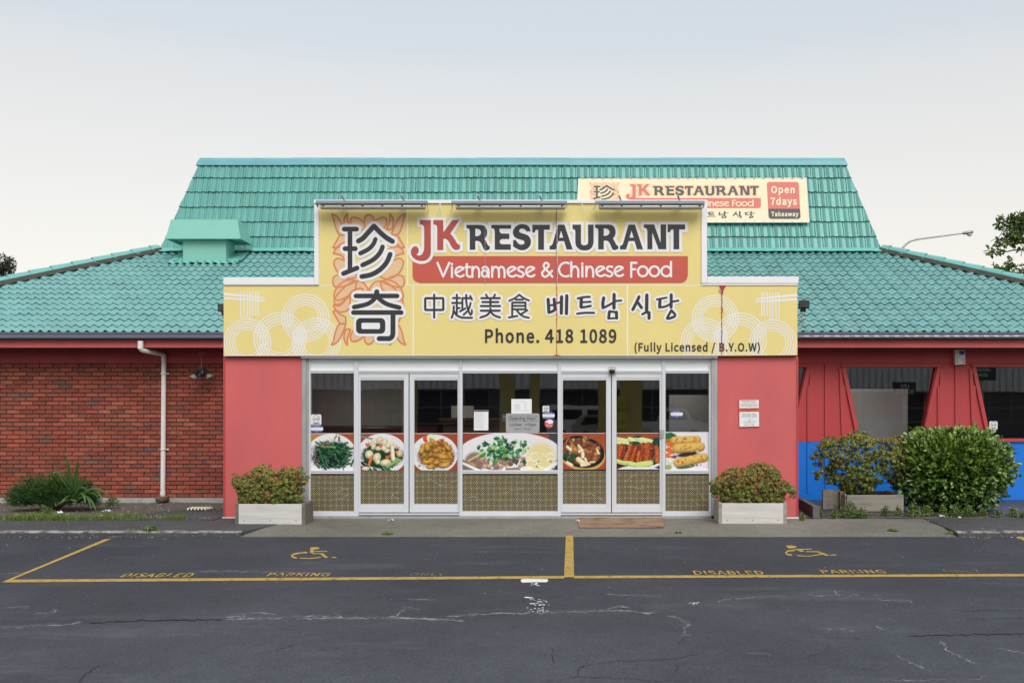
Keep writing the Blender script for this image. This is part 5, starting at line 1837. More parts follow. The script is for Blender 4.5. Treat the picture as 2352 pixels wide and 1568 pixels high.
# ================================================================== POSTERS (printed food photographs)
class Paint:
    def __init__(s, w, h, col, seed=0):
        s.w, s.h = w, h
        s.a = np.ones((h, w, 3)) * np.array(col)
        s.Y, s.X = np.mgrid[0:h, 0:w].astype(float) + .5
        s.r = np.random.RandomState(seed)
        n = s.r.rand(h + 4, w + 4)
        s.n1 = (n[:-4, :-4] + n[2:-2, 2:-2] + n[4:, 4:] + n[:-4, 4:] + n[4:, :-4]) / 5 - .5
        s.n0 = s.r.rand(h, w) - .5
    def put(s, mask, col, tex=0.0, shade=None):
        c = np.array(col)[None, None, :] * (1 + tex * (s.n0 + s.n1 * 2))[:, :, None]
        if shade is not None: c = c * shade[:, :, None]
        mk = np.clip(mask, 0, 1)[:, :, None]
        s.a = s.a * (1 - mk) + np.clip(c, 0, 1) * mk
    def ell(s, cx, cy, rx, ry, col, ang=0, tex=0.0, dome=.0, soft=.8, wob=0.0):
        c, d = math.cos(R(ang)), math.sin(R(ang))
        dx, dy = s.X - cx, s.Y - cy
        u, v = (dx * c + dy * d) / rx, (-dx * d + dy * c) / ry
        r = np.sqrt(u * u + v * v)
        if wob: r = r + wob * s.n1
        m = (1 - r) * min(rx, ry) / soft + .5
        sh = None
        if dome: sh = 1 + dome * (.35 - r - .45 * (v * c + u * d)) 
        s.put(m, col, tex, sh)
    def cap(s, x0, y0, x1, y1, r, col, tex=0.0, dome=.5, hl=0.0, soft=.8):
        dx, dy = x1 - x0, y1 - y0
        L2_ = dx * dx + dy * dy + 1e-9
        t = np.clip(((s.X - x0) * dx + (s.Y - y0) * dy) / L2_, 0, 1)
        ex, ey = s.X - x0 - t * dx, s.Y - y0 - t * dy
        d = np.sqrt(ex * ex + ey * ey)
        m = (r - d) / soft + .5
        L = math.sqrt(L2_)
        side = (ex * -dy + ey * dx) / L / max(r, .1)
        if dx < 0: side = -side
        sh = 1 + dome * (-.4 * side - .55 * (d / r) ** 2 + .2)
        s.put(m, col, tex, sh)
        if hl: s.put(((r * .35 - np.sqrt((ex + r * .2 * dy / L) ** 2 + (ey - r * .3) ** 2)) / soft) * hl, (.9, .9, .85))
    def poly(s, pts, col, tex=0.0, soft=.8):
        d = np.full((s.h, s.w), 1e9)
        ins = np.zeros((s.h, s.w), bool)
        for i in range(len(pts)):
            (xa, ya), (xb, yb) = pts[i], pts[(i + 1) % len(pts)]
            dx, dy = xb - xa, yb - ya
            t = np.clip(((s.X - xa) * dx + (s.Y - ya) * dy) / (dx * dx + dy * dy + 1e-9), 0, 1)
            d = np.minimum(d, np.hypot(s.X - xa - t * dx, s.Y - ya - t * dy))
            cnd = ((ya > s.Y) != (yb > s.Y))
            ins ^= cnd & (s.X < (xb - xa) * (s.Y - ya) / (yb - ya + 1e-12) + xa)
        s.put(np.where(ins, d, -d) / soft + .5, col, tex)

def srgb(r, g, b):
    f = lambda c: c / 12.92 if c <= .04045 else ((c + .055) / 1.055) ** 2.4
    return (f(r / 255), f(g / 255), f(b / 255))
def spot(p, n, x0, x1, y0, y1, r0, r1, cols, **k):
    for _ in range(n):
        c = cols[p.r.randint(len(cols))]
        r = p.r.uniform(r0, r1)
        p.ell(p.r.uniform(x0, x1), p.r.uniform(y0, y1), r, r * p.r.uniform(.6, 1), c, p.r.uniform(0, 180), **k)
TC, PLT = srgb(172, 84, 48), srgb(238, 236, 238)
G1, G2, G3, G4 = srgb(20, 60, 40), srgb(36, 100, 60), srgb(120, 150, 100), srgb(14, 34, 28)
B = 100 / 1600.0

def beans():
    p = Paint(100, 86, TC, 1)
    p.a[:, :50] = srgb(190, 135, 70)
    p.ell(48, 58, 62, 58, PLT, soft=1)
    p.ell(47, 50, 45, 33, G4, wob=.9)
    p.ell(50, 66, 40, 15, G4, wob=.8)
    for i in range(75):
        x, y = p.r.uniform(4, 88), p.r.uniform(16, 78)
        if ((x - 47) / 47) ** 2 + ((y - 49) / 36) ** 2 > 1: continue
        a = p.r.uniform(-.5, 1.3)
        L = p.r.uniform(8, 17)
        p.cap(x, y, x + L * math.cos(a), y + L * math.sin(a), p.r.uniform(1.3, 2.4), (G1, G2, G1, G2, srgb(50, 110, 70))[i % 5], .5, .9, .0)
    for x0, y0, x1, y1 in ((18, 36, 32, 75), (48, 40, 66, 68), (44, 24, 84, 40), (12, 20, 25, 28), (25, 30, 56, 32), (74, 70, 92, 45), (66, 8, 66, 16), (56, 11, 60, 5), (94, 76, 99, 62), (80, 24, 86, 21), (80, 40, 98, 34)):
        p.cap(x0, y0, x1, y1, 2.2, (G3 if (x0 + y0) % 2 else G2), .5, .9)
    spot(p, 26, 5, 20, 52, 76, .7, 1.6, [srgb(120, 60, 40), srgb(60, 30, 24), srgb(170, 110, 90)])
    spot(p, 30, 20, 42, 22, 32, .6, 1.5, [srgb(130, 70, 50), srgb(40, 30, 30), srgb(200, 150, 130)])
    spot(p, 110, 8, 90, 20, 80, .4, .9, [srgb(200, 220, 200), srgb(120, 170, 140), G4])
    p.ell(42, 23, 2.5, 2.5, srgb(200, 110, 60), dome=.6)
    return p
def prawns():
    p = Paint(100, 86, srgb(160, 74, 46), 2)
    p.ell(50, 48, 58, 48, PLT)
    p.ell(50, 52, 48, 30, srgb(20, 70, 40), tex=.6, wob=.5)
    for i in range(26):
        x, y = p.r.uniform(2, 60), p.r.uniform(45, 82)
        p.cap(x, y, x + p.r.uniform(8, 20), y + p.r.uniform(4, 14), p.r.uniform(1.5, 3), (G1, srgb(20, 110, 60), G4)[i % 3], .4, .9)
    for x0, y0, x1, y1 in ((62, 78, 88, 64), (66, 74, 84, 64), (80, 58, 90, 62)): p.cap(x0, y0, x1, y1, 3, srgb(140, 180, 110), .2, .7)
    cr_, or_ = srgb(238, 226, 190), srgb(226, 120, 50)
    for x, y, r in ((22, 18, 7), (34, 18, 8), (44, 14, 9), (56, 20, 10), (30, 30, 8), (42, 34, 8), (54, 34, 9), (64, 28, 8), (72, 24, 7), (80, 30, 6), (62, 40, 7)):
        p.ell(x, y, r, r * .7, np.array(cr_) * p.r.uniform(.85, 1.05), p.r.uniform(0, 180), .25, .5, wob=.5)
    for x, y in ((16, 26), (46, 28), (62, 56), (84, 44), (70, 52)): p.ell(x, y, 5, 4, or_, 20, .3, .6, wob=.6)
    p.ell(20, 49, 9.5, 10, cr_, 0, .25, .6, wob=.4); p.cap(26, 54, 20, 72, 3, or_, .3, .6)
    p.ell(38, 56, 9, 11, cr_, 20, .3, .6, wob=.5); p.ell(40, 66, 6, 6, cr_, 0, .3, .5, wob=.5)
    p.ell(58, 68, 13, 8, cr_, -10, .15, .6, wob=.4); p.cap(73, 33, 75, 60, 4.5, srgb(240, 228, 200), .12, .6)
    p.ell(90, 47, 7, 8, srgb(240, 205, 160), 0, .3, .6, wob=.4)
    p.ell(12, 82, 9, 5, cr_, 0, .25, .4, wob=.5)
    spot(p, 60, 15, 90, 10, 70, .3, .7, [srgb(120, 80, 40), srgb(170, 120, 60)])
    p.cap(0, 7, 26, 12, 2, srgb(120, 140, 165), .3, .6)
    return p
def fried():
    p = Paint(100, 86, srgb(166, 76, 44), 3)
    p.ell(47, 48, 54, 46, PLT)
    p.ell(26, 12, 6, 8, srgb(214, 90, 60), 0, .3, .3); p.ell(39, 10, 10, 9, srgb(226, 236, 205), 0, .08)
    p.ell(50, 50, 42, 31, srgb(140, 80, 24), tex=.5, wob=.7)
    for i in range(46):
        x, y = p.r.uniform(12, 88), p.r.uniform(18, 80)
        if ((x - 50) / 40) ** 2 + ((y - 48) / 30) ** 2 > 1: continue
        p.ell(x, y, p.r.uniform(6, 12), p.r.uniform(4, 6.5), np.array(srgb(214, 156, 66)) * p.r.uniform(.72, 1.12), p.r.uniform(-40, 60), .35, .9, wob=.5)
    for x, y, a, b, g in ((17, 40, 10, 6, 110), (30, 32, 12, 6, 80), (66, 54, 15, 7, 15), (30, 66, 14, 6, -10), (70, 74, 15, 7, -8), (36, 78, 10, 5, 0)):
        p.ell(x, y, a, b, srgb(220, 165, 74), g, .3, .9, wob=.4)
    for x, y in ((56, 20), (64, 16), (60, 28), (42, 42), (30, 60), (90, 52), (85, 70)): p.ell(x, y, 3.5, 2.5, srgb(190, 60, 26), 30, .4, .5)
    for x, y in ((47, 30), (37, 36), (28, 48), (45, 50), (28, 54), (62, 40)): p.ell(x, y, 3, 2, srgb(100, 160, 60), 40, .5, .4)
    spot(p, 45, 15, 85, 18, 80, .4, 1.1, [srgb(240, 235, 210), srgb(120, 50, 24), srgb(180, 90, 30)])
    p.ell(12, 75, 3, 3, srgb(150, 190, 80), dome=.5)
    return p
def soup():
    p = Paint(220, 86, srgb(150, 70, 44), 4)
    p.a[:, 200:] = srgb(70, 70, 80)
    p.ell(110, 44, 118, 46, PLT, soft=1.2)
    p.ell(112, 58, 104, 46, srgb(232, 236, 236), soft=3)
    p.ell(180, 60, 34, 38, srgb(236, 220, 160), 20, .05, soft=14)
    p.ell(30, 66, 26, 22, srgb(150, 120, 110), 0, .4, soft=6, wob=.3)
    for i in range(50):
        x, y = p.r.uniform(20, 140), p.r.uniform(52, 86)
        p.ell(x, y, p.r.uniform(5, 11), p.r.uniform(3, 6), (srgb(214, 180, 150), srgb(160, 125, 125), srgb(190, 150, 120), srgb(120, 90, 84))[i % 4], p.r.uniform(-40, 40), .4, .6, wob=.7)
    for i in range(40):
        x, y = p.r.uniform(140, 205), p.r.uniform(42, 84)
        a = p.r.uniform(-.9, .9)
        p.cap(x, y, x + 14 * math.cos(a), y + 9 * math.sin(a), 1.2, (srgb(248, 246, 226), srgb(240, 230, 180))[i % 2], .05, .3)
    for i in range(120):
        x, y = p.r.normal(92, 26), p.r.normal(40, 14)
        if not (36 < x < 146 and 8 < y < 70): continue
        c = (srgb(30, 120, 66), srgb(16, 84, 60), srgb(110, 180, 90), srgb(180, 214, 140), srgb(24, 100, 70), srgb(70, 150, 80))[i % 6]
        p.ell(x, y, p.r.uniform(3, 9), p.r.uniform(2, 5), c, p.r.uniform(0, 180), .7, .5, wob=1.2)
    spot(p, 120, 70, 130, 40, 68, .5, 1.5, [srgb(10, 70, 66), srgb(30, 120, 80), srgb(60, 150, 120)])
    p.cap(13, 65, 52, 42, 1.8, srgb(190, 214, 120), .1, .4)
    for x, y in ((140, 32), (145, 27), (152, 35), (204, 66), (172, 78), (176, 66)): p.ell(x, y, 2.4, 1.7, srgb(50, 120, 70), 30, .3)
    p.cap(104, 80, 126, 78, 1.6, PLT); p.cap(126, 78, 134, 62, 1.6, PLT)
    p.poly([(0, 74), (18, 86), (0, 86)], srgb(110, 116, 108)); p.cap(0, 70, 40, 88, 3, PLT, 0, .3); p.cap(218, 70, 190, 88, 4, PLT, 0, .3)
    return p
def sizzling():
    p = Paint(100, 86, srgb(170, 80, 48), 5)
    p.ell(44, 48, 56, 40, srgb(210, 170, 100), 14, .12); p.ell(44, 44, 54, 38, srgb(30, 28, 30), 12, .3); p.ell(42, 44, 47, 31, srgb(130, 76, 50), 12, .9)
    for i in range(60):
        x, y = p.r.uniform(3, 88), p.r.uniform(6, 74)
        if ((x - 44) / 44) ** 2 + ((y - 40) / 33) ** 2 > 1: continue
        p.ell(x, y, p.r.uniform(4, 9), p.r.uniform(3, 6), (srgb(190, 120, 60), srgb(150, 84, 56), srgb(214, 156, 90), srgb(120, 60, 40))[i % 4], p.r.uniform(0, 180), .7, .7, wob=.8)
    spot(p, 200, 12, 86, 8, 66, .4, 1.1, [srgb(230, 190, 160), srgb(90, 44, 36), srgb(60, 30, 30), srgb(200, 130, 110)])
    for x0, y0, x1, y1, r in ((10, 32, 18, 39, 3.5), (36, 28, 44, 38, 2.4), (38, 43, 46, 40, 3), (46, 46, 46, 56, 4), (36, 62, 46, 70, 6), (52, 60, 54, 66, 3), (44, 76, 56, 74, 4), (64, 69, 74, 68, 2), (54, 68, 62, 74, 2.4), (10, 70, 20, 76, 4), (80, 40, 84, 48, 2.4)):
        p.cap(x0, y0, x1, y1, r, srgb(238, 226, 186), .1, .5)
    for x, y, a in ((24, 53, 10), (18, 63, 30), (8, 52, -60)): p.ell(x, y, 8, 6, srgb(24, 90, 54), a, .5, .6, wob=.3)
    return p
def pork():
    p = Paint(100, 86, srgb(70, 34, 24), 6)
    p.a[:12] = srgb(160, 80, 52)
    p.ell(50, 110, 70, 34, PLT)
    for x0, y0, x1, y1, r in ((0, 14, 24, 18, 5), (0, 22, 26, 24, 4), (30, 14, 54, 22, 5.5), (48, 12, 84, 20, 5), (56, 18, 80, 25, 3)): p.cap(x0, y0, x1, y1, r, srgb(214, 228, 160), .1, .55)
    for x, y, a, b in ((44, 24, 12, 5), (50, 8, 9, 3), (92, 22, 8, 12), (66, 67, 12, 5), (88, 66, 10, 5), (70, 78, 14, 4)): p.ell(x, y, a, b, srgb(20, 76, 52), 0, .7, .4, wob=.6)
    cols = (srgb(150, 62, 30), srgb(180, 84, 34), srgb(112, 48, 32), srgb(190, 100, 44))
    for i, (x0, y0, x1, y1, r) in enumerate(((4, 32, 2, 56, 6), (12, 30, 8, 56, 6), (20, 30, 14, 58, 5), (34, 28, 20, 66, 4.5), (38, 30, 26, 66, 3.5), (46, 34, 36, 64, 5), (56, 30, 50, 44, 6), (54, 46, 50, 64, 5), (64, 28, 58, 66, 6), (74, 28, 70, 66, 7), (84, 28, 82, 64, 6), (93, 34, 94, 66, 5))):
        p.cap(x0, y0, x1, y1, r, cols[i % 4], .6, .8)
    spot(p, 220, 1, 97, 26, 66, .4, 1.2, [srgb(226, 180, 150), srgb(70, 30, 20), srgb(206, 120, 60), srgb(120, 50, 30)])
    for x0, y0, x1, y1, r in ((0, 66, 20, 72, 5), (16, 70, 30, 70, 4), (30, 72, 46, 76, 6), (50, 76, 78, 72, 7.5)): p.cap(x0, y0, x1, y1, r, srgb(206, 224, 130), .12, .5)
    p.ell(62, 92, 44, 12, PLT); p.cap(70, 86, 99, 74, 3, PLT)
    return p
def rolls():
    p = Paint(100, 86, PLT, 7)
    p.ell(8, 14, 18, 14, srgb(40, 110, 60), 0, .7, wob=.6); p.ell(50, 50, 26, 6, srgb(50, 46, 40), -8, .2, soft=3); p.ell(46, 78, 22, 5, srgb(60, 110, 90), -8, .4)
    for i in range(16): 
        y = p.r.uniform(18, 58)
        p.cap(p.r.uniform(0, 6), y, p.r.uniform(12, 24), y + p.r.uniform(-6, 8), 2, srgb(226, 116, 44), .2, .6)
    for x0, y0, x1, y1, r in ((20, 19, 72, 17, 9.5), (26, 37, 80, 33, 11), (28, 70, 88, 58, 10.5)):
        p.cap(x0, y0, x1, y1, r, srgb(216, 176, 92), .18, 1.0)
        spot(p, 26, x0, x1, min(y0, y1) - 4, max(y0, y1) + 7, 1, 3, [srgb(196, 140, 60), srgb(232, 200, 120), srgb(170, 110, 50)], soft=2)
    p.ell(10, 66, 8, 8, srgb(236, 240, 226), 0, .1, .3); p.ell(6, 80, 8, 6, srgb(170, 180, 110), 0, .5)
    p.ell(20, 56, 6, 4, srgb(150, 80, 90), 0, .6)
    return p

MAT['poster'] = M('printed_poster', (1, 1, 1), .4, .02, attr=True, spec=.3)
def poster(pt, u0, u1, v0, v1, Y, lab):
    x0, x1, z0, z1 = X_(u0, Y), X_(u1, Y), Z_(v1, Y), Z_(v0, Y)
    me = bpy.data.meshes.new('food_poster')
    h, w = pt.h, pt.w
    xs_, zs2 = np.linspace(0, x1 - x0, w + 1), np.linspace(z1 - z0, 0, h + 1)
    vv = [(x, 0, z) for z in zs2 for x in xs_]
    ff = [(j * (w + 1) + i, (j + 1) * (w + 1) + i, (j + 1) * (w + 1) + i + 1, j * (w + 1) + i + 1) for j in range(h) for i in range(w)]
    me.from_pydata(vv, [], ff)
    a = np.clip(pt.a, 0, 1) * .86
    at = me.color_attributes.new('tone', 'FLOAT_COLOR', 'CORNER')
    c = np.ones((h * w, 4, 4), np.float32)
    c[:, :, :3] = a.reshape(-1, 1, 3)
    at.data.foreach_set('color', c.ravel())
    me.materials.append(MAT['poster'])
    o = bpy.data.objects.new('food_poster', me)
    COL.objects.link(o)
    o.location = (x0, Y, z0)
    tag(o, lab, 'poster', 'food posters across the shop front')
    m = MB()
    m.box(x0, x1, Y - .001, Y + .0008, z1 + .0002, z1 + .006)
    e = m.build('white_edge', MAT['print_white'], o)
yw_, yd_ = YG - .003, YF + .022 + .017
poster(beans(), 713.6, 812.4, 995.5, 1079.2, yw_, 'food poster of dark green beans on a white plate')
poster(prawns(), 828, 927.6, 995.5, 1079.6, yd_, 'food poster of pale prawns and carrot over green vegetables')
poster(fried(), 951.6, 1050.8, 995.5, 1079.6, yd_, 'food poster of golden fried pieces with tomato and cucumber slices')
poster(soup(), 1063, 1280.4, 994.5, 1079, yw_, 'wide food poster of noodle soup heaped with green herbs')
poster(sizzling(), 1293.2, 1391, 995, 1077.5, yd_, 'food poster of brown meat and onion on a black sizzling plate')
poster(pork(), 1416.4, 1514.8, 994.5, 1077.5, yd_, 'food poster of sliced red roast pork between pale green stalks')
poster(rolls(), 1529.4, 1628.4, 992.5, 1078.8, yw_, 'food poster of three golden spring rolls')

# ================================================================== STICKERS AND NOTICES
def flatbox(m, u0, u1, v0, v1, Y, mi=0, d=.001):
    a, b = P(u0, v1, Y), P(u1, v0, Y)
    m.box(a.x, b.x, Y - d, Y, a.z, b.z, mi)
def flatart(m, polys, Y, mi=0, holes=()):
    m.flat(union(polys, holes), lambda u, v: P(u, v, Y), mi)
def security_sticker(u0, v0, w, Y, lab):
    t = thing('security_sticker', tuple(P(u0 + w / 2, v0 + w / 2, Y)), lab, 'sticker', 'square white security stickers')
    k = w / 640.0
    f = lambda x, y: (u0 + (x - 210) * k, v0 + (y - 270) * k)
    m = MB()
    flatart(m, [[f(*p) for p in roundrect(210, 270, 862, 932, 95)]], Y)
    m.build('backing', MAT['print_white'], t)
    m = MB()
    pl = []
    for a0, a1 in ((212, 375), (38, 148)): pl += stroke(arc(530, 560, 230, 238, a0, a1, 24), 30, cap=False)
    pl += [[(300, 555), (325, 555), (325, 640), (300, 640)], [(300, 490), (325, 490), (325, 525), (300, 525)]]
    for x in (360, 552): pl += stroke([(x + 150, 492), (x + 14, 492), (x + 14, 560), (x + 145, 566), (x + 145, 632), (x, 632)], 26, cap=False)
    pl += stroke([(335, 855), (750, 848)], 68)
    flatart(m, mp(f, pl), Y - .0008)
    m.build('emblem', MAT['print_dark'], t)
    sign_text(t, '09 443 1255', (*f(350, 832), *f(738, 868)), Y - .0014, MAT['print_white'], .0, 'phone_lettering')
    sign_text(t, 'SECURITY', (*f(390, 664), *f(750, 694)), Y - .0008, MAT['ink'], .0, 'lettering')
def monitor_sticker(u0, v0, w, Y, lab):
    t = thing('monitoring_sticker', tuple(P(u0 + w / 2, v0 + w * .27, Y)), lab, 'sticker', 'blue and white monitoring stickers')
    k = w / 752.0
    f = lambda x, y: (u0 + (x - 235) * k, v0 + (y - 965) * k)
    m = MB()
    flatart(m, [[f(240, 965), f(974, 965), f(974, 1378), f(240, 1378)]], Y)
    m.build('backing', MAT['sticker_blue'], t)
    m = MB()
    flatart(m, [[f(235, 1075), f(987, 1075), f(987, 1262), f(235, 1262)]], Y - .0008)
    m.build('label_strip', MAT['print_white'], t)
    sign_text(t, 'MONITORED BY', (*f(370, 995), *f(840, 1048)), Y - .0008, MAT['print_white'], .0)
    sign_text(t, 'PHONE (09) 443 0003', (*f(285, 1278), *f(930, 1326)), Y - .0008, MAT['print_white'], .0)
    sign_text(t, 'Auckland', (*f(515, 1338), *f(695, 1368)), Y - .0008, MAT['print_white'], .0)
    sign_text(t, 'Sure Communications', (*f(275, 1128), *f(835, 1170)), Y - .0016, MAT['ink'], .0)
    sign_text(t, 'Limited', (*f(310, 1186), *f(505, 1222)), Y - .0016, MAT['ink'], .0)
yst = YG - .002
security_sticker(714.2, 951.4, 23.4, yst, 'square white security sticker above the green beans poster')
monitor_sticker(714.6, 977, 27.2, yst, 'blue and white monitoring sticker directly above the green beans poster')
ks = .57422 / 6.533
cw = crop(1900, 1560, 6.533)
security_sticker(cw(1768, 0)[0], cw(0, 405)[1], 14.8, yst, 'small square white security sticker in the wide middle window')
monitor_sticker(cw(1766, 0)[0], cw(0, 575)[1], 27.6, yst, 'blue and white monitoring sticker above the round red one in the wide middle window')
monitor_sticker(1540.8, 943, 27.4, yst, 'blue and white monitoring sticker in the window above the spring rolls poster')
security_sticker(2272.5, 967, 18.4, YW + .058, 'square white security sticker in the corner of the dining room window at far right')
RVS = thing('review_sticker', tuple(P(*cw(1935, 870), yst)), 'round red sticker with a white spoon in the wide middle window', 'sticker')
m = MB()
flatart(m, [[cw(*p) for p in disc(1935, 870, 117, 32)]], yst); m.build('backing', M('sticker_red', (.60, .07, .07), .4, .03), RVS)
m = MB()
flatart(m, [[cw(*p) for p in disc(1965, 822, 80, 24, 56)], [cw(*p) for p in [(1832, 812), (1900, 806), (1930, 850), (1870, 838), (1830, 830)]]], yst - .0008); m.build('spoon_motif', MAT['print_white'], RVS)
sign_text(RVS, 'zomato', (*cw(1855, 900), *cw(2020, 942)), yst - .0008, MAT['print_white'], .0)
sign_text(RVS, 'review', (*cw(1855, 874), *cw(1925, 893)), yst - .0008, MAT['print_white'], .0)
sign_text(RVS, 'us on', (*cw(1855, 894), *cw(1895, 904)), yst - .0008, MAT['print_white'], .01)

OH = thing('opening_hours_sign', tuple(P(*cw(1245, 860), yst)), 'silver opening hours sign with black lettering in the wide middle window', 'sign')
m = MB()
flatart(m, [[cw(*p) for p in roundrect(808, 605, 1685, 1104, 45)]], yst - .0008); m.build('panel', MAT['silver'], OH)
m = MB()
flatart(m, mp(cw, [[(870, 663), (1622, 663), (1622, 817), (870, 817)]]), yst - .0016, 0, mp(cw, [[(877, 670), (1615, 670), (1615, 810), (877, 810)]])); m.build('border', MAT['print_dark'], OH)
for t_, x0, y0, x1, y1, w_ in (('Opening Hour', 900, 690, 1592, 776, .022), ('11:00am - 9:30pm', 905, 866, 1588, 932, .03), ('(Open 7days)', 1020, 976, 1470, 1034, .012)):
    sign_text(OH, t_, (*cw(x0, y0), *cw(x1, y1)), yst - .0016, MAT['print_dark'], w_, font='grotesque')

def paper(u0, u1, v0, v1, lab, lines, head=False, Y=yst):
    t = thing('paper_notice', tuple(P((u0 + u1) / 2, (v0 + v1) / 2, Y)), lab, 'notice')
    m = MB(); flatbox(m, u0, u1, v0, v1, Y); m.build('sheet', MAT['paper'], t)
    m = MB()
    r_ = random.Random(len(lines) + int(u0))
    for v_, a, b, h in lines:
        u = u0 + (u1 - u0) * a
        while u < u0 + (u1 - u0) * b:
            w = r_.uniform(.8, 3.2)
            flatbox(m, u, min(u + w, u0 + (u1 - u0) * b), v0 + (v1 - v0) * v_, v0 + (v1 - v0) * v_ + h, Y - .0016, 0, .0003)
            u += w + .5
    m.build('print', M('faint_ink', (.46, .47, .49), .8), t)
    if head:
        m = MB(); flatbox(m, u0 + .4, u1 - .4, v0 + .5, v0 + 3.4, Y - .0012, 0, .0003); m.build('heading_band', MAT['print_dark'], t)
paper(1088.6, 1121.6, 941.8, 987.8, 'white portrait sheet with dark heading band in the wide middle window', [(.10 + .035 * i, .06, .55 + .4 * ((i * 7) % 5) / 5, .55) for i in range(24)], True)
paper(cw(950, 0)[0], cw(1482, 0)[0], cw(0, 230)[1], cw(0, 606)[1], 'white landscape sheet standing above the silver opening hours sign', [(.16, .25, .75, .8), (.32, .25, .35, .6), (.32, .6, .8, .6)] + [(.39 + .05 * i, .16, .42, .6) for i in range(7)] + [(.39 + .05 * i, .66, .74, .6) for i in range(7)] + [(.77, .1, .9, .5), (.80, .1, .88, .5)])
CS = thing('card_sticker', tuple(P(*cw(757, 725), yst)), 'narrow blue payment card sticker left of the silver opening hours sign', 'sticker')
m = MB()
flatart(m, mp(cw, [[(718, 620), (804, 620), (804, 828), (718, 828)]]), YG + .012); m.build('backing', M('card_blue', (.05, .16, .36), .4, .05), CS)
m = MB()
flatart(m, mp(cw, [[(726, 665), (802, 665), (802, 705), (726, 705)]]), YG + .0114); m.build('label_strip', MAT['print_white'], CS)
sign_text(CS, 'VISA', (*cw(735, 672), *cw(798, 698)), YG + .0108, MAT['sticker_blue'], .0)
m = MB()
flatart(m, [[cw(*p) for p in disc(748, 758, 20, 16)]], YG + .0113); m.build('red_disc', MAT['print_red'], CS)
m = MB()
flatart(m, [[cw(*p) for p in disc(775, 758, 20, 16)]], YG + .0110); m.build('pale_disc', M('pale_pink_print', (.55, .35, .35), .5), CS)

# parking notice on the right pillar
cn = crop(2900, 1560, 8.71)
NT = thing('parking_notice', tuple(P(*cn(838, 808), -.012)), 'white parking notice with an orange band in a red frame on the right pillar', 'sign')
m = MB()
nq = [(474, 338), (1190, 326), (1204, 1272), (490, 1288)]
m.prism([P(*cn(*p), -.016) for p in nq], (0, .015, 0))
m.build('frame', MAT['red'], NT)
m = MB()
flatart(m, mp(cn, [[(497, 350), (1176, 342), (1190, 1256), (508, 1270)]]), -.0168); m.build('panel', MAT['print_white'], NT)
m = MB()
flatart(m, mp(cn, [[(499, 628), (1180, 616), (1182, 746), (502, 758)]]), -.0176); m.build('orange_band', M('orange_band', (.62, .10, .05), .5, .03), NT)
for t_, x0, y0, x1, y1, mt, w_ in (('IMPORTANT NOTICE', 580, 366, 1082, 400, 'print_red2', .02), ('CONDITIONS OF PARKING', 595, 418, 1072, 450, 'print_red2', .0), ('AUTHORISED PARKING', 558, 634, 1122, 674, 'print_dark', .02), ('ONLY', 775, 706, 905, 744, 'print_dark', .02),
                                  ('TOW AWAY AREA', 592, 824, 1095, 864, 'print_dark', .018), ('24 HOURS 7 DAYS', 580, 892, 1108, 932, 'print_dark', .018), ('VEHICLES RECLAIMED AT', 692, 982, 992, 1002, 'ink', .0), ('AMALG', 636, 1078, 806, 1114, 'ink', .0), ('A', 808, 1028, 890, 1112, 'print_red2', .0), ('MATED', 890, 1076, 1058, 1110, 'ink', .0), ('PHONE 360 1945', 715, 1158, 978, 1180, 'ink', .0)):
    sign_text(NT, t_, (*cn(x0, y0), *cn(x1, y1)), -.0184, MAT[mt], w_)
r_ = random.Random(5)
m = MB()
for y in (488, 508, 530, 552, 572, 1136):
    if y == 1136:
        m.build('small_print', MAT['ink'], NT)
        m = MB()
    x = 540 if y < 560 else 730
    if y > 1000: x = 650
    xe = 1130 if y < 560 else (950 if y < 1000 else 1040)
    while x < xe:
        w = r_.uniform(10, 46)
        flatart(m, mp(cn, [[(x, y - 5), (x + w, y - 5), (x + w, y + 4), (x, y + 4)]]), -.0184)
        x += w + 8
m.build('small_print', MAT['ink'], NT)
m = MB()
flatart(m, mp(cn, [[(668, 1222), (735, 1203), (728, 1218), (965, 1213), (960, 1198), (1028, 1215), (963, 1234), (968, 1220), (728, 1225), (735, 1240)]]), -.0184)
m.build('arrow', MAT['print_red2'], NT)
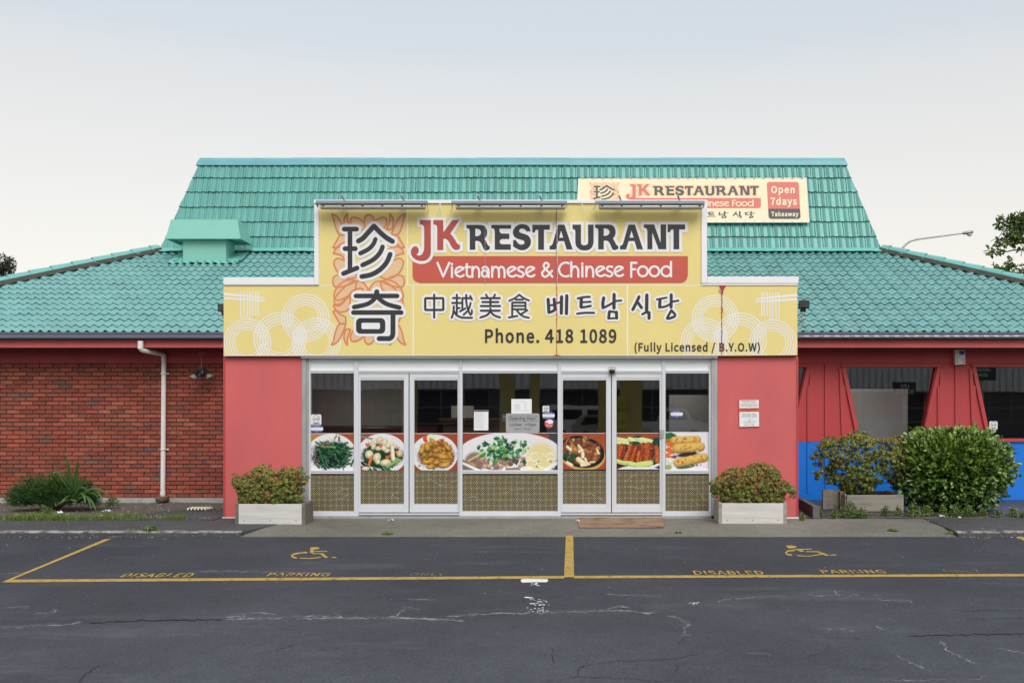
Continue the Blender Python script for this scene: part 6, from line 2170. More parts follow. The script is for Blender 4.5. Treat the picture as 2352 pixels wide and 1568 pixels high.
# ================================================================== THINGS ON THE GROUND
def plank(m, x0, x1, y0, y1, z0, z1, mi=0):
    m.box(x0, x1, y0, y1, z0, z1, mi)
def planter(u0, u1, v_top, v_bot, eL, eR, depth, lab, mats, grp, lean=0, Yf=None):
    t_ = F * CZ / (v_bot - V0)
    Y = Yf if Yf is not None else CY + t_
    z0 = Z_(v_bot, Y) if Yf is not None else 0.0
    x0, x1, z1 = X_(u0, Y), X_(u1, Y), Z_(v_top, Y)
    t = thing('planter_box', ((x0 + x1) / 2, Y + depth / 2, z0), lab, 'planter', grp)
    m = MB(); m.hexa([(x0, Y, z0), (x1, Y, z0), (x1, Y + .04, z0), (x0, Y + .04, z0), (x0, Y - lean, z1), (x1, Y - lean, z1), (x1, Y + .04 - lean, z1), (x0, Y + .04 - lean, z1)])
    m.build('front_board', mats[0], t, bevel=.004)
    for k in range(3):
        m = MB()
        m.lathe([(.0, .0005), (.0075, .0005), (.0075, 0)], (x0 + (x1 - x0) * (.09 + .41 * k), Y - .0005, z0 + .055), (0, -1, 0), 10)
        m.build('drain_hole', MAT['black'], t)
    m = MB(); m.box(x0, x1, Y + depth - .04, Y + depth, z0, z1)
    m.build('rear_board', mats[1], t)
    for xa, xb in ((x0 - eL, x0 - .001), (x1 + .001, x1 + eR)):
        m = MB(); m.box(xa, xb, Y - .004, Y + depth, z0, z1 + .012)
        m.build('end_board', mats[1], t, bevel=.004)
    m = MB(); m.grid([[(x0 + (x1 - x0) * i / 20, Y + .04 + (depth - .08) * j / 6, z1 - .07 + .02 * mnoise.noise(Vector((i * .5, j, 2)))) for i in range(21)] for j in range(7)])
    m.build('potting_soil', MAT['soil'], t)
    return t, x0, x1, Y, z1
GP = 'whitewashed planter boxes beside the entrance'
PL1 = planter(547.8, 693, 1157, 1204, .046, .05, .44, 'whitewashed wooden planter box in front of the left red pillar', (MAT['wood_white'], MAT['wood_grey']), GP)
PL2 = planter(1657.9, 1799.7, 1155, 1202.5, .046, .045, .44, 'whitewashed wooden planter box in front of the right red pillar', (MAT['wood_white'], MAT['wood_old']), GP)
PL3 = planter(1944, 2071, 1136, 1174, .02, .03, .8, 'weathered grey planter box leaning in the garden under the dining windows', (MAT['wood_old'], MAT['wood_old']), None, .05, .85)
m = MB(); m.box(PL3[1] - .30, PL3[1] - .03, 1.1, 1.16, .03, .34); m.box(PL3[1] - .05, PL3[1] - .0, 1.02, 1.08, .02, .32)
m.build('side_board', MAT['wood_grey'], PL3[0])

# ------------------------------------------------------------------ leaves
def leaf_round(m, c, n, up, r, col, cup=.25):
    n = n.normalized()
    a = n.cross(up)
    if a.length < .05: a = n.cross(Vector((1, 0, 0)))
    a.normalize()
    b = n.cross(a).normalized()
    pts = []
    for k in range(6):
        t = 2 * math.pi * k / 6
        pts.append(c + a * (r * .8 * math.cos(t)) + b * (r * math.sin(t)) + n * (cup * r * (abs(math.cos(t)))))
    q = len(m.v)
    m.v.extend(tuple(p) for p in pts)
    m.f.append(tuple(range(q, q + 6))); m.m.append(0); m.c.append(col); m.sm.append(False)
def leaf_long(m, c, d, n, L, w, col, bend=.15):
    d = d.normalized()
    s = d.cross(n)
    if s.length < .05: s = d.cross(Vector((.3, .9, .1)))
    s.normalize()
    n = s.cross(d)
    p0, p1, p2, p3 = c, c + d * L * .38 + n * L * .03, c + d * L * .75 - n * L * bend * .4, c + d * L - n * L * bend
    q = len(m.v)
    f = .22 * w
    m.v.extend(tuple(p) for p in (p0, p1 + s * w * .42 + n * f, p2 + s * w * .5 + n * f, p3, p2 - s * w * .5 + n * f, p1 - s * w * .42 + n * f, p1, p2))
    for fc in ((0, 6, 1), (6, 7, 2, 1), (7, 3, 2), (0, 5, 6), (5, 4, 7, 6), (4, 3, 7)):
        m.f.append(tuple(q + i for i in fc)); m.m.append(0); m.c.append(col); m.sm.append(True)
def rv(r_):
    while True:
        v = Vector((r_.uniform(-1, 1), r_.uniform(-1, 1), r_.uniform(-1, 1)))
        if .05 < v.length < 1: return v.normalized()

def jade(lab, base, outline_pts, Yc, depth, ncl, seed, rose=.034, red=.5, grp='jade bushes', gaps=()):
    """succulent bush: rosettes of round leaves at the ends of forking stems, inside an outline (D pixels at Yc)"""
    r_ = random.Random(seed)
    poly = [(X_(u, Yc), Z_(v, Yc)) for u, v in outline_pts]
    def inside(x, z):
        c = False
        for i in range(len(poly)):
            (xa, za), (xb, zb) = poly[i], poly[i - 1]
            if (za > z) != (zb > z) and x < (xb - xa) * (z - za) / (zb - za) + xa: c = not c
        return c
    def edge(x, z):
        d = 1e9
        for i in range(len(poly)):
            (xa, za), (xb, zb) = poly[i], poly[i - 1]
            dx, dz = xb - xa, zb - za
            t = max(0, min(1, ((x - xa) * dx + (z - za) * dz) / (dx * dx + dz * dz + 1e-9)))
            d = min(d, math.hypot(x - xa - t * dx, z - za - t * dz))
        return d
    xs_, zs2 = [p[0] for p in poly], [p[1] for p in poly]
    t = thing('jade_bush', tuple(base[0]), lab, 'bush', grp)
    fo, stm = MB(), MB()
    tips = []
    tries = 0
    while len(tips) < ncl and tries < ncl * 60:
        tries += 1
        x, z = r_.uniform(min(xs_), max(xs_)), r_.uniform(min(zs2), max(zs2))
        if not inside(x, z): continue
        if any((x - X_(g[0], Yc)) ** 2 + (z - Z_(g[1], Yc)) ** 2 < (g[2] * (Yc - CY) / F) ** 2 for g in gaps) and r_.random() < .93: continue
        e = min(1, edge(x, z) / (.45 * depth))
        hd = depth * math.sqrt(max(0.0, 1 - (1 - e) ** 2)) * .5 + .02
        y = Yc + hd * (r_.uniform(-1, .4) if r_.random() > .75 else -r_.uniform(.55, 1.0))
        tips.append(Vector((x + r_.gauss(0, .012), y, z + r_.gauss(0, .016))))
    cen = sum(tips, Vector()) / len(tips)
    ctr0 = Vector((cen.x, Yc, min(zs2)))
    for p in tips:
        out = (p - Vector((p.x * .5 + cen.x * .5, Yc + .1, (min(zs2) + cen.z) / 2))).normalized()
        out = (out + Vector((0, -.35, .45)) + rv(r_) * .5).normalized()
        rr_ = rose * r_.uniform(.7, 1.35)
        gr_ = r_.uniform(.62, 1.4)
        redt = red * r_.random() * (1.2 if p.z > cen.z else .6)
        nl = r_.randint(15, 20)
        for k in range(nl):
            ang = 2.4 * k + r_.random() * .6
            ring = .35 + .65 * (k / nl)
            a = out.orthogonal().normalized()
            b = out.cross(a)
            side = a * math.cos(ang) + b * math.sin(ang)
            c = p + side * rr_ * (1.0 * ring) + out * rr_ * (.75 - .85 * ring)
            n_ = (out * (1.2 - ring * .9) + side * (.1 + .7 * ring)).normalized()
            n_ = (n_ + rv(r_) * .35).normalized()
            g = r_.uniform(.75, 1.25) * gr_
            base_c = Vector((.095, .140, .018)) * g
            tipc = Vector((.25, .135, .030)) * g
            mix = min(1, max(0, redt + (.30 if ring > .8 else -.1) * red))
            if r_.random() < .05: base_c = Vector((.30, .30, .10))
            col = base_c.lerp(tipc, mix)
            leaf_round(fo, c, n_, side, rr_ * r_.uniform(.28, .44), col)
    # stems fork from a few trunks to the rosettes
    nodes = []
    for b in base:
        b = Vector(b)
        nodes.append((b, .03 if len(base) < 5 else .02))
    order = sorted(tips, key=lambda p: (p - ctr0).length)
    for p in order[::3]:
        best = min(nodes, key=lambda q: (q[0] - p).length + max(0, q[0].z - p.z) * 2)
        q = best[0]
        r0 = best[1]
        mid = q.lerp(p, .55) + Vector((0, .01, -.02)) + rv(r_) * .015
        r1 = max(.0045, r0 * .72)
        stm.tube([q, mid, p - Vector((0, 0, .01))], [r0, (r0 + r1) / 2, r1], 6, cap=False)
        nodes.append((mid, (r0 + r1) / 2)); nodes.append((p, r1))
    fo.build('foliage', MAT['leaf'], t)
    stm.build('stem', MAT['bark'], t)
    return t
y1 = PL1[3] + .2
o1 = [(537, 1098), (552, 1090), (567, 1087), (585, 1080), (592, 1072), (612, 1072), (630, 1078), (642, 1083), (660, 1074), (664, 1071), (676, 1076), (690, 1074), (706, 1084), (712, 1095), (703, 1108), (700, 1118), (698, 1140), (694, 1154), (680, 1158), (560, 1158), (553, 1146), (546, 1130), (548, 1118), (540, 1110)]
jade('dense jade bush with reddish leaf tips in the left whitewashed planter', [(X_(u, y1), y1, 1.54 - 1.26) for u in (575, 600, 640, 670)], [(u, v) for u, v in o1], y1, .42, 800, 21, .030, .62, gaps=((620, 1135, 7), (648, 1140, 5)))
y2 = PL2[3] + .2
o2 = [(1633, 1105), (1645, 1094), (1660, 1083), (1675, 1075), (1690, 1072), (1712, 1071), (1735, 1064), (1752, 1062), (1764, 1066), (1786, 1080), (1795, 1096), (1812, 1112), (1829, 1126), (1822, 1132), (1818, 1146), (1806, 1140), (1795, 1150), (1780, 1160), (1750, 1156), (1720, 1160), (1690, 1158), (1660, 1158), (1650, 1140), (1636, 1136)]
jade('rounded jade bush with golden leaf tips in the right whitewashed planter', [(X_(u, y2), y2, 1.54 - 1.26) for u in (1690, 1720, 1745, 1770)], o2, y2, .45, 820, 22, .030, .78, gaps=((1733, 1148, 8), (1662, 1150, 4)))
y3 = 1.25
o3 = [(1856, 1048), (1870, 1040), (1868, 1028), (1884, 1015), (1890, 1004), (1906, 1000), (1916, 1012), (1926, 1004), (1945, 995), (1965, 990), (1990, 996), (2010, 1010), (2040, 1004), (2060, 1002), (2090, 1010), (2105, 1030), (2100, 1060), (2085, 1080), (2080, 1100), (2060, 1110), (2030, 1100), (2000, 1120), (1990, 1140), (1960, 1132), (1952, 1125), (1950, 1142), (1935, 1130), (1922, 1110), (1900, 1106), (1890, 1092), (1905, 1085), (1880, 1090), (1876, 1104), (1862, 1094), (1860, 1082), (1880, 1070), (1870, 1060)]
jade('large open jade bush with thick bare stems growing from the weathered planter', [(X_(u, y3), y3, .22) for u in (1955, 1985, 2010)], o3, y3, .75, 1500, 23, .031, .36, gaps=((1895, 1060, 12), (1925, 1078, 10), (1948, 1060, 6), (2015, 1095, 10), (2040, 1085, 8), (1990, 1070, 7), (1885, 1078, 8)))

# glossy broad-leaved hedge bush
def leafy(name, lab, cat, cen, rad, n, L, w, cols, mat, seed, up=.25, trunk=True, grp=None, boxy=2.6, shell=(.55, 1.0), zmin=None):
    r_ = random.Random(seed)
    t = thing(name, (cen[0], cen[1], max(0, cen[2] - rad[2])), lab, cat, grp)
    fo = MB()
    cen, k = Vector(cen), 0
    while k < n:
        d = rv(r_)
        if d.y > .55: continue
        e = (abs(d.x) ** boxy + abs(d.y) ** boxy + abs(d.z) ** boxy) ** (-1 / boxy)
        wob = 1 + .14 * mnoise.noise(d * 2.6 + Vector((seed, 0, 0))) + .16 * mnoise.noise(d * 6 + Vector((0, seed, 0)))
        s = r_.uniform(*shell) ** .6 * e * wob
        p = cen + Vector((d.x * rad[0], d.y * rad[1], d.z * rad[2])) * s
        if zmin is not None and p.z < zmin: continue
        dirn = (d + rv(r_) * .8 + Vector((0, 0, up))).normalized()
        nn = (Vector((0, -.5, .8)) + rv(r_) * .8).normalized()
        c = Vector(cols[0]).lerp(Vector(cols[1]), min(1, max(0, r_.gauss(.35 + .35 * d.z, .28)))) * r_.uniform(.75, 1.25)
        leaf_long(fo, p, dirn, nn, L * r_.uniform(.65, 1.25), w * r_.uniform(.7, 1.2), c)
        k += 1
    fo.build('foliage', mat, t)
    if trunk:
        st = MB()
        for i in range(9):
            a = 2 * math.pi * i / 9
            b = Vector((cen.x + .12 * math.cos(a), cen.y + .1 * math.sin(a), max(0.0, cen.z - rad[2])))
            e = cen + Vector((rad[0] * .7 * math.cos(a), rad[1] * .6 * math.sin(a), rad[2] * r_.uniform(.2, .75)))
            st.tube([b, b.lerp(e, .5) + Vector((0, 0, .08)), e], [.022, .014, .005], 6, cap=False)
        st.build('stem', MAT['bark'], t)
    return t
yh = 1.15
pc = P(2186, 1078, yh)
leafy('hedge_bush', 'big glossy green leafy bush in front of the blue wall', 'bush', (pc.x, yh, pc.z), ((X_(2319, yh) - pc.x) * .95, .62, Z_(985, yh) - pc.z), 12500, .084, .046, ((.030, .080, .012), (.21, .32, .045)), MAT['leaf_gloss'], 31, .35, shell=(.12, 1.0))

# juniper by the brick wall: many feathery sprays
JP = thing('juniper_bush', tuple(P(138, 1172, 1.3)), 'spreading dark green feathery juniper against the brick wall', 'bush')
fo = MB()
r_ = random.Random(41)
yj = 1.35
jc = P(128, 1165, yj)
for i in range(1500):
    a = r_.uniform(0, 2 * math.pi)
    rr_ = math.sqrt(r_.random())
    x = jc.x + .62 * rr_ * math.cos(a)
    y = jc.y + .45 * rr_ * math.sin(a) - .05
    hgt = (.45 + .14 * mnoise.noise(Vector((x * 3, y * 3, 1)))) * (1 - .55 * rr_ ** 2)
    z = .03 + hgt * r_.uniform(.15, 1.0)
    d = Vector((math.cos(a) * (.35 + rr_), math.sin(a) * (.3 + rr_), .55 + .4 * (1 - rr_))) + rv(r_) * .5
    d.normalize()
    L = r_.uniform(.09, .20) * (1.25 if z > .3 else 1)
    p = Vector((x, y, z))
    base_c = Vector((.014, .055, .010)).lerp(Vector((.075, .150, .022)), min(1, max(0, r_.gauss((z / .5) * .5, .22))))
    for k in range(9):
        q = p + d * (L * k / 9)
        for _ in range(2):
            dd = (d * .8 + rv(r_) * .75).normalized()
            sd = dd.cross(rv(r_)).normalized() * .0050
            l2 = L * .34 * (1.1 - .6 * k / 9)
            c = base_c * r_.uniform(.7, 1.3)
            b = len(fo.v)
            fo.v.extend([tuple(q + sd), tuple(q - sd), tuple(q + dd * l2)])
            fo.f.append((b, b + 1, b + 2)); fo.m.append(0); fo.c.append(c); fo.sm.append(False)
fo.build('foliage', MAT['leaf'], JP)
st = MB()
for i in range(14):
    a = 2 * math.pi * i / 14
    b = Vector((jc.x, jc.y, .0))
    st.tube([b, b + Vector((.25 * math.cos(a), .2 * math.sin(a), .14)), b + Vector((.5 * math.cos(a), .36 * math.sin(a), .22))], [.016, .010, .004], 5, cap=False)
st.build('stem', MAT['bark'], JP)

def strap(m, pts, w, col):
    rows = []
    n = len(pts)
    for i, p in enumerate(pts):
        t = (pts[min(i + 1, n - 1)] - pts[max(i - 1, 0)]).normalized()
        s = t.cross(Vector((0, -1, .25)))
        if s.length < .1: s = Vector((1, 0, 0))
        s.normalize()
        nn = s.cross(t)
        k = w * (.55 + .45 * math.sin(math.pi * min(1, (i + .6) / n * 1.0))) * (1 if i < n - 1 else .12)
        rows.append([p - s * k, p + nn * (k * .35), p + s * k])
    m.grid(rows, col=col)
SPL = thing('strap_leaf_plant', tuple(P(190, 1165, 1.15)), 'plant with two upright and several arching strap leaves beside the juniper', 'plant')
m = MB()
ysl = 1.05
def bez(a, b, c, n=9):
    return [a * (1 - t) ** 2 + b * 2 * t * (1 - t) + c * t * t for t in [i / (n - 1) for i in range(n)]]
base0 = P(172, 1150, ysl)
for (u1, v1), (u2, v2), w in (((163, 1090), (151, 1047), .030), ((172, 1095), (180, 1056), .028), ((120, 1060), (122, 1092), .012), ((140, 1068), (126, 1085), .010), ((190, 1110), (186, 1090), .013), ((215, 1100), (252, 1140), .014), ((225, 1095), (240, 1165), .013), ((230, 1105), (233, 1128), .011), ((190, 1110), (197, 1160), .017), ((205, 1120), (222, 1178), .016), ((200, 1115), (210, 1172), .014), ((150, 1140), (128, 1162), .016), ((160, 1125), (138, 1156), .014), ((215, 1112), (228, 1150), .012), ((180, 1100), (205, 1130), .015)):
    b = base0 + Vector((rnd.uniform(-.06, .06), rnd.uniform(-.06, .06), 0))
    g = rnd.uniform(.8, 1.2)
    strap(m, bez(b, P(u1, v1, ysl - .12), P(u2, v2, ysl - .2 + rnd.uniform(-.1, .1))), w, Vector((.055, .115, .022)) * g)
m.build('strap_leaf', MAT['leaf'], SPL)

# weeds: small leafy clumps
def weed(u, v, w, h, seed, lab, yel=.4, grp='weeds along the garden edges'):
    t_ = F * (CZ - .01) / (v - V0)
    Y = CY + t_
    zb = 0.0
    if Y < -1.72:
        q_ = on_lot(u, v)
        Y, zb = q_.y, q_.z
    c = P(u, v, Y)
    r_ = random.Random(seed)
    t = thing('weed', (c.x, Y, zb), lab, 'weed', grp)
    fo = MB()
    W, H = w / 2 * t_ / F, h * t_ / F
    n = int(60 + w * h * .22)
    for k in range(n):
        a = r_.uniform(0, 2 * math.pi)
        q = math.sqrt(r_.random())
        x, y = c.x + W * q * math.cos(a), Y + .7 * W * q * math.sin(a)
        z = zb + H * (1 - q * q * .7) * r_.random() ** .8 + .005
        g = r_.uniform(.7, 1.3)
        col = Vector((.045, .11, .018)).lerp(Vector((.16, .20, .03)), min(1, max(0, r_.gauss(yel, .25)))) * g
        leaf_long(fo, Vector((x, y, z)), (rv(r_) + Vector((0, 0, .4))), (Vector((0, -.4, 1)) + rv(r_) * .6), r_.uniform(.018, .042), r_.uniform(.010, .022), col)
    for k in range(int(n / 14)):
        a = r_.uniform(0, 2 * math.pi)
        q = math.sqrt(r_.random()) * .8
        fo.tube([(c.x, Y, zb), (c.x + W * q * math.cos(a), Y + .6 * W * q * math.sin(a), zb + H * (1 - .6 * q * q))], [.003, .0015], 4, col=Vector((.10, .12, .03)), cap=False)
    fo.build('foliage', MAT['leaf'], t)
c3r = crop(3180, 1680, 2.5677)
for i, (x, y, w, h, lab, yl_) in enumerate(((560, 1000, 66, 42, 'bushy green weed against the left half of the weathered planter front', .35), (410, 1002, 34, 22, 'low green weed left of the bushiest one before the weathered planter', .35), (690, 1000, 40, 26, 'green weed under the middle of the weathered planter front', .3), (250, 990, 30, 24, 'thin pale weed beside the concrete garden edging', .45),
        (930, 985, 34, 26, 'spindly dark weed before the right end of the weathered planter', .25), (1060, 985, 26, 26, 'browning weed just left of the big glossy bush', .55), (1215, 990, 48, 40, 'bright green weed at the left foot of the big glossy bush', .35), (1340, 985, 50, 28, 'wide yellow green weed before the left half of the big glossy bush', .55), (1520, 990, 28, 30, 'tall yellow green weed before the middle of the big glossy bush', .7),
        (1650, 990, 52, 26, 'dark low weed before the right half of the big glossy bush', .15), (1790, 985, 50, 24, 'low mixed weed under the right half of the big glossy bush', .3), (1930, 975, 28, 18, 'small weed at the right foot of the big glossy bush', .4), (2080, 995, 34, 18, 'low weed right of the big glossy bush', .4), (2240, 990, 36, 26, 'yellow green weed nearest the right edge of the garden', .6), (2330, 1000, 20, 14, 'small weed cut by the right edge of the photo', .4))):
    a = c3r(x, y)
    weed(a[0], min(max(a[1], 1166), 1190), w * .62, h, 200 + i, lab, yl_)
weed(1844, 1193, 13, 14, 260, 'small yellow weed at the foot of the right red pillar', .9)
weed(258, 1163, 34, 28, 261, 'thin stemmed weed between juniper and downpipe', .35)
weed(110, 1183, 36, 22, 262, 'dark leafy weed in front of the juniper', .1)
weed(92, 1192, 30, 14, 263, 'low bright weed in front of the juniper', .5)
weed(346, 1229, 46, 26, 264, 'straggling weed growing over the left kerb', .4)
weed(300, 1228, 34, 12, 265, 'low weed patch on the left kerb', .4)
weed(890, 1228, 26, 4, 266, 'thin strip of weed at the path edge below the second door', .6)
weed(1560, 1226, 12, 4, 268, 'tiny weed at the path edge below the spring rolls window', .6)
weed(2050, 1222, 26, 7, 267, 'low weed on the path edge by the right path joint', .5)
weed(2265, 1224, 44, 10, 269, 'creeping weed on the right kerb', .5)
weed(2190, 1226, 50, 4, 270, 'dry low weed strip on the right kerb', .9)

# grass strip on the left (uncountable)
fo = MB()
r_ = random.Random(61)
k = 0
while k < 15000:
    x = r_.uniform(-11.2, -5.5)
    y = -.36 + abs(r_.gauss(0, .30))
    if not (-.40 < y < .9): continue
    if mnoise.noise(Vector((x * 1.6, y * 2.5, 5))) < -.05: k += .3; continue
    if x > -6.6 and y > .0 + (x + 6.6) * -.15: continue
    p = Vector((x, y, .005))
    d = (Vector((0, 0, 1)) + rv(r_) * .9)
    if d.z < .1: d.z = .2
    L = r_.uniform(.025, .065)
    s = Vector((r_.uniform(-1, 1), r_.uniform(-1, 1), 0)).normalized() * r_.uniform(.003, .007)
    c = Vector((.075, .135, .022)).lerp(Vector((.17, .22, .04)), r_.random()) * r_.uniform(.7, 1.2)
    b = len(fo.v)
    fo.v.extend([tuple(p + s), tuple(p - s), tuple(p + d * L)])
    fo.f.append((b, b + 1, b + 2)); fo.m.append(0); fo.c.append(c); fo.sm.append(False)
    k += 1
for _ in range(2600):
    cx_, cy_ = r_.uniform(-11.2, -5.6), -.33 + abs(r_.gauss(0, .38))
    if cy_ > .9 or mnoise.noise(Vector((cx_ * 1.1, cy_ * 2, 9))) < -.02: continue
    if cx_ > -6.6 and cy_ > .0: continue
    g = r_.uniform(.7, 1.3)
    leaf_long(fo, Vector((cx_, cy_, r_.uniform(.008, .05))), rv(r_) + Vector((0, 0, .3)), Vector((0, -.4, 1)) + rv(r_) * .5, r_.uniform(.02, .05), r_.uniform(.012, .026), Vector((.06, .12, .02)).lerp(Vector((.18, .22, .035)), r_.random()) * g)
tag(fo.build('grass', MAT['leaf']), 'thin green grass strip along the left path', 'grass', kind='stuff')
# leaf litter and small debris (uncountable)
fo = MB()
for k in range(4200):
    t_ = r_.random()
    if t_ < .45: x, y = r_.uniform(-12, -5.2), r_.uniform(-.35, 2.8)
    elif t_ < .62: x, y = r_.uniform(3.6, 10), r_.uniform(-.05, 1.5)
    elif t_ < .86: x, y = (r_.uniform(-12, -5.0) if r_.random() < .5 else r_.uniform(4.9, 10)), r_.gauss(-1.78, .05)
    else: x, y = r_.uniform(-12, 10), r_.uniform(-5.5, -.1)
    z = (zlot(y) if y < -1.73 else .016) + .004
    s = r_.uniform(.004, .012) if t_ < .86 else r_.uniform(.003, .007)
    a = r_.uniform(0, 6.28)
    c = [Vector((.45, .43, .40)), Vector((.20, .11, .05)), Vector((.30, .18, .08)), Vector((.12, .09, .06)), Vector((.6, .6, .6))][r_.randint(0, 4)]
    q = [Vector((x + s * 1.6 * math.cos(a + b), y + s * math.sin(a + b) * 1.2, z + r_.uniform(0, .006))) for b in (0, 1.6, 3.1, 4.7)]
    fo.face(q, col=c)
tag(fo.build('leaf_litter', MAT['leaf']), 'scattered dry leaves and crumbs on paths and beds', 'debris', kind='stuff')

# pieces of litter
def litter(u, v, w, h, seed, lab, col=(.7, .72, .74)):
    t_ = F * (CZ - .015) / (v - V0)
    Y = CY + t_
    c = P(u, v, Y)
    if Y < -1.74:
        c = on_lot(u, v)
    r_ = random.Random(seed)
    m = MB()
    W = w / 2 * t_ / F
    H = h * t_ / F
    rows = []
    for j in range(6):
        rows.append([(c.x + W * (i / 3 - 1) * (1 + r_.uniform(-.15, .15)), c.y + W * .7 * (j / 2.5 - 1), c.z + .004 + H * r_.random() * (1 - (i / 3 - 1) ** 2 * .7)) for i in range(7)])
    m.grid(rows, smooth=False)
    return tag(m.build('litter', M('litter_%d' % seed, col, .6, .08)), lab, 'litter', 'pieces of litter on the ground')
litter(133, 1179, 20, 7, 1, 'crumpled pale plastic wrapper in front of the juniper')
litter(246, 1175, 18, 6, 2, 'crumpled bluish wrapper between juniper and downpipe', (.45, .52, .60))
litter(231, 1187, 11, 5, 3, 'white paper scrap on the grass strip, left of the smaller scrap')
litter(278, 1185, 7, 5, 4, 'small white paper scrap on the grass strip below the downpipe')
litter(1327, 1198, 9, 6, 5, 'folded pale paper at the left edge of the doormat')
litter(898, 1196, 12, 5, 6, 'white crumpled tissue on the path before the second door')
litter(2164, 1187, 13, 7, 7, 'bluish plastic scrap at the garden edge before the big glossy bush', (.45, .55, .68))
litter(2205, 1190, 8, 4, 8, 'white paper scrap at the garden edge right of the bluish scrap')
litter(2098, 1186, 5, 8, 9, 'upright white scrap among the weeds before the weathered planter')
litter(2290, 1182, 10, 7, 10, 'pale blue scrap under the big bush near the right edge', (.5, .58, .68))

# concrete edging by the right pillar
m = MB()
a, b = on_z0 = (P(1842, 1156, 1.6), P(1879, 1190, -.05))
xa, xb = X_(1838, 1.7), X_(1874, -.0)
m.hexa([(xa - .04, 1.9, 0), (xb - .06, -.06, 0), (xb + .05, -.04, 0), (xa + .06, 1.95, 0), (xa - .04, 1.9, .17), (xb - .06, -.06, .19), (xb + .05, -.04, .18), (xa + .06, 1.95, .16)])
tag(m.build('garden_edging', MAT['concrete_dark'], bevel=.012), 'grey concrete edging kerb running back beside the right red pillar', 'edging')

# egg tray
ET = MB()
te = F * CZ / (1175.5 - V0)
ye = CY + te
xe0, xe1 = X_(427.5, ye), X_(475, ye)
nx, ny = 48, 40
rows = []
for j in range(ny + 1):
    row = []
    for i in range(nx + 1):
        fx, fy = i / nx, j / ny
        z = .022 + .020 * math.cos(2 * math.pi * fx * 6) * math.cos(2 * math.pi * fy * 5) + .008
        row.append((xe0 + (xe1 - xe0) * fx, ye + .26 * fy, .012 + max(.004, z + .004)))
    rows.append(row)
ET.grid(rows)
tag(ET.build('egg_tray', M('egg_tray_pulp', (.58, .57, .45), .9, .1)), 'cream moulded egg tray lying on the dark path near the bricks', 'egg tray')

# doormat
t1_, t2_ = F * CZ / (1182.2 - V0), F * CZ / (1211.5 - V0)
yA, yB = CY + t1_, CY + t2_
DM = MB()
rows = []
for j in range(13):
    f_ = j / 12
    y = yB + (yA - yB) * f_
    ul = 1329.5 + (1325 - 1329.5) * f_ if False else None
    xl, xr = X_(1329.5, yB) + (X_(1325, yA) - X_(1329.5, yB)) * f_, X_(1524.5, yB) + (X_(1521, yA) - X_(1524.5, yB)) * f_
    rows.append([(xl + (xr - xl) * i / 60 + .004 * mnoise.noise(Vector((i, j, 0))), y + .006 * mnoise.noise(Vector((i * .4, j, 9))), .014 + .003 * mnoise.noise(Vector((i * .2, j * .3, 2)))) for i in range(61)])
DM.grid(rows)
for rr_ in (rows[0], rows[-1]): DM.grid([rr_, [(p[0], p[1], .001) for p in rr_]])
tag(DM.build('doormat', MAT['coir']), 'worn brown coir doormat before the right pair of doors', 'doormat')
m = MB()
m.box(X_(1335, -.03), X_(1470, -.03), -.18, .01, .001, .010)
tag(m.build('doormat', M('grey_mat', (.06, .058, .055), .95, .3, 50)), 'dark grey strip of mat half under the right pair of doors', 'doormat')

# ================================================================== BEHIND THE BUILDING
def tree(lab, base, H, crown, rad, n, seed, cols, L=.14, w=.075, limbs=(), grp='trees behind the building', clumps=16):
    r_ = random.Random(seed)
    t = thing('tree', base, lab, 'tree', grp)
    b = Vector(base)
    tr = MB()
    c = Vector(crown)
    tr.tube([b, b.lerp(c, .4) + Vector((.1, 0, 0)), c - Vector((0, 0, rad[2] * .4)), c + Vector((0, 0, rad[2] * .5))], [.28, .22, .14, .04], 10)
    cl = []
    for i in range(clumps):
        d = rv(r_)
        p = c + Vector((d.x * rad[0], d.y * rad[1], d.z * rad[2])) * r_.uniform(.55, .95)
        cl.append((p, r_.uniform(.28, .5) * min(rad)))
        s = c.lerp(p, .15) - Vector((0, 0, rad[2] * .3))
        tr.tube([s, s.lerp(p, .5) + rv(r_) * .2, p], [.09, .05, .015], 6, cap=False)
    for pts, rl_ in limbs:
        pts = [Vector(p) for p in pts]
        tr.tube(pts, [.022 * (1 - i / len(pts)) + .005 for i in range(len(pts))], 6, cap=False)
        cl += rl_
    tr.build('trunk', MAT['bark'], t)
    fo = MB()
    tot = sum(q[1] ** 2 for q in cl)
    for p, q in cl:
        for k in range(int(n * q * q / tot) + 6):
            d = rv(r_)
            s = r_.random() ** .45
            pp = Vector(p) + Vector((d.x * q, d.y * q, d.z * q * .8)) * s * (1 + .3 * mnoise.noise(d * 3 + Vector(p)))
            cc = Vector(cols[0]).lerp(Vector(cols[1]), min(1, max(0, r_.gauss(.4 + .3 * d.z, .25)))) * r_.uniform(.7, 1.3)
            leaf_long(fo, pp, d + rv(r_), rv(r_) + Vector((0, 0, .6)), L * r_.uniform(.6, 1.3), w * r_.uniform(.6, 1.2), cc)
    fo.build('crown', MAT['leaf'], t)
    return t
yt = 12.0
def Q(u, v, dy=0): return tuple(P(u, v, yt + dy))
ct = crop(3900, 820, 4.898)
def cl_(x, y, r_px, dy=0): return (Vector(Q(*ct(x, y), dy)), r_px / 4.898 * .5742 * (yt - CY) / F)
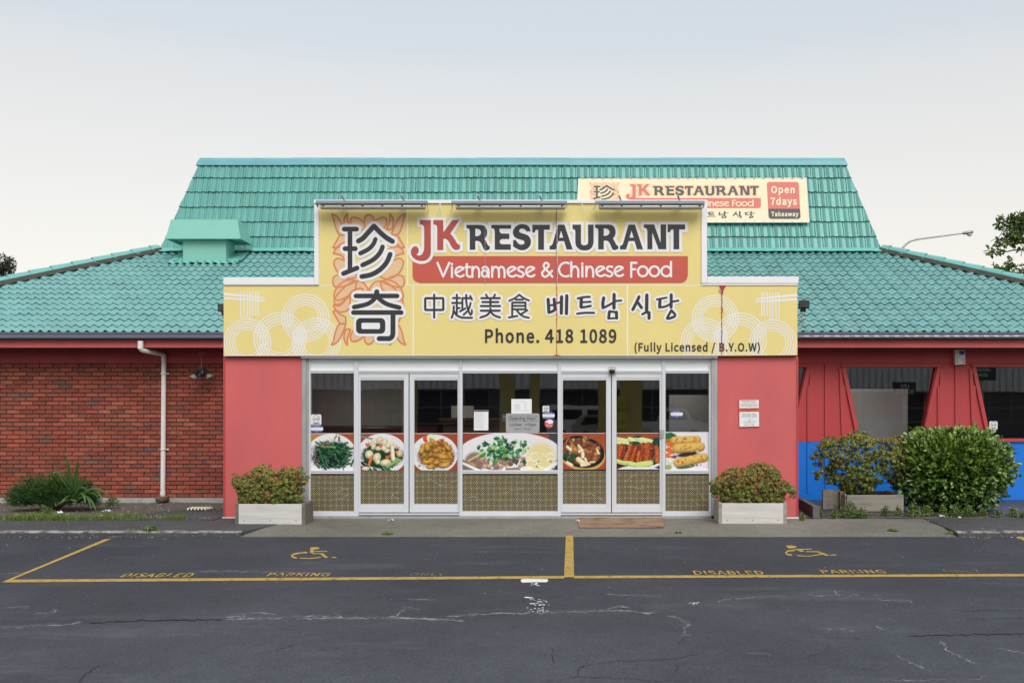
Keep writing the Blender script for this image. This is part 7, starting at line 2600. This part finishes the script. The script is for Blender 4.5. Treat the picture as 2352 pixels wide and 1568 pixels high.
limbs = [([Q(2440, 560), Q(*ct(960, 560)), Q(*ct(800, 500)), Q(*ct(640, 450))], [cl_(850, 300, 110), cl_(920, 250, 90), cl_(700, 270, 55), cl_(560, 300, 60), cl_(480, 380, 50), cl_(540, 490, 45), cl_(640, 420, 70), cl_(470, 240, 30), cl_(830, 190, 40), cl_(760, 420, 80), cl_(840, 480, 95), cl_(930, 400, 90)]),
         ([Q(2440, 600), Q(*ct(960, 640)), Q(*ct(760, 640)), Q(*ct(600, 590)), Q(*ct(510, 565)), Q(*ct(470, 630)), Q(*ct(310, 708))], [cl_(760, 640, 120), cl_(880, 620, 110), cl_(640, 650, 60), cl_(540, 690, 55), cl_(440, 730, 50), cl_(530, 770, 50), cl_(760, 750, 70), cl_(850, 700, 80)]),
         ([Q(2440, 600), Q(*ct(960, 880)), Q(*ct(840, 880)), Q(*ct(740, 885)), Q(*ct(640, 912)), Q(*ct(510, 915)), Q(*ct(455, 970)), Q(*ct(380, 950)), Q(*ct(310, 990))], [cl_(300, 890, 75), cl_(500, 885, 25), cl_(490, 970, 28), cl_(925, 890, 45), cl_(960, 800, 40)]),
         ([Q(2440, 640), Q(*ct(960, 1365)), Q(*ct(850, 1390)), Q(*ct(760, 1420))], [cl_(910, 1335, 55), cl_(850, 1425, 25), cl_(950, 1210, 30)]),
         ([Q(2440, 640), Q(*ct(960, 1330)), Q(*ct(830, 1325)), Q(*ct(740, 1335)), Q(*ct(640, 1290)), Q(*ct(550, 1255)), Q(*ct(530, 1300))], [cl_(700, 1280, 75), cl_(650, 1170, 45), cl_(690, 1120, 45), cl_(480, 1300, 65), cl_(570, 1310, 50), cl_(395, 1220, 35), cl_(380, 1290, 35), cl_(720, 1210, 40)])]
tree('leafy tree with loose hanging branches behind the right end of the roof', (P(2520, 900, yt).x, yt, 0), 9, Q(2520, 520), (1.7, 1.4, 2.0), 8000, 71, ((.035, .065, .014), (.17, .21, .045)), L=.15, w=.075, limbs=limbs, clumps=14)
yl2 = 20.0
tree('small dark tree showing above the left end of the roof', (P(-30, 900, yl2).x, yl2, 0), 7, tuple(P(-26, 660, yl2)), (1.0, .9, 1.1), 3200, 72, ((.018, .022, .013), (.05, .055, .03)), L=.10, w=.05,
     limbs=[([P(-20, 660, yl2), P(5, 630, yl2), P(22, 605, yl2)], [(P(18, 607, yl2), .17), (P(27, 617, yl2), .13), (P(12, 622, yl2), .25), (P(25, 632, yl2), .16), (P(4, 638, yl2), .36), (P(20, 598, yl2), .10)])], clumps=10)
# street lamp
ysl_ = 26.0
cs = crop(3150, 600, 2.4862)
SL = thing('street_lamp', (P(*cs(1080, 1100), ysl_).x, ysl_, 0), 'tall grey street lamp with curved arm behind the right side of the roof', 'street lamp')
m = MB()
pb = P(*cs(1075, 1200), ysl_)
arm = [Vector((pb.x, ysl_, 0)), pb] + [P(*cs(x, y), ysl_) for x, y in ((1090, 1100), (1110, 1040), (1140, 980), (1180, 935), (1230, 902), (1300, 886), (1500, 860), (1740, 828))]
m.tube(arm, [.09, .075, .06, .055, .05, .045, .042, .04, .035, .032], 8)
m.build('pole', MAT['galv'], SL)
m = MB()
h0, h1 = P(*cs(1738, 829), ysl_), P(*cs(1842, 814), ysl_)
d = (h1 - h0).normalized()
nrm = Vector((-d.z, 0, d.x))
rows = []
for k, (s, r0_) in enumerate(((0, .03), (.12, .07), (.5, .10), (.95, .085), (1.0, .03))):
    c = h0.lerp(h1, s)
    rows.append([c + nrm * (r0_ * .8 * math.sin(2 * math.pi * i / 12)) + Vector((0, r0_ * 1.4 * math.cos(2 * math.pi * i / 12), 0)) for i in range(12)])
m.grid(rows, closed=True); m.face(rows[0][::-1]); m.face(rows[-1])
m.build('lamp_head', MAT['galv'], SL)
m = MB()
c = h0.lerp(h1, .68) - nrm * .07
m.lathe([(.10, .01), (.10, -.05), (.06, -.085), (0, -.09)], c, n=14)
m.build('lens', MAT['lens'], SL)

# ================================================================== INSIDE, SEEN THROUGH THE GLASS
woodm = M('dark_counter_wood', (.12, .055, .028), .5, .25, 4, stretch=(3, 3, .6))
CT = thing('counter', (-.7, 2.5, 0), 'dark wooden counter inside behind the left doors', 'counter')
m = MB()
for i in range(8): m.box(-2.1 + i * .2 + .004, -1.9 + i * .2 - .004, 2.3, 2.5, .02, 1.42)
m.box(-2.1, -.5, 2.32, 2.9, .02, 1.41)
m.build('panelling', woodm, CT)
m = MB(); m.box(-2.16, -.44, 2.22, 2.95, 1.425, 1.47); m.build('top', woodm, CT)
BS = thing('bench_seat', (-3, 2.2, 0), 'dark red padded bench inside behind the left doors', 'bench')
m = MB(); m.box(-4.7, -2.2, 2.1, 2.6, .05, .46); m.build('seat', M('red_vinyl', (.10, .022, .025), .35, .15, 5), BS, bevel=.03)
m = MB(); m.box(-4.7, -2.2, 2.62, 2.8, .05, 1.33); m.build('backrest', bpy.data.materials['red_vinyl'], BS, bevel=.04)
m = MB(); m.box(1.75, 3.0, 2.2, 2.26, .05, 1.86)  # added screen, stands in for the pale patch in this pane
WP = tag(m.build('stand_in_screen', M('stand_in_screen', (.42, .425, .44), .7, .03)), 'added pale grey screen inside, standing in for the pale patch in the rightmost shop window', 'screen')
m = MB(); m.box(X_(1950, 4.2), X_(2085, 4.2), 4.2, 4.26, .5, Z_(893, 4.2))  # added screen, stands in for the bright reflection in the dining pane
tag(m.build('stand_in_screen', M('dining_stand_in', (.78, .78, .79), .7, .03)), 'added pale grey screen inside, standing in for the bright reflection in the first dining room window', 'screen')
AC = thing('armchair', (2.7, 1.2, 0), 'dark armchair inside behind the rightmost shop window', 'chair')
m = MB(); m.box(2.2, 2.9, 1.0, 1.5, .1, .45); m.build('seat', MAT['black'], AC, bevel=.05)
m = MB(); m.box(2.2, 2.9, 1.4, 1.55, .45, 1.12); m.build('backrest', MAT['black'], AC, bevel=.05)
m = MB(); m.box(-1.98, -1.6, 2.5, 2.7, 1.472, 1.68)
tag(m.build('card_terminal_box', M('box_white', (.55, .55, .55), .6)), 'white box standing on the counter inside', 'box')

# ================================================================== ACROSS THE CAR PARK (seen reflected in the glass)
WH = thing('warehouse_building', (0, -48, 0), 'long grey ribbed warehouse across the car park', 'building')
zg = 0.0
m = MB()
for i in range(200):
    x = -45 + i * .45
    m.box(x, x + .3, -48.05, -47.95, zg + 3.1, zg + 7.5)
m.box(-45, 45, -60, -48.06, zg + 3.1, zg + 7.4)
m.build('cladding', M('grey_cladding', (.62, .62, .64), .6, .1), WH)
m = MB(); m.box(-45, 45, -60, -48.4, zg, zg + 3.09); m.build('wall', M('dark_shed_wall', (.045, .045, .05), .8, .3, .4), WH)
for i in range(7):
    m = MB()
    for k in range(14): m.box(-38 + i * 11, -33.5 + i * 11, -48.39, -48.3, zg + .02 + k * .21, zg + .20 + k * .21)
    m.build('roller_door', M('roller_door_%d' % i, (.10, .10, .11), .6, .15), WH)
m = MB()
for i in range(60):
    x = -44 + i * 1.5
    m.box(x, x + .07, -48.36, -48.28, zg + .9, zg + 3.05)
for z in (.9, 1.9, 2.98): m.box(-44, 44, -48.35, -48.27, zg + z, zg + z + .07)
m.build('window_grid', M('pale_mullion', (.22, .22, .22), .5), WH)
FC = thing('fuel_canopy', (0, -27, 0), 'fuel station canopy on pale yellow columns across the car park', 'canopy')
colm = M('yellow_column_paint', (.75, .63, .24), .6, .08)
for i, (x, w_) in enumerate(((-6.6, .28), (-2.48, .32), (-1.32, .2), (1.52, .16), (2.75, .45))):
    m = MB(); m.box(x - w_, x + w_, -27.3, -26.7, zg, zg + 5.2); m.build('column', colm, FC)
m = MB(); m.box(-12, 9, -33, -22, zg + 5.2, zg + 6.0); m.build('roof', M('canopy_fascia', (.10, .25, .08), .5), FC)
def vehicle(name, lab, x, y, prof, w, col, glassx, wheels):
    t = thing(name, (x, y, zg), lab, 'vehicle', 'vehicles across the car park')
    m = MB(); m.prism([(x + a, y - w / 2, zg + b) for a, b in prof], (0, w, 0)); b_ = m.build('body', M(name + '_paint', col, .3, .02, coat=.5), t, bevel=.05)
    m = MB()
    for q in glassx: m.prism([(x + a, y - w / 2 - .012, zg + b) for a, b in q], (0, w + .024, 0))
    m.build('window', MAT['black'], t)
    for a in wheels:
        m = MB(); m.lathe([(0, -w / 2 - .02), (.32, -w / 2 - .02), (.34, -w / 2 + .02), (.34, w / 2 - .02), (.32, w / 2 + .02), (0, w / 2 + .02)], (x + a, y, zg + .34), (0, 1, 0), 18); wo_ = m.build('wheel', MAT['black'], t)
vehicle('parked_van', 'white van parked before the warehouse', 1.2, -42, [(-2.3, .35), (2.3, .35), (2.35, 1.0), (1.9, 1.2), (1.45, 2.0), (-2.25, 2.05), (-2.35, 1.2)], 1.8, (.75, .75, .76), [[(-2.0, 1.25), (-.3, 1.25), (-.3, 1.8), (-2.0, 1.8)], [(0, 1.25), (1.6, 1.25), (1.25, 1.8), (0, 1.8)]], (-1.5, 1.5))
vehicle('parked_utility', 'white flat deck truck parked before the warehouse', 5.6, -41, [(-2.6, .5), (2.4, .5), (2.45, 1.0), (1.5, 1.15), (1.1, 1.8), (-.2, 1.85), (-.35, 1.1), (-2.6, 1.1)], 1.8, (.70, .70, .70), [[(.0, 1.2), (1.25, 1.2), (.95, 1.7), (.0, 1.7)]], (-1.7, 1.5))
vehicle('parked_hatchback', 'silver hatchback parked before the warehouse', 2.2, -35, [(-1.9, .3), (1.9, .3), (2.0, .75), (1.0, .95), (.3, 1.48), (-1.4, 1.5), (-1.95, 1.0)], 1.65, (.6, .61, .63), [[(-1.5, 1.0), (.7, 1.0), (.2, 1.4), (-1.25, 1.42)]], (-1.2, 1.25))

def board(name, lab, x, z, w, h, Y, col, lines, tcol, cat='sign'):
    """sign board facing the restaurant"""
    t = thing(name, (x, Y, 0), lab, cat)
    m = MB(); m.box(x - w / 2, x + w / 2, Y - .04, Y, z - h / 2, z + h / 2); m.build('panel', M(name + '_panel_%d' % int(z * 100), col, .5, .05), t)
    m = MB(); m.box(x - .05, x + .05, Y - .10, Y - .042, 0, z); m.build('post', MAT['galv'], t)
    for txt, cx, cz, tw, th in lines:
        vs_, tr = text_art(txt, (0, 1, 1, 0), .02)
        m = MB()
        m.flat((vs_, tr), lambda a, b: (x - (cx + tw * (a - .5)), Y + .003, z + cz + th * (b - .5)))
        m.build('lettering', tcol, t)
    return t
board('gas_sign', 'dark board with pale gas bottle lettering across the car park', 13.9, 2.55, .95, .62, -20, (.03, .03, .035), [('LPG', 0, .13, .36, .16), ('BOTTLE', 0, -.10, .74, .16)], MAT['print_white'])
board('fuel_sign', 'dark green board with white fuel lettering across the car park', 17.1, 3.25, 1.1, .7, -20, (.02, .07, .035), [('ultimate', 0, .10, .66, .13), ('diesel', .05, -.12, .52, .13)], MAT['print_white'])
board('price_sign', 'tall yellow price board with black lettering across the car park', 2.35, 1.35, .38, 1.9, -26.4, (.80, .68, .08), [('CAPS', 0, .62, .30, .12), ('$2.00', 0, .36, .32, .16), ('NZ', 0, -.15, .18, .12), ('$2.00', 0, -.55, .32, .16)], MAT['print_dark'])
